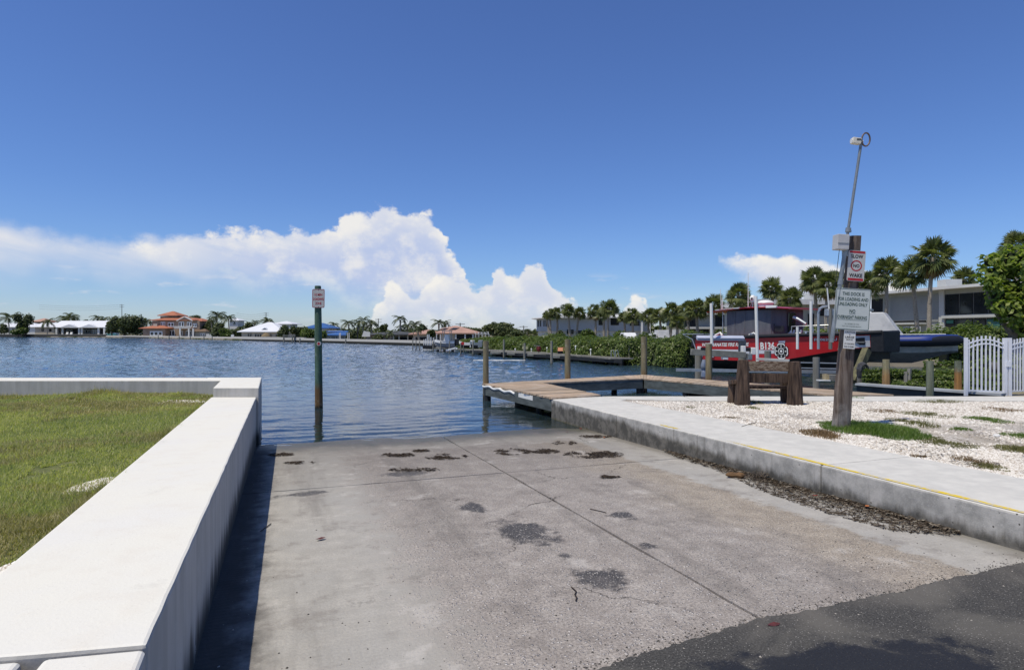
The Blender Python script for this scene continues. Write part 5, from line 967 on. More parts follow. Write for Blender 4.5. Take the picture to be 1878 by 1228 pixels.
# ------------------------------------------------------------------ condominium buildings
M_cond = pm('condo_wall', (.40, .415, .39), (.34, .355, .33), .5, .8); M_condl = pm('condo_trim', (.55, .56, .54), (.47, .48, .47), .5, .7); M_roofw = pm('white_roof', (.72, .72, .71), (.62, .62, .61), .4, .6)
M_blueg = pm('blue_grey_wall', (.38, .42, .46), (.33, .37, .41), .5, .8)
def fa(u): k = (u-CU)/F; Y = 58.1/(k+.183); return Vector((k*Y, Y, 0))
FN = Vector((-.984, -.18, 0)); fz = lambda v, p: Q(0, v, p.y).z
ca = thing('condo_building', 'two storey grey condo with white flat roof and wide dark windows behind the gate', 'building', (48, 65, .3))
pa, pz = fa(1598), fa(1960); inn = -FN*11
zr = 6.25; mb = MB(); mb.prism([(p.x, p.y) for p in (pa, pz, pz+inn, pa+inn)], .2, zr); mb.build('wall', M_cond, ca)
mb = MB(); o1 = FN*1.3; ext = (pa-pz).normalized()*1.2; mb.prism([(p.x, p.y) for p in (pa+o1+ext, pz+o1, pz+inn, pa+inn+ext)], zr+.003, zr+.28); rf = mb.build('roof', M_roofw, ca)
mb = MB(); p = fa(1722); mb.box(p.x+1.5, p.x+3.2, p.y+1, p.y+2.5, zr+.28, zr+1.3); mb.build('roof_unit', M_condl, rf)
def fpanel(parent, name, mat, u0, u1, z0, z1, d0=-.05, d1=.06):
    a, b_ = fa(u0), fa(u1); mb = MB(); mb.prism([(p.x, p.y) for p in (a+FN*d0, b_+FN*d0, b_+FN*d1, a+FN*d1)], z0, z1); return mb.build(name, mat, parent)
def fwin(u0, u1, z0, z1, lab=None):
    f = fpanel(ca, 'window', M_dark, u0, u1, z0, z1, -.05, .06); a, b_ = fa(u0), fa(u1); e = (b_-a).normalized()*.10
    mb = MB(); mb.prism([(p.x, p.y) for p in (a+e+FN*.05, b_-e+FN*.05, b_-e+FN*.075, a+e+FN*.075)], z0+.10, z1-.10); mb.build('pane', M_glass, f)
for u0, u1 in ((1734, 1759), (1760.5, 1785), (1786.5, 1812), (1813.5, 1842), (1843.5, 1876), (1878, 1915)): fwin(u0, u1, 3.62, 5.75)
for u0, u1 in ((1752, 1785), (1786.5, 1809)): fwin(u0, u1, .9, 3.15)
tg = fpanel(ca, 'window', M_dark, 1810.5, 1836, .9, 3.15); fpanel(tg, 'pane', pm('teal_glass', (.05, .16, .15), (.03, .11, .11), 1, .12, spec=.6), 1811.5, 1835, 1.0, 3.05, .05, .08)
dr = fpanel(ca, 'door', M_dark, 1735, 1751, .4, 3.15, -.05, .07); fpanel(dr, 'transom', pm('teal_transom', (.06, .22, .17), None, 1, .3), 1737, 1749.5, 2.7, 3.05, .07, .09)
fpanel(ca, 'floor_band', M_condl, 1731, 1990, 3.25, 3.52, -.05, .35); fpanel(ca, 'corner_column', M_condl, 1724, 1733.5, .3, 6.24, -.05, .18); fpanel(ca, 'wall_panel', pm('panel_wall', (.315, .33, .325), None, .5, .8), 1634, 1722, 2.9, 5.85, -.02, .09)
fpanel(ca, 'balcony_recess', M_dark, 1599, 1619, 3.9, 5.8, -.1, .05); fpanel(ca, 'balcony_rail', M_galv, 1597, 1622, 3.3, 3.9, .05, .9); fpanel(ca, 'ledge', M_condl, 1640, 1700, 2.65, 2.85, -.02, 1.2); fpanel(ca, 'ledge_shade', M_dark, 1642, 1700, 2.85, 3.1, -.02, .3)
gw = Vector((-1, 0, 0)); mb = MB(); a, b_ = Q(1637, 600, 66), Q(1687, 600, 62); mb.beam((a.x, a.y, 1.2), (b_.x, b_.y, 1.2), .2, 2.3); single(mb, 'garden_screen', pm('pale_screen', (.62, .62, .60), (.30, .30, .30), 1.2, .6, lo=.42, hi=.58, stretch=(2, 2, .4)), 'pale mottled garden screen wall beneath the condo ledge', 'screen wall')
cb = thing('condo_building', 'plain grey condo wall with thick white flat roof right of the red boat cabin', 'building', (38, 86, .3))
x0, x1 = ux(1392, 86), ux(1545, 86); mb = MB(); mb.box(x0, x1, 86, 100, .2, 5.55); mb.build('wall', M_cond, cb); mb = MB(); mb.box(x0-1, x1+1.5, 84.6, 101, 5.553, 6.25); rf = mb.build('roof', M_roofw, cb)
for u0, u1, v0, v1 in ((1482, 1500, 575, 600), (1502, 1512, 560, 579)): f_ = MB(); a, b_ = Q(u0, v1, 85.96), Q(u1, v0, 85.96); f_.box(a.x, b_.x, 85.9, 86.05, max(a.z, .9), b_.z); w_ = f_.build('window', M_dark, cb); f_ = MB(); f_.box(a.x+.12, b_.x-.12, 85.87, 85.9, max(a.z, .9)+.12, b_.z-.12); f_.build('pane', M_glass, w_)
a, b_ = Q(1480, 547, 90), Q(1492, 538, 90); mb = MB(); mb.box(a.x, b_.x, 89, 91, 6.25, b_.z); mb.build('roof_unit', M_condl, rf)
cc2 = thing('condo_building', 'grey condo with dark balcony bays left of the red boat cabin', 'building', (33, 106, .3))
x0, x1 = ux(1254, 106), ux(1388, 106); mb = MB(); mb.box(x0, x1, 106, 118, .2, 4.75); mb.build('wall', M_cond, cc2); mb = MB(); mb.box(x0-.6, x1+1, 104.6, 119, 4.753, 5.15); mb.build('roof', M_roofw, cc2)
for u0, u1, v0, v1 in ((1256, 1277, 577, 598), (1256, 1300, 603, 614), (1312, 1330, 577, 598), (1350, 1385, 580, 600)):
    a, b_ = Q(u0, v1, 105.9), Q(u1, v0, 105.9); mb = MB(); mb.box(a.x, b_.x, 105.85, 106.05, a.z, b_.z); w_ = mb.build('window', M_dark, cc2); k = 3
    for i in range(k): mb = MB(); s_ = (b_.x-a.x)/k; mb.box(a.x+s_*i+.08, a.x+s_*(i+1)-.08, 105.82, 105.85, a.z+.1, b_.z-.1); mb.build('pane', M_glass, w_)
for v in (600,): a = Q(1254, 603, 105.2); mb = MB(); mb.box(x0, x1, 104.9, 106, Q(0, 603, 105).z, Q(0, 599, 105).z); mb.build('floor_band', M_condl, cc2)
cd = thing('condo_building', 'blue grey stilted condo with white roof behind the row of palms', 'building', (12, 115, .3))
YD = 112; x0, x1, x2 = ux(984, YD+10), ux(1011, YD), ux(1192, YD); mb = MB(); mb.prism([(x1, YD), (x2, YD), (x2, YD+13), (x0+2, YD+19), (x0, YD+10)], 2.0, 4.35); mb.build('upper_wall', M_blueg, cd)
mb = MB(); mb.prism([(x1+.2, YD+.2), (x2-.2, YD+.2), (x2-.2, YD+12), (x0+2.4, YD+17), (x0+.3, YD+10)], .1, 2.0); mb.build('lower_wall', pm('cream_wall', (.62, .61, .55), None, 1, .8), cd)
mb = MB(); mb.loft([[(x0-1, YD+9.5, 4.36), (x1-.6, YD-1.2, 4.36), (x2+1, YD-1.2, 4.36), (x2+1, YD+14, 4.36), (x0+1, YD+20, 4.36)], [(x0-1, YD+9.5, 4.55), (x1-.6, YD-1.2, 4.55), (x2+1, YD-1.2, 4.55), (x2+1, YD+14, 4.55), (x0+1, YD+20, 4.55)], [(x0+5, YD+10, 5.3), (x1+4, YD+6, 5.3), (x2-3, YD+5, 5.3), (x2-3, YD+9, 5.3), (x0+5, YD+13, 5.3)]]); mb.build('roof', M_roofw, cd)
for k, (s0, s1) in enumerate(((.10, .17), (.26, .33), (.50, .57), (.64, .71))):
    A2, B2 = Vector((x0, YD+10, 0)), Vector((x1, YD, 0)); d_ = (B2-A2).normalized(); nn = Vector((d_.y, -d_.x, 0)); L_ = (B2-A2).length; mb = MB(); a, b_ = A2+d_*s0*L_, A2+d_*s1*L_; mb.prism([(p.x, p.y) for p in (a-nn*.05, b_-nn*.05, b_+nn*.06, a+nn*.06)], 2.9, 4.05); mb.build('window', M_dark, cd)
for u0, u1, v0, v1 in ((1120, 1135, 583, 596), (1155, 1173, 588, 597), (1098, 1106, 584, 596), (1040, 1052, 604, 612), (1058, 1072, 606, 613)):
    a, b_ = Q(u0, v1, YD-.1), Q(u1, v0, YD-.1); mb = MB(); mb.box(a.x, b_.x, YD-.08, YD+.3, a.z, b_.z); w_ = mb.build('window', M_dark, cd)
    mb = MB(); mb.box(a.x+.1, b_.x-.1, YD-.11, YD-.08, a.z+.1, b_.z-.1); mb.build('pane', M_glass, w_)
a, b_ = Q(1176, 603, YD-1), Q(1190, 583, YD-1); mb = MB(); mb.box(a.x, a.x+.3, YD-1, YD-.7, .2, 4.35); mb.box(b_.x, b_.x+.3, YD-1, YD-.7, .2, 4.35); mb.build('porch_posts', M_roofw, cd)
# white van and box truck behind the hedge
def wheel(parent, x, y, z, r_=.32, w_=.22):
    mb = MB(); mb.tube([(x-w_/2, y, z), (x+w_/2, y, z)], r_, 14); t = mb.build('tyre', M_black, parent); mb = MB(); mb.tube([(x-w_/2-.01, y, z), (x+w_/2+.01, y, z)], r_*.6, 10); mb.build('rim', M_galv, t)
YV = 80; vx = ux(1158.5, YV); van = thing('van', 'white van parked behind the mangrove hedge', 'van', (vx, YV, .1)); zv = -.05; M_carw = pm('car_white', (.78, .79, .80), None, 2, .25, spec=.6)
mb = MB(); mb.loft([[(vx+sx*.86, YV+y, z0), (vx+sx*.88, YV+y, z1), (vx+sx*.74, YV+y+dy, z2), (vx-sx*.74, YV+y+dy, z2), (vx-sx*.88, YV+y, z1), (vx-sx*.86, YV+y, z0)] for sx, y, dy, z0, z1, z2 in ((.94, 0, .2, zv+.3, zv+.9, zv+1.0), (1, .25, .2, zv+.3, zv+1.0, zv+1.15), (1, .9, .4, zv+.3, zv+1.05, zv+1.78), (1, 3.9, -.1, zv+.3, zv+1.05, zv+1.80), (1, 4.3, -.1, zv+.3, zv+1.0, zv+1.6))]); mb.build('body', M_carw, van, bevel=.06)
mb = MB(); mb.add([(vx-.70, YV+.62, zv+1.08), (vx+.70, YV+.62, zv+1.08), (vx+.62, YV+1.12, zv+1.62), (vx-.62, YV+1.12, zv+1.62)], [(0, 1, 2, 3)]); mb.build('windscreen', M_glass, van, fix=False)
mb = MB(); mb.add([(vx-.905, YV+1.4, zv+1.12), (vx-.905, YV+3.4, zv+1.12), (vx-.815, YV+3.4, zv+1.6), (vx-.82, YV+1.6, zv+1.6)], [(0, 1, 2, 3)]); mb.build('side_window', M_glass, van, fix=False)
for sx in (-1, 1):
    mb = MB(); mb.box(vx+sx*.62-.13, vx+sx*.62+.13, YV-.03, YV+.04, zv+.68, zv+.82); mb.build('headlight', M_galv, van)
    for yy in (.75, 3.6): wheel(van, vx+sx*.78, YV+yy, zv+.32)
YT = 84; tx0, tx1 = ux(1207, YT), ux(1243, YT); tr_ = thing('truck', 'white box truck parked among the palms behind the hedge', 'truck', ((tx0+tx1)/2, YT, .1))
mb = MB(); mb.box(tx0, tx1, YT, YT+2.2, .85, Q(0, 605, YT).z); mb.build('cargo_box', M_carw, tr_, bevel=.03); mb = MB(); mb.loft([[(tx0-.1, YT+.1, .5), (tx0-.1, YT+.1, 1.7), (tx0-.9, YT+.1, 1.6), (tx0-1.2, YT+.1, 1.15), (tx0-1.9, YT+.1, 1.05), (tx0-2.0, YT+.1, .5)], [(tx0-.1, YT+2.0, .5), (tx0-.1, YT+2.0, 1.7), (tx0-.9, YT+2.0, 1.6), (tx0-1.2, YT+2.0, 1.15), (tx0-1.9, YT+2.0, 1.05), (tx0-2.0, YT+2.0, .5)]]); mb.build('cab', M_carw, tr_, bevel=.05)
mb = MB(); mb.box(tx0-.8, tx0-.25, YT+.08, YT+.11, 1.15, 1.5); mb.build('side_window', M_glass, tr_)
for sx in (tx0-1.4, tx1-.7): wheel(tr_, sx, YT+.15, .42, .40, .25)

# ------------------------------------------------------------------ sabal palms on the right bank
G = 'sabal palms on the right bank'
for u, v, r, ub, vb, Y, sk, lab in (
    (1711, 472, 37, 1705, 610, 50, True, 'tallest sabal palm leaning before the grey condo wall with one brown hanging frond'),
    (1673, 502, 31, 1684, 610, 53, False, 'sabal palm with curved trunk just left of the tallest one before the condo'),
    (1625, 500, 29, 1622, 612, 62, False, 'sabal palm standing at the left end of the condo roof'),
    (1597, 520, 25, 1592, 612, 66, False, 'sabal palm half hidden behind the slow no wake sign'),
    (1768, 512, 23, 1768, 600, 86, False, 'sabal palm crown showing just above the condo roof'),
    (1492, 513, 25, 1497, 612, 66, True, 'sabal palm with ragged brown skirt left of the sign post'),
    (1519, 522, 25, 1516, 612, 64, True, 'sabal palm with yellowing lower fronds touching the sign post'),
    (1541, 512, 16, 1538, 612, 80, False, 'small distant sabal palm between the junction box and its neighbour'),
    (1414, 531, 23, 1418, 600, 75, False, 'sabal palm rising above the red boat roof with a clear round crown'),
    (1450, 548, 23, 1450, 612, 72, True, 'sabal palm with drooping yellow frond at the right end of the boat roof'),
    (1354, 541, 23, 1357, 600, 78, False, 'full headed sabal palm behind the white boat antenna'),
    (1362, 562, 18, 1364, 600, 84, False, 'lower sabal palm tucked beneath the full headed one behind the boat roof'),
    (1309, 560, 21, 1309, 612, 80, False, 'sabal palm behind the two thin boat aerials'),
    (1277, 566, 20, 1280, 612, 82, False, 'sabal palm with bent trunk before the dark balcony bays'),
    (1259, 568, 17, 1262, 612, 84, True, 'sabal palm at the left corner of the balcony condo'),
    (1232, 572, 19, 1231, 618, 78, False, 'pale sabal palm standing in front of the white box truck'),
    (1243, 590, 16, 1241, 618, 76, False, 'short sabal palm beside the right end of the box truck'),
    (1209, 578, 16, 1211, 615, 90, False, 'sabal palm behind the left end of the box truck'),
    (1190, 580, 16, 1192, 615, 92, False, 'dark sabal palm at the right end of the white roofed condo'),
    (1160, 579, 15, 1161, 612, 98, False, 'sabal palm directly above the white van'),
    (1144, 582, 12, 1145, 612, 102, False, 'small sabal palm left of the one above the van'),
    (1117, 565, 18, 1116, 616, 88, False, 'tall double sabal palm in the middle of the condo front'),
    (1107, 574, 13, 1108, 616, 92, False, 'slim sabal palm leaning against the tall double one'),
    (1091, 571, 14, 1091, 616, 95, True, 'sabal palm wearing a bright orange brown skirt of dead fronds'),
    (1063, 575, 13, 1058, 612, 100, False, 'sabal palm right of the condo row with curving trunk'),
    (1041, 569, 14, 1046, 612, 99, False, 'highest sabal palm of the row before the blue grey condo'),
    (1021, 574, 11, 1021, 612, 104, False, 'narrow sabal palm in the middle of the condo row'),
    (1010, 576, 11, 1011, 612, 103, False, 'sabal palm at the corner of the blue grey condo'),
    (1002, 578, 8, 1008, 612, 106, False, 'leftmost small sabal palm overlapping the condo eave')):
    palm(u, v, r, ub, vb, Y, 'fan', lab, G, sk, tw=.15 if Y < 60 else .17)
palm(1846, 480, 26, 1846, 600, 40, 'fan', 'shaggy sabal palm mostly hidden behind the sea grape tree', G); palm(1868, 450, 27, 1868, 600, 38, 'fan', 'sabal palm crown above the sea grape tree at the picture edge', G)
# sea grape tree, bushes by the condos
tg_ = thing('sea_grape_tree', 'sea grape tree with round bright green leaves hanging over the fence', 'tree', (17.5, 21.5, .3)); Yt = 21.0; L = []
for u, v, r in ((1868, 476, 30), (1840, 500, 26), (1875, 530, 36), (1832, 545, 22), (1815, 523, 16), (1850, 570, 26), (1812, 512, 10), (1822, 563, 14), (1885, 600, 22), (1900, 500, 50), (1830, 478, 16), (1920, 560, 50), (1806, 522, 9)):
    c_ = Q(u, v, Yt); k = r*Yt/F; L.append((c_.x, Yt+RNG.uniform(-.3, .5), c_.z, k, k, k))
foliage('crown', tg_, L, 3000, .105, M_grape, .50)
mb = MB(); mb.tube([(17.3, 21.4, .2), (17.0, 21.3, 1.6), (17.3, 21.1, 2.8), (17.1, 21.0, 4.0)], [.16, .13, .10, .05], 8); mb.tube([(17.0, 21.3, 1.6), (16.2, 21.0, 2.4), (15.9, 21, 3.1)], [.09, .06, .03], 6); mb.tube([(17.2, 21.1, 2.4), (18.2, 21, 3.4)], [.09, .04], 6); mb.build('trunk', pm('grape_bark', (.22, .19, .16), (.13, .11, .09), 5, .9, .4), tg_, smooth=True)
G = 'rounded green bushes before the condos'
for u, Y, w_, h_, mm, lab in ((1140, 86, 14, 24, M_bush, 'bright green bush right of the tall double palm'), (1079, 90, 12, 25, M_bush, 'yellow green bush left of the skirted palm'), (1026, 95, 9, 22, M_tree, 'dark ivy covered bush at the condo corner'), (1024, 80, 11, 8, M_bush, 'low green bush at the foot of the condo palms'),
                              (1182, 76, 14, 17, M_tree, 'dark spiky bush between van and truck'), (1705, 56, 22, 24, M_tree, 'dark shrub around the feet of the two tall palms'), (1770, 48, 26, 16, M_bush, 'fresh green shrub under the condo windows'), (1400, 70, 16, 8, M_bush, 'low bush seen over the boat deck'), (1800, 44, 26, 18, M_bush, 'light green shrub under the teal window'),
                              (1652, 52, 24, 9, M_bush, 'low hedge bush below the pale garden screen'), (1470, 66, 24, 12, M_tree, 'low dark bush under the plain condo wall')):
    bush('garden_bush', lab, (ux(u, Y), Y, .3), w_*Y/F, w_*Y/F*.8, h_*Y/F*.62, 1100, .14, mm, group=G)

# ------------------------------------------------------------------ far shore houses
M_white_roof = pm('metal_roof_white', (.76, .77, .79), (.70, .71, .73), .3, .45); M_terra = pm('terracotta_roof', (.44, .18, .105), (.34, .125, .07), .6, .8); M_pink = pm('pink_tile_roof', (.48, .30, .23), (.38, .23, .18), .5, .8)
M_blueroof = pm('blue_metal_roof', (.055, .14, .36), (.045, .115, .31), .4, .45); M_greyroof = pm('dark_shingle_roof', (.09, .095, .10), (.06, .065, .07), .5, .9); M_tan = pm('tan_stucco', (.33, .245, .18), (.28, .21, .155), .4, .9); M_cream = pm('cream_stucco', (.50, .46, .38), (.43, .39, .32), .4, .9); M_whitew = pm('white_stucco', (.66, .66, .64), (.58, .58, .56), .4, .8)
def zz(v, Y): return Q(0, v, Y).z
def hwall(h, u0, u1, v0, v1, Y, dep, mat, name='wall', zb=None):
    mb = MB(); mb.box(ux(u0, Y), ux(u1, Y), Y, Y+dep, .3 if zb is None else zb, zz(v0, Y)); return mb.build(name, mat, h)
def hroof(h, u0, u1, v0, v1, Y, dep, mat, hip=True, name='roof', oh=.6, par=None):
    x0, x1 = ux(u0, Y)-oh, ux(u1, Y)+oh; y0, y1 = Y-oh, Y+dep+oh; z0, z1 = zz(v0, Y)+.004, zz(v1, Y+dep/2); m_ = (y0+y1)/2; ins = min((y1-y0)/2, (x1-x0)/2*.92) if hip else 0
    vs = [(x0, y0, z0), (x1, y0, z0), (x1, y1, z0), (x0, y1, z0), (x0, y0, z0+.18), (x1, y0, z0+.18), (x1, y1, z0+.18), (x0, y1, z0+.18), (x0+ins, m_, z1), (x1-ins, m_, z1)]
    mb = MB(); mb.add(vs, [(0, 1, 2, 3), (0, 4, 5, 1), (1, 5, 6, 2), (2, 6, 7, 3), (3, 7, 4, 0), (4, 8, 9, 5), (5, 9, 6), (6, 9, 8, 7), (7, 8, 4)]); return mb.build(name, mat, par or h)
def hwin(h, u0, u1, v0, v1, Y, k=2, frame=None, glass=None, f=.12):
    mb = MB(); a, b_ = ux(u0, Y), ux(u1, Y); z0, z1 = zz(v1, Y), zz(v0, Y); mb.box(a, b_, Y-.07, Y+.05, z0, z1); w_ = mb.build('window', frame or M_white, h); s_ = (b_-a)/k
    for i in range(k): mb = MB(); mb.box(a+s_*i+f, a+s_*(i+1)-f, Y-.10, Y-.07, z0+f*1.3, z1-f*1.3); mb.build('pane', glass or M_glass, w_)
    return w_
def hpost(h, u, v0, Y, r_=.18, mat=None): x = ux(u, Y); mb = MB(); mb.box(x-r_, x+r_, Y-r_, Y+r_, .3, zz(v0, Y)); mb.build('porch_post', mat or M_white, h)
# white boathouse style home with two gables
Y = 258; h = thing('house', 'long white house with white metal roof and two porch gables on the far shore', 'house', (ux(130, Y), Y, .3))
hwall(h, 64, 100, 600, 614, Y, 9, M_cream); hwall(h, 98, 192, 601, 614, Y+2.5, 9, M_whitew); hwall(h, 100, 190, 602, 613.5, Y+2.45, .3, M_dark, 'porch_opening')
hroof(h, 96, 194, 600.5, 588, Y, 12, M_white_roof, False); hroof(h, 64, 98, 600, 592, Y, 9, M_white_roof, False)
for u in (104, 115, 145.5, 150.5, 181, 191.5): hpost(h, u, 600.5, Y-.2, .30)
for a, b_ in ((112, 148), (148, 184)):
    x0, x1 = ux(a, Y), ux(b_, Y); z0, z1 = zz(600.6, Y), zz(594.5, Y); xm = (x0+x1)/2; mb = MB(); mb.loft([[(x0, yy, z0), (x1, yy, z0), (xm, yy, z1)] for yy in (Y-1.1, Y+5)]); mb.build('gable', M_white_roof, h)
for a in (76, 90): hwin(h, a, a+4.5, 602.5, 607.5, Y, 1, M_dark)
hwin(h, 104, 111, 604, 611, Y+2.3, 2, M_whitew); hwin(h, 121, 133, 604, 612, Y+2.2, 3, M_galv, f=.25); hwin(h, 152, 166, 604, 612, Y+2.2, 3, M_galv, f=.25); hwin(h, 168, 180, 604, 612, Y+2.2, 3, M_galv, f=.25)
for u in (123, 130.5): mb = MB(); c_ = Q(u, 610.5, Y-1.5); mb.loft([[(c_.x-.5, c_.y-.4, .5), (c_.x+.5, c_.y-.4, .5), (c_.x+.5, c_.y+.4, .5), (c_.x-.5, c_.y+.4, .5)], [(c_.x-.4, c_.y+.2, 2.0), (c_.x+.4, c_.y+.2, 2.0), (c_.x+.4, c_.y+.5, 2.0), (c_.x-.4, c_.y+.5, 2.0)]]); single(mb, 'porch_chair', M_white, ('left' if u < 127 else 'right')+' one of two white garden chairs on the porch of the long white house', 'chair', 'white chairs on the far porch')
t = thing('dinghy_shed', 'small white arched boat cover with a teal dinghy right of the long white house', 'boat cover', (ux(207, Y), Y, .3)); x0, x1 = ux(197, Y), ux(210, Y); mb = MB(); mb.loft([[((x0+x1)/2+(x1-x0)/2*math.cos(a), yy, .5+2.6*math.sin(a)) for a in [math.pi*i/10 for i in range(11)]] for yy in (Y-1, Y+3)]); mb.build('cover', M_white, t); mb = MB(); mb.loft([[(ux(199, Y), Y-2, 1.3), (ux(200, Y), Y-2, .7), (ux(217, Y), Y-2, .7), (ux(219, Y), Y-2, 1.3)], [(ux(199, Y), Y-.6, 1.3), (ux(200, Y), Y-.6, .7), (ux(217, Y), Y-.6, .7), (ux(219, Y), Y-.6, 1.3)]]); mb.build('dinghy', pm('teal_hull', (.05, .28, .28), None, 1, .5), t)
Y = 285; h = thing('house', 'small white roofed house at the far left shore behind a palm', 'house', (ux(20, Y), Y, .3)); hwall(h, -30, 66, 600, 612, Y, 10, M_whitew); hroof(h, -30, 68, 600, 592, Y, 12, M_white_roof, True); hwin(h, 6, 12, 603, 608, Y, 1, M_dark); hwin(h, 22, 27, 603, 609, Y, 1, M_dark)
Y = 330; h = thing('house', 'brown roofed house peeking over the white house by the round tree', 'house', (ux(70, Y), Y, .3)); hwall(h, 60, 80, 590, 612, Y, 8, M_tan); hroof(h, 58, 82, 590, 583.5, Y, 9, M_pink)
# orange roofed villa
Y = 212; h = thing('villa', 'tan three storey villa with orange tiled roofs and a white balcony', 'house', (ux(312, Y), Y, .3))
hwall(h, 279, 366, 588, 617, Y, 10, M_tan); hroof(h, 279, 357, 587.5, 580, Y, 11, M_terra); hwall(h, 294, 324, 580, 590, Y+4, 5, M_tan, 'tower_wall', zb=4); hroof(h, 293, 324, 579, 570.5, Y+3, 6, M_terra, name='tower_roof')
hwall(h, 262, 303, 602, 617, Y-3, 6, pm('tan_brick', (.36, .27, .20), (.26, .18, .13), 1.2, .9), 'wing_wall'); hroof(h, 259, 306, 602.5, 595, Y-3, 8, M_terra, name='wing_roof'); mb = MB(); mb.box(ux(281, Y-1), ux(288, Y-1), Y-1, Y+1, zz(598, Y), zz(593.5, Y)); mb.build('chimney', M_cream, h)
x0, x1 = ux(327, Y), ux(353, Y); z0, z1 = zz(588, Y), zz(581, Y); mb = MB(); mb.loft([[(x0, yy, z0), (x1, yy, z0), ((x0+x1)/2, yy, z1)] for yy in (Y-.35, Y+5)]); mb.build('gable', M_tan, h); mb = MB()
for a, b_ in ((x0-.3, (x0+x1)/2), (x1+.3, (x0+x1)/2)): mb.beam((a, Y-.4, z0), (b_, Y-.4, z1+.1), .5, .25)
mb.build('gable_trim', M_white, h); hroof(h, 350, 368, 589.5, 583.5, Y+1, 8, M_terra, name='side_roof')
for a, b_, v0, v1, k in ((295, 303, 590, 598, 2), (308, 319, 591, 599, 2), (328, 337.5, 589.5, 599, 2), (343, 352, 590, 599, 2), (354, 361, 593, 600, 2), (309.5, 320.5, 605, 616, 2), (329, 335, 606.5, 616, 1), (341, 352, 606, 616, 2)): hwin(h, a, b_, v0, v1, Y-.02, k, f=.20)
hwin(h, 275, 298, 607, 616, Y-3.02, 3, f=.30)
mb = MB(); mb.box(ux(327, Y), ux(356, Y), Y-2.6, Y-.1, zz(602.3, Y), zz(601.3, Y)); mb.build('balcony_floor', M_white, h); mb = MB(); mb.box(ux(327, Y), ux(356, Y), Y-2.7, Y-2.6, zz(598.6, Y), zz(598, Y)); [mb.box(ux(327+i*1.45, Y)-.06, ux(327+i*1.45, Y)+.06, Y-2.7, Y-2.6, zz(601.3, Y), zz(598.5, Y)) for i in range(21)]; mb.build('balcony_rail', M_white, h)
for u in (330.5, 346.5, 354.5): hpost(h, u, 602.3, Y-2.4, .22)
hwall(h, 358, 377, 608, 617, Y-1, 6, M_cream, 'annex_wall'); hroof(h, 355, 376, 608, 600.5, Y-1, 7, pm('brown_roof', (.20, .14, .10), None, 1, .9), name='annex_roof'); hwin(h, 367, 376, 611, 616, Y-1.02, 2, f=.2)
t = thing('patio_screen', 'white patio wall and umbrella group right of the orange roofed villa', 'patio wall', (ux(395, 190), 190, .3)); mb = MB(); mb.box(ux(378, 200), ux(391, 200), 200, 200.3, .3, zz(612, 200)); mb.box(ux(398, 195), ux(409, 195), 195, 195.3, .3, zz(613, 195)); mb.build('wall_panel', M_whitew, t)
# hip roofed white house with thatched tiki umbrella
Y = 150; h = thing('house', 'low house with wide white hipped metal roof and small gable vent', 'house', (ux(473, Y), Y, .3)); hwall(h, 443, 516, 608.5, 622, Y, 9, M_cream); hroof(h, 441, 517, 609, 590.5, Y, 11, M_white_roof)
x0, x1 = ux(474, Y), ux(494, Y); z0 = zz(606.5, Y); mb = MB(); mb.loft([[(x0, yy, z0), (x1, yy, z0), ((x0+x1)/2, yy, zz(600.3, Y))] for yy in (Y+.4, Y+4)]); mb.build('gable', M_white_roof, h); mb = MB(); mb.loft([[(x0+.35, yy, z0+.1), (x1-.35, yy, z0+.1), ((x0+x1)/2, yy, zz(601.3, Y))] for yy in (Y+.36, Y+.42)]); mb.build('gable_vent', pm('vent_grey', (.16, .18, .21), None, 2, .6), h)
for a, b_, v0, v1, k in ((454, 462, 611, 618, 2), (467, 485, 611.5, 620, 4), (495, 499, 611, 620, 1), (505, 512, 611.5, 618, 2)): hwin(h, a, b_, v0, v1, Y-.02, k, M_cream, f=.10)
t = thing('tiki_umbrella', 'round thatched umbrella on a pole in front of the white hipped roof', 'umbrella', (ux(488, 132), 132, .3)); mb = MB(); c_ = Q(488, 612, 132); mb.loft([[(c_.x+r_*math.cos(k*.5236)*(1+.08*(k % 2)), 132+r_*math.sin(k*.5236), z_) for k in range(12)] for r_, z_ in ((.95, zz(617, 132)), (.75, zz(614, 132)), (.40, zz(611, 132)), (.08, zz(609.8, 132)))]); mb.build('thatch', pm('thatch', (.26, .20, .12), (.16, .12, .07), 3, .95), t); mb = MB(); mb.tube([(c_.x, 132, .2), (c_.x, 132, zz(614, 132))], .08, 6); mb.build('pole', M_bark, t)
Y = 235; h = thing('house', 'distant white pyramid roof behind the palm right of the hipped house', 'house', (ux(517, Y), Y, .3)); hwall(h, 502, 532, 594, 612, Y, 8, M_whitew); hroof(h, 500, 534, 594.5, 588.5, Y, 10, M_white_roof)
Y = 250; h = thing('house', 'white gabled roof showing between palms right of the villa', 'house', (ux(425, Y), Y, .3)); hwall(h, 374, 391, 604, 614, Y-30, 6, M_whitew); hroof(h, 373, 392, 604, 597.5, Y-30, 7, M_white_roof); hwall(h, 421, 436, 588, 612, Y, 6, M_whitew); hroof(h, 420, 437, 588, 583, Y, 6, M_white_roof)
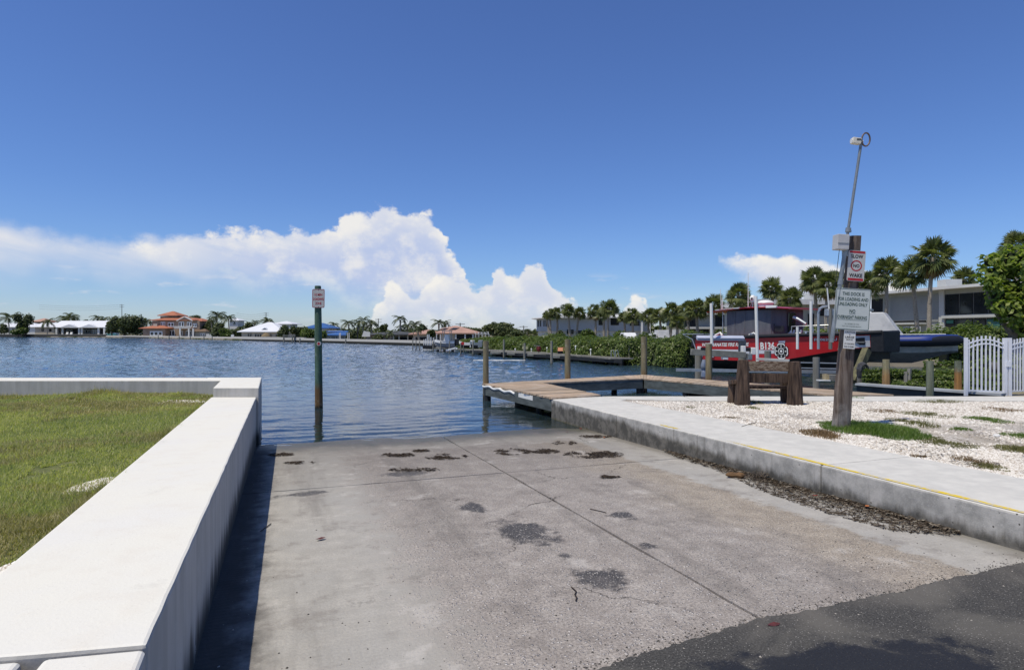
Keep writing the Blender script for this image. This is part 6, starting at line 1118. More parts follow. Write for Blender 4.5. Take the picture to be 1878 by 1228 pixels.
# blue roofed house
Y = 126; h = thing('house', 'house with bright blue metal roofs and white porch by the seawall', 'house', (ux(610, Y), Y, .3)); hwall(h, 596, 645, 615, 625, Y, 8, pm('grey_stucco', (.42, .42, .40), None, 1, .9)); hroof(h, 594, 647, 615.5, 607.5, Y, 10, M_blueroof); hwall(h, 602, 628, 606, 612, Y+6, 4, M_whitew, 'upper_wall', zb=2); hroof(h, 601, 629, 609, 605.5, Y+5, 6, M_blueroof, name='upper_roof'); hwall(h, 562, 598, 601, 620, Y+14, 8, M_whitew, 'rear_wall'); hroof(h, 560, 600, 602.5, 592, Y+14, 9, M_blueroof, name='rear_roof')
for a, b_, k in ((597, 602, 1), (603, 609, 2), (615, 625, 2), (632, 643, 2)): hwin(h, a, b_, 616.5, 621, Y-.02, k, f=.10)
mb = MB()
for u in (622.5, 624.5, 638, 640.5): mb.box(ux(u, Y-6)-.04, ux(u, Y-6)+.04, Y-6.1, Y-5.9, .2, zz(610, Y-6))
single(mb, 'lift_pilings', M_white, 'four white boat lift poles before the blue roofed house', 'lift poles')
# low grey roofed house and pink tiled houses
Y = 118; h = thing('house', 'low house with dark grey shingle roof and open carport left of the pink roofs', 'house', (ux(720, Y), Y, .3)); hwall(h, 672, 765, 614.5, 626, Y+1, 9, pm('dim_stucco', (.36, .33, .28), None, 1, .9)); hroof(h, 672, 762, 614.5, 607, Y, 10, M_greyroof); hwall(h, 722, 764, 618, 625.5, Y+.93, .3, M_dark, 'carport_opening')
for u in (722, 732, 748, 764): hpost(h, u, 614.5, Y-.2, .12, M_cream)
x0, x1 = ux(668, Y), ux(683, Y); mb = MB(); mb.loft([[(x0, yy, 1.0), (x1, yy, 1.0), (x1, yy, zz(609, Y)), (x0+.4, yy, zz(606.5, Y))] for yy in (Y-2, Y-1.8)]); mb.build('gable_wall', M_whitew, h)
Y = 112; h = thing('house', 'pink tiled roof house with deep shaded porch left of the solar panels', 'house', (ux(775, Y), Y, .3)); hwall(h, 758, 800, 613, 626, Y, 9, M_cream); hroof(h, 756, 802, 613.5, 604.5, Y, 10, M_pink); hwall(h, 762, 792, 618, 626, Y-.06, .2, M_dark, 'porch_opening')
Y = 104; h = thing('house', 'large pink tiled hip roof house with black solar panels and cream wall', 'house', (ux(835, Y), Y, .3)); hwall(h, 806, 872, 612.5, 626, Y, 10, M_cream); rf = hroof(h, 800, 872, 612, 598.5, Y, 12, M_pink); hroof(h, 814, 850, 604.5, 597, Y+5, 8, M_pink, name='upper_roof')
hwall(h, 836, 870, 613, 622, Y-.06, .2, M_dark, 'porch_opening')
for u in (836, 853, 867.5): hpost(h, u, 612.5, Y-.3, .12, M_whitew)
def on_roof(u0, u1, f0, f1, name):
    y0, y1 = Y-.6, Y+5.4; za, zb2 = zz(612, Y)+.19, zz(598.5, Y+6); g_ = lambda u, f: Vector((ux(u, Y), y0+(6.6)*f, za+(zb2-za)*f+.07)); mb = MB(); p4 = [g_(u0-3+0, f0), g_(u1-3, f0), g_(u1+3, f1), g_(u0+3, f1)]; mb.add(p4+[p+Vector((0, 0, -.05)) for p in p4], [(0, 1, 2, 3), (7, 6, 5, 4), (0, 4, 5, 1), (1, 5, 6, 2), (2, 6, 7, 3), (3, 7, 4, 0)]); mb.build(name, M_dark, rf)
on_roof(824, 836, .42, .72, 'solar_panel'); on_roof(808, 816, .40, .66, 'solar_panel')
t = thing('pool_cage', 'grey framed pool screen cage right of the large pink roof house', 'screen cage', (ux(888, 100), 100, .3)); mb = MB(); Yc = 100
for i in range(5):
    u = 872+i*6.2; x = ux(u, Yc); mb.box(x-.05, x+.05, Yc-.05, Yc+.05, .3, zz(612.5, Yc)); mb.beam((x, Yc, zz(612.5, Yc)), (ux(u-4, Yc), Yc+4, zz(609.5, Yc)), .08, .08)
mb.beam((ux(872, Yc), Yc, zz(612.5, Yc)), (ux(897, Yc), Yc, zz(612.5, Yc)), .1, .1); mb.beam((ux(868, Yc), Yc+4, zz(609.5, Yc)), (ux(893, Yc), Yc+4, zz(609.5, Yc)), .1, .1); mb.build('frame', pm('cage_frame', (.50, .52, .53), None, 1, .5), t)

# seawalls of the far shore
def swall(name, label, pts, z1, mat):
    mb = MB()
    for (u0, Y0), (u1, Y1) in zip(pts, pts[1:]): mb.beam((ux(u0, Y0), Y0-.15, z1/2-.6), (ux(u1, Y1), Y1-.15, z1/2-.6), .5, z1+1.2)
    return single(mb, name, mat, label, 'seawall')
m, n, b = base('far_seawall'); z_ = n.sep(n.new('ShaderNodeNewGeometry').outputs['Position'])[2]; setb(n, b, n.mix(n.ss(z_, .30, .38), (.03, .03, .027), (.50, .48, .44)), .9, 0, .1); M_fsw = m
m, n, b = base('dark_seawall'); z_ = n.sep(n.new('ShaderNodeNewGeometry').outputs['Position'])[2]; setb(n, b, n.mix(n.ss(z_, 1.0, 1.1), (.05, .05, .048), (.33, .32, .30)), .9, 0, .1); M_dsw = m
swall('far_seawall', 'dark low seawall under the long white house', [(-300, 262), (0, 255), (60, 250), (196, 227)], 1.15, M_dsw); swall('far_seawall', 'pale seawall before the orange roofed villa', [(196, 227), (250, 214), (300, 192), (430, 145)], .75, M_fsw)
swall('far_seawall', 'white capped seawall before the hipped white house', [(430, 145), (480, 130.5), (560, 116)], .85, M_fsw); swall('far_seawall', 'pale seawall running under the blue roofed house to the lifts', [(560, 116), (640, 102.5), (760, 85.5), (800, 79)], .70, M_fsw)
G = 'thin dock posts along the far shore'
for u, v0, v1, lab in ((290, 613, 621, 'thin dark post before the villa bay window'), (310, 614, 622, 'thin dark post before the villa ground floor doors'), (328.5, 613, 622, 'thick dark post under the villa balcony'), (349, 616, 622.5, 'short dark post right of the villa balcony'), (374, 615, 623, 'dark post before the villa annex'), (389, 616, 623.5, 'dark post by the white patio wall'),
                       (520, 617, 627, 'dark lift post left of the green trees'), (536, 618, 628, 'dark lift post under the green trees'), (550, 620, 629, 'short dark post left of the green sign piling'), (506, 618, 626, 'white topped post before the hipped white house'), (656, 598, 628, 'tall thin dark lamp pole right of the blue roofs'), (634, 622, 630, 'small post before the blue roofed house')):
    Yq = 1978/(v1-610)*1.02; mb = MB(); x = ux(u, Yq); mb.tube([(x, Yq, -.6), (x, Yq, zz(v0, Yq))], .11, 7); single(mb, 'shore_post', M_pilef if u != 656 else M_dark, lab, 'post', G)
t = thing('channel_marker', 'white square channel sign on a dark post in front of the round bush', 'channel marker', (ux(427, 150), 150, -.6)); mb = MB(); x = ux(427, 150); mb.tube([(x, 150, -.6), (x, 150, zz(612, 150))], .12, 7); mb.build('post', M_pilef, t); mb = MB(); mb.box(x-.35, x+.35, 149.8, 149.88, zz(619.5, 150), zz(613.5, 150)); mb.build('marker_board', M_white, t)
t = thing('boat_lift', 'grey empty boat lift frame before the trees right of the hipped house', 'boat lift', (ux(530, 118), 118, -.5)); mb = MB(); Yq = 118
mb.beam(Q(519, 615, Yq), Q(542, 615, Yq), .5, .15); mb.beam(Q(520, 618.5, Yq), Q(541, 618.5, Yq), .5, .15); mb.build('frame', M_greywood, t); mb = MB(); [mb.tube([(ux(u, Yq), Yq, -.5), (ux(u, Yq), Yq, zz(612.5, Yq))], .10, 6) for u in (521, 540)]; mb.build('posts', M_greywood, t)
# utility poles with wires
G = 'utility poles above the far shore'
for u, v0, Y, lab, wl in ((223.5, 558, 330, 'utility pole with wires left of the orange roofed villa', -160), (488, 573, 300, 'utility pole above the palm by the hipped white house', -60), (694, 584, 230, 'utility pole right of the blue roofed house', -20), (844, 592, 160, 'utility pole behind the large pink roof', -20), (960.5, 597, 180, 'utility pole at the left of the blue grey condo', -60)):
    x = ux(u, Y); t = thing('utility_pole', lab, 'utility pole', (x, Y, .3), G); mb = MB(); mb.tube([(x, Y, .3), (x, Y, zz(v0, Y))], [.20, .14], 7); mb.build('pole', M_beam, t); mb = MB()
    for k in (.3, 1.3): mb.beam((x-1.2, Y, zz(v0, Y)-k), (x+1.2, Y, zz(v0, Y)-k), .12, .14)
    mb.build('cross_arm', M_beam, t); mb = MB()
    for k in (0.1, 1.1, 2.2): mb.tube([(x+wl*Y/F*s_, Y+3*s_, zz(v0, Y)-k-.9*math.sin(math.pi*s_)) for s_ in [i/8 for i in range(9)]], .035, 4)
    mb.build('wire', M_beam, t)

# trees and palms of the far shore
G = 'coconut palms on the far shore'
for u, v, r, vb, Y, lab in ((15, 583, 15, 612, 262, 'coconut palm at the far left edge of the shore'), (88, 591, 11, 612, 250, 'small palm before the cream end of the long white house'), (128, 583, 15, 604, 300, 'feathery palm top above the long white house roof'), (118, 586, 10, 604, 310, 'smaller palm left of the palm above the white roof'), (179, 584, 10, 604, 300, 'brownish palm top right of the white roof'), (191, 588, 10, 604, 300, 'dark palm behind the right end of the white roof'),
                            (267, 590, 11, 612, 240, 'palm between the big dark clump and the villa'), (398, 580, 13, 610, 205, 'windblown coconut palm right of the villa, higher of two'), (419, 584, 12, 612, 200, 'coconut palm right of the windblown pair'), (387, 586, 9, 612, 210, 'small bent palm left of the windblown pair'), (489, 590, 13, 608, 190, 'dark palm behind the ridge of the hipped white roof'), (468, 591, 6, 604, 240, 'tiny distant palm over the white hipped roof'),
                            (640, 594, 12, 620, 150, 'shaggy palm right of the blue roofs'), (666, 588, 12, 622, 140, 'tall coconut palm above the tree right of the blue roofs'), (681, 594, 12, 622, 142, 'coconut palm leaning right above the dark trees'), (657, 592, 8, 622, 145, 'slim palm left of the tall coconut palm'), (734, 586, 12, 616, 130, 'tallest windblown coconut palm above the grey roof'), (735, 601, 9, 618, 132, 'low palm fronds at the foot of the tallest palm'), (748, 597, 11, 618, 134, 'coconut palm just right of the tallest windblown one'),
                            (762, 596, 11, 618, 136, 'bushy palm left of the pink roofs'), (805, 593, 12, 614, 120, 'dark coconut palm behind the pink roofs'), (818, 592, 8, 612, 124, 'slender coconut palm right of the dark one behind the pink roofs'), (1017, 594, 5, 600, 200, 'tiny palm left of the condo palms'), (968, 607, 6, 614, 150, 'small palm beside the utility pole near the condo'), (612, 596, 9, 612, 160, 'palm top between the blue roofs and the sign piling'),
                            (716, 611, 10, 626, 104, 'grey green palm before the carport'), (767, 603, 9, 626, 96, 'young palm standing before the pink roofed porch')):
    palm(u, v, r, u+(3 if u % 2 else -2), vb, Y, 'coco', lab, G, tw=.16)
G = 'broad leaved trees on the far shore'
for u, v0, v1, r, Y, mm, lab, n_, sz in ((47, 570, 612, 16, 250, M_tree, 'tall dark round headed tree left of the long white house', 900, .55), (34, 599, 613, 11, 246, M_bush, 'light green bush at the foot of the tall dark tree', 500, .45), (228, 574, 617, 26, 226, M_tree, 'big dark clump of broad palms left of the villa', 1500, .6), (205, 585, 612, 12, 236, M_tree, 'dark tree at the left side of the big palm clump', 500, .55), (355, 575, 590, 12, 240, M_tree, 'grey green tree top behind the villa roof', 400, .5),
                                          (386, 588, 610, 14, 215, M_tree, 'dark tree right of the villa side roof', 600, .5), (408, 590, 618, 18, 190, M_tree, 'dark tree under the windblown palms', 800, .45), (418, 602, 621, 15, 160, M_bush, 'round light green bush left of the white channel sign', 700, .35), (437, 597, 621, 13, 156, M_tree, 'dark bush against the left end of the hipped white house', 700, .35), (524, 594, 624, 14, 140, M_tree, 'dark tree right of the hipped white house', 700, .35), (548, 595, 625, 16, 134, M_tree, 'dark tree left of the green sign piling', 900, .35), (572, 600, 626, 16, 124, M_bush, 'bright green tree directly behind the sign piling', 900, .30), (588, 603, 626, 10, 122, M_bush, 'bright green bush right of the sign piling', 500, .30),
                                          (655, 600, 627, 18, 124, M_tree, 'spreading dark tree right of the blue roofed house', 900, .30), (635, 602, 614, 9, 138, M_tree, 'small dark tree over the blue roof end', 400, .35), (690, 612, 629, 13, 106, M_tree, 'dark round bush before the white gable', 700, .25), (703, 593, 608, 8, 150, M_tree, 'brown green round tree above the grey roof', 400, .35), (792, 599, 622, 8, 100, M_tree, 'grey green bare tree before the pink roofs', 450, .25), (777, 594, 612, 8, 140, M_tree, 'dark tree behind the first pink roof', 400, .35),
                                          (912, 592, 619, 27, 108, M_tree, 'wide umbrella shaped tree behind the mangrove hedge', 2200, .28), (880, 602, 613, 7, 124, M_tree, 'small dark tree left of the umbrella shaped tree', 300, .3), (946, 606, 620, 20, 96, M_tree, 'low olive bushes right of the umbrella shaped tree', 900, .28), (612, 600, 611, 12, 158, M_tree, 'dark tree behind the blue upper roof', 400, .35), (8, 592, 612, 9, 280, M_tree, 'dark bush at the far left shore', 300, .5), (160, 586, 601, 9, 320, M_tree, 'far tree behind the long white roof', 300, .6), (455, 588, 606, 12, 250, M_tree, 'far tree line piece behind the hipped roof', 300, .5)):
    tree(u, v0, v1, r, Y, mm, lab, G, n_*2, sz*.62)
NF = 22000; pts = RNG.random(NF); u_ = -500+1600*pts; Yb = np.interp(u_, [-500, 250, 500, 800, 1100], [360, 320, 250, 190, 240]); hz = np.interp(u_, [-500, 250, 500, 700, 1000], [1.4, 1.3, 1.0, .85, .85])*(1.2+2.2*vnoise(u_, u_*0, .05, 3)+1.6*vnoise(u_, u_*0, .17, 4))*RNG.random(NF)**.6
o = np_mesh('far_trees', leaf_quads(np.column_stack([(u_-CU)/F*Yb, Yb+RNG.uniform(-6, 6, NF), .3+hz]), .42*(.6+.8*RNG.random(NF)), .3, .6), 4, M_tree); tag(o, 'low dark belt of distant trees behind the far shore houses', 'trees', kind='stuff')
pts = RNG.random(9000); u_ = 1080+900*pts; Yb = 122+14*RNG.random(9000); hz = (1.2+3.0*vnoise(u_, u_*0, .04, 5)+1.5*vnoise(u_, u_*0, .15, 6))*RNG.random(9000)**.6
o = np_mesh('far_shrubs', leaf_quads(np.column_stack([(u_-CU)/F*Yb, Yb, .3+hz]), .40*(.6+.8*RNG.random(9000)), .3, .6), 4, M_tree); tag(o, 'dark shrubs in the gaps between the condos', 'shrubs', kind='stuff')

# ------------------------------------------------------------------ docks, pilings and boats in the middle distance
dl = lambda u: Vector((ux(u, 50.5-(u-870)*.0652), 50.5-(u-870)*.0652, 0))
fd = thing('far_dock', 'long low grey dock in front of the mangrove hedge', 'dock', (5, 42, -1))
for i in range(44):
    a, b_ = dl(866+i*6.25), dl(866+(i+1)*6.25-.35); mb = MB(); mb.beam(a+Vector((0, 0, .36)), b_+Vector((0, 0, .36)), 1.3, .07); mb.build('deck_board', M_greywood, fd)
mb = MB(); mb.beam(dl(866)+Vector((-.1, -.66, .24)), dl(1141)+Vector((-.1, -.66, .24)), .08, .17); mb.build('fascia_board', M_dark, fd)
for u in (880, 905, 930, 955, 980, 1005, 1030, 1060, 1090, 1120, 1139): p = dl(u); mb = MB(); mb.tube([(p.x, p.y, -1), (p.x, p.y, .32)], .13, 7); mb.build('support_post', M_dark, fd)
for u, du in ((918, -3), (948, -2), (985, -3), (1030, -4)): p = dl(u); mb = MB(); mb.box(p.x-.7, p.x+.9, p.y-2.4, p.y-.8, .20, .34); mb.build('finger_deck', M_beam, fd); mb = MB(); mb.box(p.x-.35, p.x+.25, p.y-2.0, p.y-1.4, -.3, .2); mb.build('float', M_dark, fd)
G = 'grey timber pilings by the middle docks'
for u, v0, v1, w_, lab in ((924, 622, 656, 3.2, 'dark slim piling with a lumpy top before the far dock'), (962, 629, 660, 4.2, 'grey piling with a yellow board behind it'), (1011.5, 625, 667, 4.6, 'pale topped piling with dark wet foot, closest to the far dock'), (1154, 634, 668, 3.8, 'pale grey piling standing against the mangroves'), (757, 620, 640, 1.8, 'thin white capped piling farthest left of the boat lifts'), (763, 622, 640.5, 1.8, 'second thin white capped piling left of the boat lifts'), (769.5, 625, 641, 1.9, 'thin dark piling left of the white lift poles'),
                          (777, 627, 641.5, 1.6, 'short thin piling next to the white lift poles'), (794.5, 626, 644, 2.4, 'dark piling at the bow of the white boat'), (808.5, 625, 645, 2.4, 'dark piling before the white boat hull'), (824.5, 625, 647.5, 2.4, 'dark piling at the stern of the white boat'), (845, 628, 649, 2.4, 'dark piling before the red and white watercraft'), (867.5, 624, 651, 2.6, 'light green grey piling nearest the corner dock piling'), (850, 632, 647, 1.6, 'thin pale piling between the watercraft')):
    Yq = 1978/(v1-610); pile('mooring_piling', M_pilef, ux(u, Yq), Yq, -.5, zz(v0, Yq), w_/2*Yq/F, lab, G, n=9)
mb = MB(); Yq = 38.6; mb.tube([(ux(868+i*5, Yq), Yq+.1*math.sin(i), .02) for i in range(20)], .035, 6); single(mb, 'floating_pipe', M_pvc, 'thin white floating pipe on the water behind the corner piling', 'pipe', smooth=True)
t = thing('lift_cluster', 'cluster of white boat lift poles beside the white boat', 'boat lift', (ux(784, 62), 62, -.5))
for u, v0, r_ in ((777.5, 622, .04), (781, 621, .05), (784, 613, .05), (787, 613, .05), (790.5, 618, .06), (795, 619, .05), (801, 612, .035), (808, 613, .035)): mb = MB(); x = ux(u, 62); mb.tube([(x, 62, -.5), (x, 62, zz(v0, 62))], r_, 7); mb.build('lift_pole', M_white, t)
mb = MB(); mb.beam(Q(776, 636, 61.5), Q(800, 637, 61.5), .6, .35); mb.build('lift_beam', M_dark, t)
def small_boat(label, u0, u1, vg, vk, Y, hullm, topm, ttop=None, name='motor_boat'):
    x0, x1 = ux(u0, Y), ux(u1, Y); L_ = x1-x0; zg, zk = zz(vg, Y), zz(vk, Y); t = thing(name, label, 'boat', ((x0+x1)/2, Y, zk)); prof = [(0, .02, .25), (.12, .30, .16), (.30, .44, .06), (.6, .5, 0), (1, .46, 0)]; Wd = min(2.2, L_*.5)
    mb = MB(); mb.loft([[(x0+L_*s_, Y-w_*Wd, zg+up*.6), (x0+L_*s_+.06, Y-w_*Wd*.75, zk+(zg-zk)*up*2.0), (x0+L_*s_+.06, Y, zk-.1+(zg-zk)*up*2.2), (x0+L_*s_+.06, Y+w_*Wd*.75, zk+(zg-zk)*up*2.0), (x0+L_*s_, Y+w_*Wd, zg+up*.6)] for s_, w_, up in prof]); mb.build('hull', hullm, t)
    mb = MB(); mb.loft([[(x0+L_*s_, Y-w_*Wd-.02, zg+up*.6-.08), (x0+L_*s_, Y-w_*Wd-.02, zg+up*.6+.14), (x0+L_*s_, Y+w_*Wd+.02, zg+up*.6+.14), (x0+L_*s_, Y+w_*Wd+.02, zg+up*.6-.08)] for s_, w_, up in prof]); mb.build('gunwale', topm, t)
    if ttop: mb = MB(); mb.loft([[(x0+L_*.45, Y-.5, zg+.1), (x0+L_*.75, Y-.5, zg+.1), (x0+L_*.7, Y-.5, zg+.75), (x0+L_*.55, Y-.5, zg+.75)], [(x0+L_*.45, Y+.5, zg+.1), (x0+L_*.75, Y+.5, zg+.1), (x0+L_*.7, Y+.5, zg+.75), (x0+L_*.55, Y+.5, zg+.75)]]); mb.build('console', topm, t); mb = MB(); mb.box(x0+L_*.40, x0+L_*.85, Y-.8, Y+.8, zg+1.05, zg+1.12); [mb.tube([(x0+L_*a, Y+b2, zg), (x0+L_*a, Y+b2, zg+1.06)], .03, 5) for a in (.45, .8) for b2 in (-.7, .7)]; mb.build('hard_top', M_galv, t)
    mb = MB(); mb.loft([[(x1-.02, yy, zg-.3), (x1+.35, yy, zg-.25), (x1+.40, yy, zg+.35), (x1+.02, yy, zg+.35)] for yy in (Y-.22, Y+.22)]); mb.build('outboard_motor', M_black if ttop else topm, t, bevel=.04); return t
small_boat('white and grey centre console motor boat raised on the lift', 797, 834, 628, 636, 58, pm('hull_mid_grey', (.24, .25, .27), None, 1, .4), M_white, True)
skiff = small_boat('white small skiff with red seat on the dock right of the lift boat', 842, 862, 631, 636, 55, M_dark, M_white)
small_boat('dark small watercraft with white motor cowl at the dock end', 862, 877, 631, 637, 53, M_black, M_galv)
mb = MB(); c_ = Q(848.5, 630.5, 54.3); mb.obox(c_, (.13, 0, 0), (0, .15, 0), (0, 0, .07)); mb.obox(c_+Vector((0, .1, .1)), (.12, 0, 0), (0, .04, 0), (0, 0, .06)); mb.build('seat', M_red, skiff)
mb = MB(); mb.beam(Q(822, 641, 51), Q(836, 637.5, 51), .3, .12); mb.beam(Q(836, 637.5, 51), Q(838, 640, 51), .3, .12); single(mb, 'gangway', M_pvc, 'white folded gangway hanging below the lift boat', 'gangway')
t = thing('small_dock', 'dark low dock under the boats left of the far dock', 'dock', (ux(835, 55), 55, -.5))
for i in range(14): a, b_ = Q(798+i*6, 641, 0.001+60-i*.55), None; mb = MB(); x0, x1 = ux(798+i*6, 60-i*.6), ux(803.6+i*6, 60-i*.6); mb.box(x0, x1, 60-i*.6-.6, 60-i*.6+1.2, .18, .30); mb.build('deck_board', M_beam, t)
mb = MB(); [mb.tube([(ux(u, 57), 57, -.6), (ux(u, 57), 57, .2)], .14, 7) for u in (803, 815, 830, 846, 858, 872)]; mb.build('support_posts', M_dark, t)
bx = thing('dock_box', 'orange topped dark dock box standing on the far dock', 'dock box', (ux(1030, 40), 40, .4)); a, b_ = Q(1023, 649, 40), Q(1037, 637, 40); mb = MB(); mb.box(a.x, b_.x, 39.8, 40.5, .40, zz(643.5, 40)); mb.build('box_body', M_dark, bx); mb = MB(); mb.loft([[(a.x-.03, 39.72, zz(643, 40)), (b_.x+.02, 39.72, zz(643, 40)), (b_.x+.04, 40.3, zz(637, 40)), (a.x+.04, 40.3, zz(637, 40))], [(a.x-.03, 39.76, zz(643.8, 40)), (b_.x+.02, 39.76, zz(643.8, 40)), (b_.x+.04, 40.5, zz(638, 40)), (a.x+.04, 40.5, zz(638, 40))]]); mb.build('lid', pm('orange_lid', (.50, .23, .13), (.42, .19, .10), 3, .7), bx)
ht = thing('hand_truck', 'dark red cart with a pale bar on the far dock', 'cart', (ux(988, 42.5), 42.5, .4)); mb = MB(); c_ = Q(988, 639, 42.5); mb.ball((c_.x, 42.5, c_.z), .17, .15, .22, 8, 6); mb.box(c_.x-.02, c_.x+.04, 42.45, 42.55, .40, c_.z); mb.build('body', pm('dark_red', (.16, .02, .02), None, 3, .5), ht); mb = MB(); mb.beam(Q(979, 633.5, 42.4), Q(990, 634, 42.4), .05, .05); mb.build('bar', M_greywood, ht)
mb = MB(); c_ = Q(965, 637.5, 43.5); mb.box(c_.x-.28, c_.x+.12, 43.4, 43.6, c_.z-.1, c_.z+.1); mb.tube([(c_.x, 43.55, .36), (c_.x, 43.55, c_.z)], .03, 5); single(mb, 'dock_board', pm('pale_yellow', (.42, .42, .24), None, 3, .7), 'pale yellow board behind the grey piling on the far dock', 'board')
G = 'slim dock pedestals on the far dock'
for u, v0, lab in ((1057, 635, 'slim white topped dock pedestal right of the brown dock piling'), (1085, 641, 'slim white topped dock pedestal in the middle of the right dock stretch'), (1004, 638, 'short dark dock pedestal left of the pale topped piling'), (945, 640, 'small white topped pedestal left of the grey piling'), (975, 640, 'small white dock pedestal left of the red cart')):
    p = dl(u); mb = MB(); mb.tube([(p.x, p.y+.4, .39), (p.x, p.y+.4, zz(v0, p.y+.4))], .035, 6); mb.ball((p.x, p.y+.4, zz(v0, p.y+.4)), .06, .06, .07, 8, 5); single(mb, 'dock_pedestal', M_pvc, lab, 'pedestal', G)
mb = MB(); p = dl(1126); [mb.tube([(p.x+dx_, p.y, .39), (p.x+dx_, p.y, .75), (p.x+dx_+.12, p.y, .80), (p.x+dx_+.2, p.y, .39)], .02, 5) for dx_ in (-.15, .08)]; single(mb, 'dock_ladder', M_alu, 'small metal ladder at the right end of the far dock', 'ladder')

# ------------------------------------------------------------------ small things on the ramp and the gravel
M_weed = pm('seaweed', (.045, .030, .018), (.02, .014, .010), 20, .8)
G = 'dark seaweed scraps on the ramp'
def strands(q, ra, rb, n_, l, seed, flat=.012, wid=.004):
    rg = np.random.default_rng(seed); out_ = []
    for i in range(n_):
        a = rg.uniform(0, 6.283); r_ = rg.random()**.6; x = q.x+ra*r_*math.cos(a); y = q.y+rb*r_*math.sin(a); d_ = rg.uniform(0, 6.283) if rg.random() < .5 else rg.normal(0, .5); ll = l*rg.uniform(.4, 1.4); t_ = ct_of(x, y)[1]; z = rz(max(2.8, t_))+.003+flat*rg.random()
        dx_, dy_ = math.cos(d_)*ll, math.sin(d_)*ll; w_ = wid*rg.uniform(.6, 1.8); out_.append([(x-dx_, y-dy_, z), (x-w_*math.sin(d_), y+w_*math.cos(d_), z+flat*rg.random()*.8), (x+dx_, y+dy_, z+.002), (x+w_*math.sin(d_), y-w_*math.cos(d_), z+.001)])
    o_ = np.array(out_); c_ = o_.mean(1); kp = vnoise(c_[:, 0]+.9*c_[:, 1], c_[:, 1]-.3*c_[:, 0], 5.5, seed)+.5*vnoise(c_[:, 0], c_[:, 1], 17, seed) > .62; kp[:6] = True; return o_[kp].reshape(-1, 3)
for k, (u, v, ru, rv, n_, lab) in enumerate(((818, 838, 34, 4.5, 260, 'long dark seaweed scrap left of the joint crack, near the water'), (727, 835, 30, 3.5, 180, 'thin seaweed scrap in the middle of the left slab'), (940, 829, 30, 5, 260, 'dark seaweed scrap just right of the joint crack'), (1000, 828, 24, 3.5, 150, 'small seaweed scrap between two larger ones on the right slab'), (1088, 834, 48, 6, 420, 'largest brown seaweed patch on the right slab'),
                                             (1092, 801, 26, 2, 110, 'thin seaweed line nearest the kerb wall end'), (1036, 813, 20, 2.5, 110, 'short dark seaweed scrap near the water on the right slab'), (517, 834, 22, 2.5, 110, 'seaweed scrap touching the wall shadow'), (550, 849, 25, 2, 90, 'thin greenish seaweed line below the wall shadow scrap'), (772, 827, 14, 1.8, 70, 'tiny seaweed scrap left of the long one'), (1116, 875, 18, 2.5, 70, 'faint seaweed scrap below the transverse joint'), (760, 862, 40, 3, 110, 'wispy seaweed over the wet patch on the left slab'))):
    q = ground_px(u, v); o = np_mesh('seaweed_scrap', strands(q, ru*1.15*q.y/F, max(.05, rv*1.2*q.y*q.y/(F*1.65)), int(n_*2.6), .03, 50+k), 4, M_weed); tag(recenter(o), lab, 'seaweed', G, 'stuff')
# leaf litter along the kerb
rg = np.random.default_rng(77); t_ = 3.45+rg.random(9000)*4.1; wd_ = np.interp(t_, [3.45, 3.7, 4.4, 5.2, 5.8, 6.3, 7.0, 7.6], [.10, .34, .40, .34, .22, .14, .12, .02]); c_ = 5.10-wd_*1.25*rg.random(9000)**1.9; keep = (rg.random(9000) < np.clip(wd_*3.2, .15, 1)) & (vnoise(t_, c_, 6, 3)+.6*vnoise(t_, c_, 23, 4)+.5*rg.random(9000) > .68); t_, c_ = t_[keep], c_[keep]; n_ = len(t_)
x = c_*Pp.x+t_*Dd.x; y = c_*Pp.y+t_*Dd.y; z = np.array([rz(max(2.8, q_)) for q_ in t_])+.004+.03*rg.random(n_)*np.clip((c_-4.75)/.3, .1, 1); dr_ = rg.uniform(0, 6.283, n_); ll = .028*rg.uniform(.3, 1.5, n_); w_ = .0035*rg.uniform(.5, 2, n_)
out_ = np.stack([np.column_stack([x-np.cos(dr_)*ll, y-np.sin(dr_)*ll, z]), np.column_stack([x-np.sin(dr_)*w_, y+np.cos(dr_)*w_, z+.004]), np.column_stack([x+np.cos(dr_)*ll, y+np.sin(dr_)*ll, z+.006*rg.random(n_)]), np.column_stack([x+np.sin(dr_)*w_, y-np.cos(dr_)*w_, z])], 1).reshape(-1, 3)
m, n, b = base('leaf_litter'); setb(n, b, n.ramp(n.new('ShaderNodeNewGeometry').outputs['Random Per Island'], [(0, (.03, .022, .016)), (.55, (.075, .058, .042)), (.85, (.17, .14, .11)), (1, (.34, .31, .26))]), .9, 0, .1)
o = np_mesh('leaf_litter', out_, 4, m); tag(o, 'brown leaf litter and twigs gathered along the foot of the kerb', 'litter', kind='stuff')
q = ground_px(1349, 876); mb = MB(); rings = []
for i in range(7): s_ = i/6; r_ = (.010, .034, .042, .030, .046, .036, .008)[i]; rings.append([(q.x-.11+.22*s_, q.y+.02*math.sin(i)+r_*1.1*math.cos(a), q.z+.035+r_*.8*math.sin(a)) for a in [k*.7854 for k in range(8)]])
mb.loft(rings); single(mb, 'driftwood', pm('driftwood', (.22, .13, .06), (.12, .07, .035), 9, .85, .4, stretch=(.4, 3, 3)), 'short brown piece of driftwood by the kerb', 'driftwood', smooth=True)
q = ground_px(1390, 880); rg = np.random.default_rng(9); mb = MB()
for i in range(90): a = rg.uniform(0, 6.283); e = rg.uniform(.1, 1.2); l = rg.uniform(.05, .14); c0_ = Vector((q.x+rg.normal(0, .05), q.y+rg.normal(0, .04), q.z+.01+.05*rg.random())); mb.tube([c0_, c0_+Vector((math.cos(a)*math.cos(e)*l, math.sin(a)*math.cos(e)*l, math.sin(e)*l*.6))], .0022, 3, False)
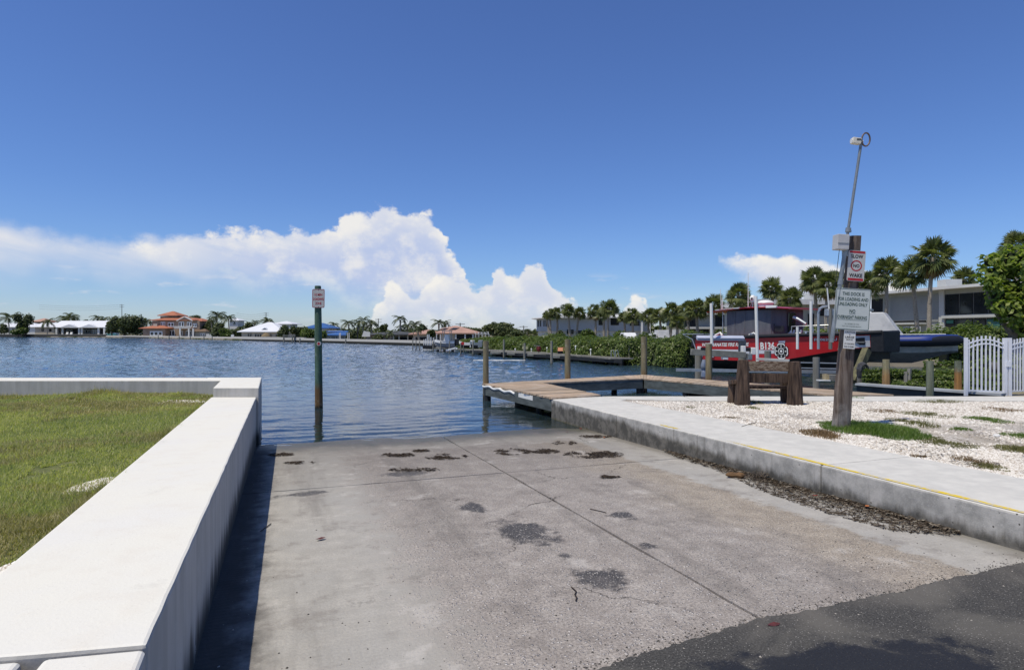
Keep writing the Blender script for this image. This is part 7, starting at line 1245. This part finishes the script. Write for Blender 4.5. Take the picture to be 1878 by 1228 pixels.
single(mb, 'twig_bundle', pm('twig_grey', (.15, .12, .095), (.08, .065, .05), 9, .9), 'tangled grey brown twig bundle beside the driftwood', 'twigs', fix=False)
M_leafr = pm('red_leaf', (.30, .035, .025), (.18, .03, .02), 20, .6); M_leafo = pm('orange_leaf', (.45, .16, .05), (.32, .10, .04), 20, .6); M_leafd = pm('dark_red_leaf', (.13, .035, .035), (.08, .025, .02), 20, .6); G = 'fallen leaves'
for u, v, s_, mm, lab in ((588, 990, .045, M_leafd, 'dark red curled leaf alone on the smooth left concrete'), (1065, 787, .05, M_leafr, 'bright red leaf at the waterline near the kerb end'), (1495, 916, .03, M_leafr, 'red leaf at the edge of the litter by the kerb'), (1570, 922, .04, M_leafo, 'orange leaf on the litter close to the kerb face'), (1590, 936, .04, M_leafo, 'orange leaf in the middle of the litter'), (1419, 1155, .045, M_leafd, 'dark red leaf on the asphalt edge'), (1108, 803, .04, M_leafo, 'orange brown leaf beside the kerb near the water'), (1040, 793, .03, M_leafd, 'dark scrap leaf beside the bright red one at the water')):
    q = ground_px(u, v); q.z += .012 if v < 1100 else .03
    if 1490 < u < 1600: q.z += .03
    mb = MB(); P_ = [(-1, 0, .1), (-.4, -.42, .25), (.3, -.36, .15), (1, 0, .3), (.3, .36, .1), (-.4, .42, .2)]; a = u*.37; mb.add([(q.x+s_*(x_*math.cos(a)-y_*math.sin(a)), q.y+s_*(x_*math.sin(a)+y_*math.cos(a)), q.z+s_*z_*.5) for x_, y_, z_ in P_+[(0, 0, 0)]], [(i, (i+1) % 6, 6) for i in range(6)]); single(mb, 'fallen_leaf', mm, lab, 'leaf', G, fix=False)
G = 'thin dark twigs lying on the ramp'
for pts, lab in (([(1048, 1078), (1057, 1086), (1054, 1092), (1058, 1097), (1056, 1103)], 'zigzag dark twig below the stain on the ramp'), ([(478, 975), (488, 968), (497, 961)], 'short twig reaching out of the wall shadow'), ([(1082, 934), (1100, 938), (1112, 941)], 'thin straight twig right of the joint crack')):
    mb = MB(); mb.tube([ground_px(*p)+Vector((0, 0, .008)) for p in pts], .004, 5); single(mb, 'twig', M_weed, lab, 'twig', G)
# weeds on the gravel
def weed(q, ra, rb, n_, hg, seed, wid=.004):
    rg = np.random.default_rng(seed); a = rg.uniform(0, 6.283, n_); r_ = rg.random(n_)**.65; xy = np.column_stack([q.x+ra*r_*np.cos(a), q.y+rb*r_*np.sin(a)]); kp = vnoise(xy[:, 0], xy[:, 1], 4.3, seed)+.5*vnoise(xy[:, 0], xy[:, 1], 13, seed+1)-.35*r_ > (.30 if n_ > 4000 else .42); kp[:8] = True; xy, r_ = xy[kp], r_[kp]; n_ = len(xy)
    return blades(xy, np.full(n_, .376), hg*rg.uniform(.35, 1.2, n_)*(1.15-.6*r_), wid*np.ones(n_), 1.5)
M_weedg = leafmat('weed_green', (.05, .11, .02), (.17, .25, .05), .35, .5); M_weedo = leafmat('weed_olive', (.10, .105, .035), (.20, .19, .08), .3, .6); M_weedb = leafmat('weed_brown', (.12, .075, .04), (.25, .17, .10), .2, .7)
G = 'weed patches in the gravel'
for k, (u, v, ru, rv, n_, hg, mm, lab) in enumerate(((1600, 789, 62, 13, 3600, .085, M_weedg, 'big bright green weed clump at the foot of the sign post'), (1650, 793, 28, 8, 700, .05, M_weedo, 'yellow green right edge of the weed clump by the sign post'), (1512, 797, 28, 8, 900, .05, M_weedb, 'brown dry weeds left of the sign post foot'), (1528, 781, 18, 6, 500, .05, M_weedg, 'small green weeds behind the sign post foot'), (1697, 781, 24, 7, 160, .09, M_weedo, 'spiky olive grass tuft right of the weed clump'),
                                                  (1725, 810, 42, 9, 1600, .022, M_weedo, 'flat olive weed patch nearest the walkway'), (1660, 773, 22, 5, 500, .03, M_weedo, 'thin dark weeds behind the spiky tuft'), (1810, 770, 26, 5, 600, .04, M_weedg, 'green weed patch in the middle of the gravel'), (1755, 786, 18, 3, 300, .03, M_weedg, 'small green weed streak right of the spiky tuft'), (1700, 760, 32, 5, 600, .035, M_weedo, 'thin scattered weeds between post and fence'), (1580, 731, 22, 2.5, 400, .04, M_weedg, 'green weed strip against the far concrete path left'), (1720, 736, 45, 2.5, 700, .04, M_weedo, 'long weed strip against the far concrete path'),
                                                  (1630, 754, 32, 3, 400, .025, M_weedb, 'brown weed streak behind the sign post'), (1780, 845, 26, 9, 420, .03, M_weedb, 'brown green weeds at the near gravel edge'), (1815, 857, 22, 6, 420, .03, M_weedo, 'dark weed tuft nearest the walkway edge'), (1870, 825, 30, 7, 600, .04, M_weedo, 'olive weeds at the right border of the gravel'), (1690, 838, 20, 4, 250, .025, M_weedb, 'brown weed spot beside the walkway'), (1840, 752, 30, 5, 450, .03, M_weedb, 'brown weeds before the fence'), (1875, 800, 24, 5, 450, .04, M_weedg, 'green weeds at the far right of the gravel'),
                                                  (1382, 738, 12, 2.5, 160, .05, M_weedo, 'weeds between the bench posts'), (1380, 748, 14, 2.5, 160, .03, M_weedo, 'flat weeds before the bench'), (1340, 766, 16, 2, 220, .015, M_weedb, 'dark dry scrap left of the bench front'), (1262, 747, 12, 2, 140, .02, M_weedo, 'tiny weeds on the gravel left of the bench'))):
    q = P(u, v, .376); o = np_mesh('weed_patch', weed(q, ru*1.3*q.y/F, rv*1.35*q.y*q.y/(F*1.34), int(n_*2.4), hg*1.15, 300+k), 3, mm); tag(recenter(o), lab, 'weeds', G, 'stuff')
mb = MB(); mb.tube([P(1360, 782, .39), P(1375, 777, .39), P(1387, 774, .40)], .006, 5); single(mb, 'dry_stick', M_weed, 'thin dry stick on the gravel before the bench', 'stick')
q = P(1828, 800, .38); mb = MB(); mb.ball((q.x, q.y, .39), .045, .04, .025, 8, 5); single(mb, 'white_shell', M_white, 'white shell lying on the gravel near the fence', 'shell', smooth=True)
n_ = 7000; rg = np.random.default_rng(15); y = 5+7.2*rg.random(n_); lx = 6.45/.938-.37*y; x = lx+(.84*y-lx).clip(.2)*rg.random(n_); kp = vnoise(x, y, 1.1, 40)+.5*vnoise(x, y, 5, 41) > .85; x, y = x[kp], y[kp]; n_ = len(x); a = rg.uniform(0, 6.28, n_); l = .012+.03*rg.random(n_)**2; w_ = .002+.004*rg.random(n_); z = .385+.012*rg.random(n_)
o = np_mesh('gravel_litter', np.stack([np.column_stack([x-np.cos(a)*l, y-np.sin(a)*l, z]), np.column_stack([x-np.sin(a)*w_, y+np.cos(a)*w_, z+.003]), np.column_stack([x+np.cos(a)*l, y+np.sin(a)*l, z+.004]), np.column_stack([x+np.sin(a)*w_, y-np.cos(a)*w_, z])], 1).reshape(-1, 3), 4, bpy.data.materials['leaf_litter']); tag(o, 'brown leaf bits and twigs scattered over the shell gravel', 'litter', kind='stuff')
# bare shell patches beside the white wall
rg = np.random.default_rng(4); V_ = []
for u, v, ru, rv, n_ in ((170, 897, 34, 16, 700), (330, 745, 28, 5, 500), (110, 950, 20, 6, 160), (15, 1040, 16, 20, 220), (330, 738, 45, 4, 300)):
    q = P(u, v, .62); a = rg.uniform(0, 6.283, n_); r_ = rg.random(n_)**.6; x = q.x+ru*q.y/F*r_*np.cos(a); y = q.y+rv*q.y*q.y/(F*1.1)*r_*np.sin(a); ok = x < -1.90-.355*(y-1.9); x, y = x[ok], y[ok]; s_ = .006+.012*rg.random(len(x))
    for xx, yy, s2 in zip(x, y, s_): V_ += [(xx-s2, yy, lawn_z(xx, yy)+.012), (xx, yy-s2*.8, lawn_z(xx, yy)+.010), (xx+s2, yy, lawn_z(xx, yy)+.014), (xx, yy+s2*.8, lawn_z(xx, yy)+.02)]
o = np_mesh('shell_chips', np.array(V_), 4, M_stone); tag(o, 'white shell chips in bare spots of the lawn beside the wall', 'shells', kind='stuff')
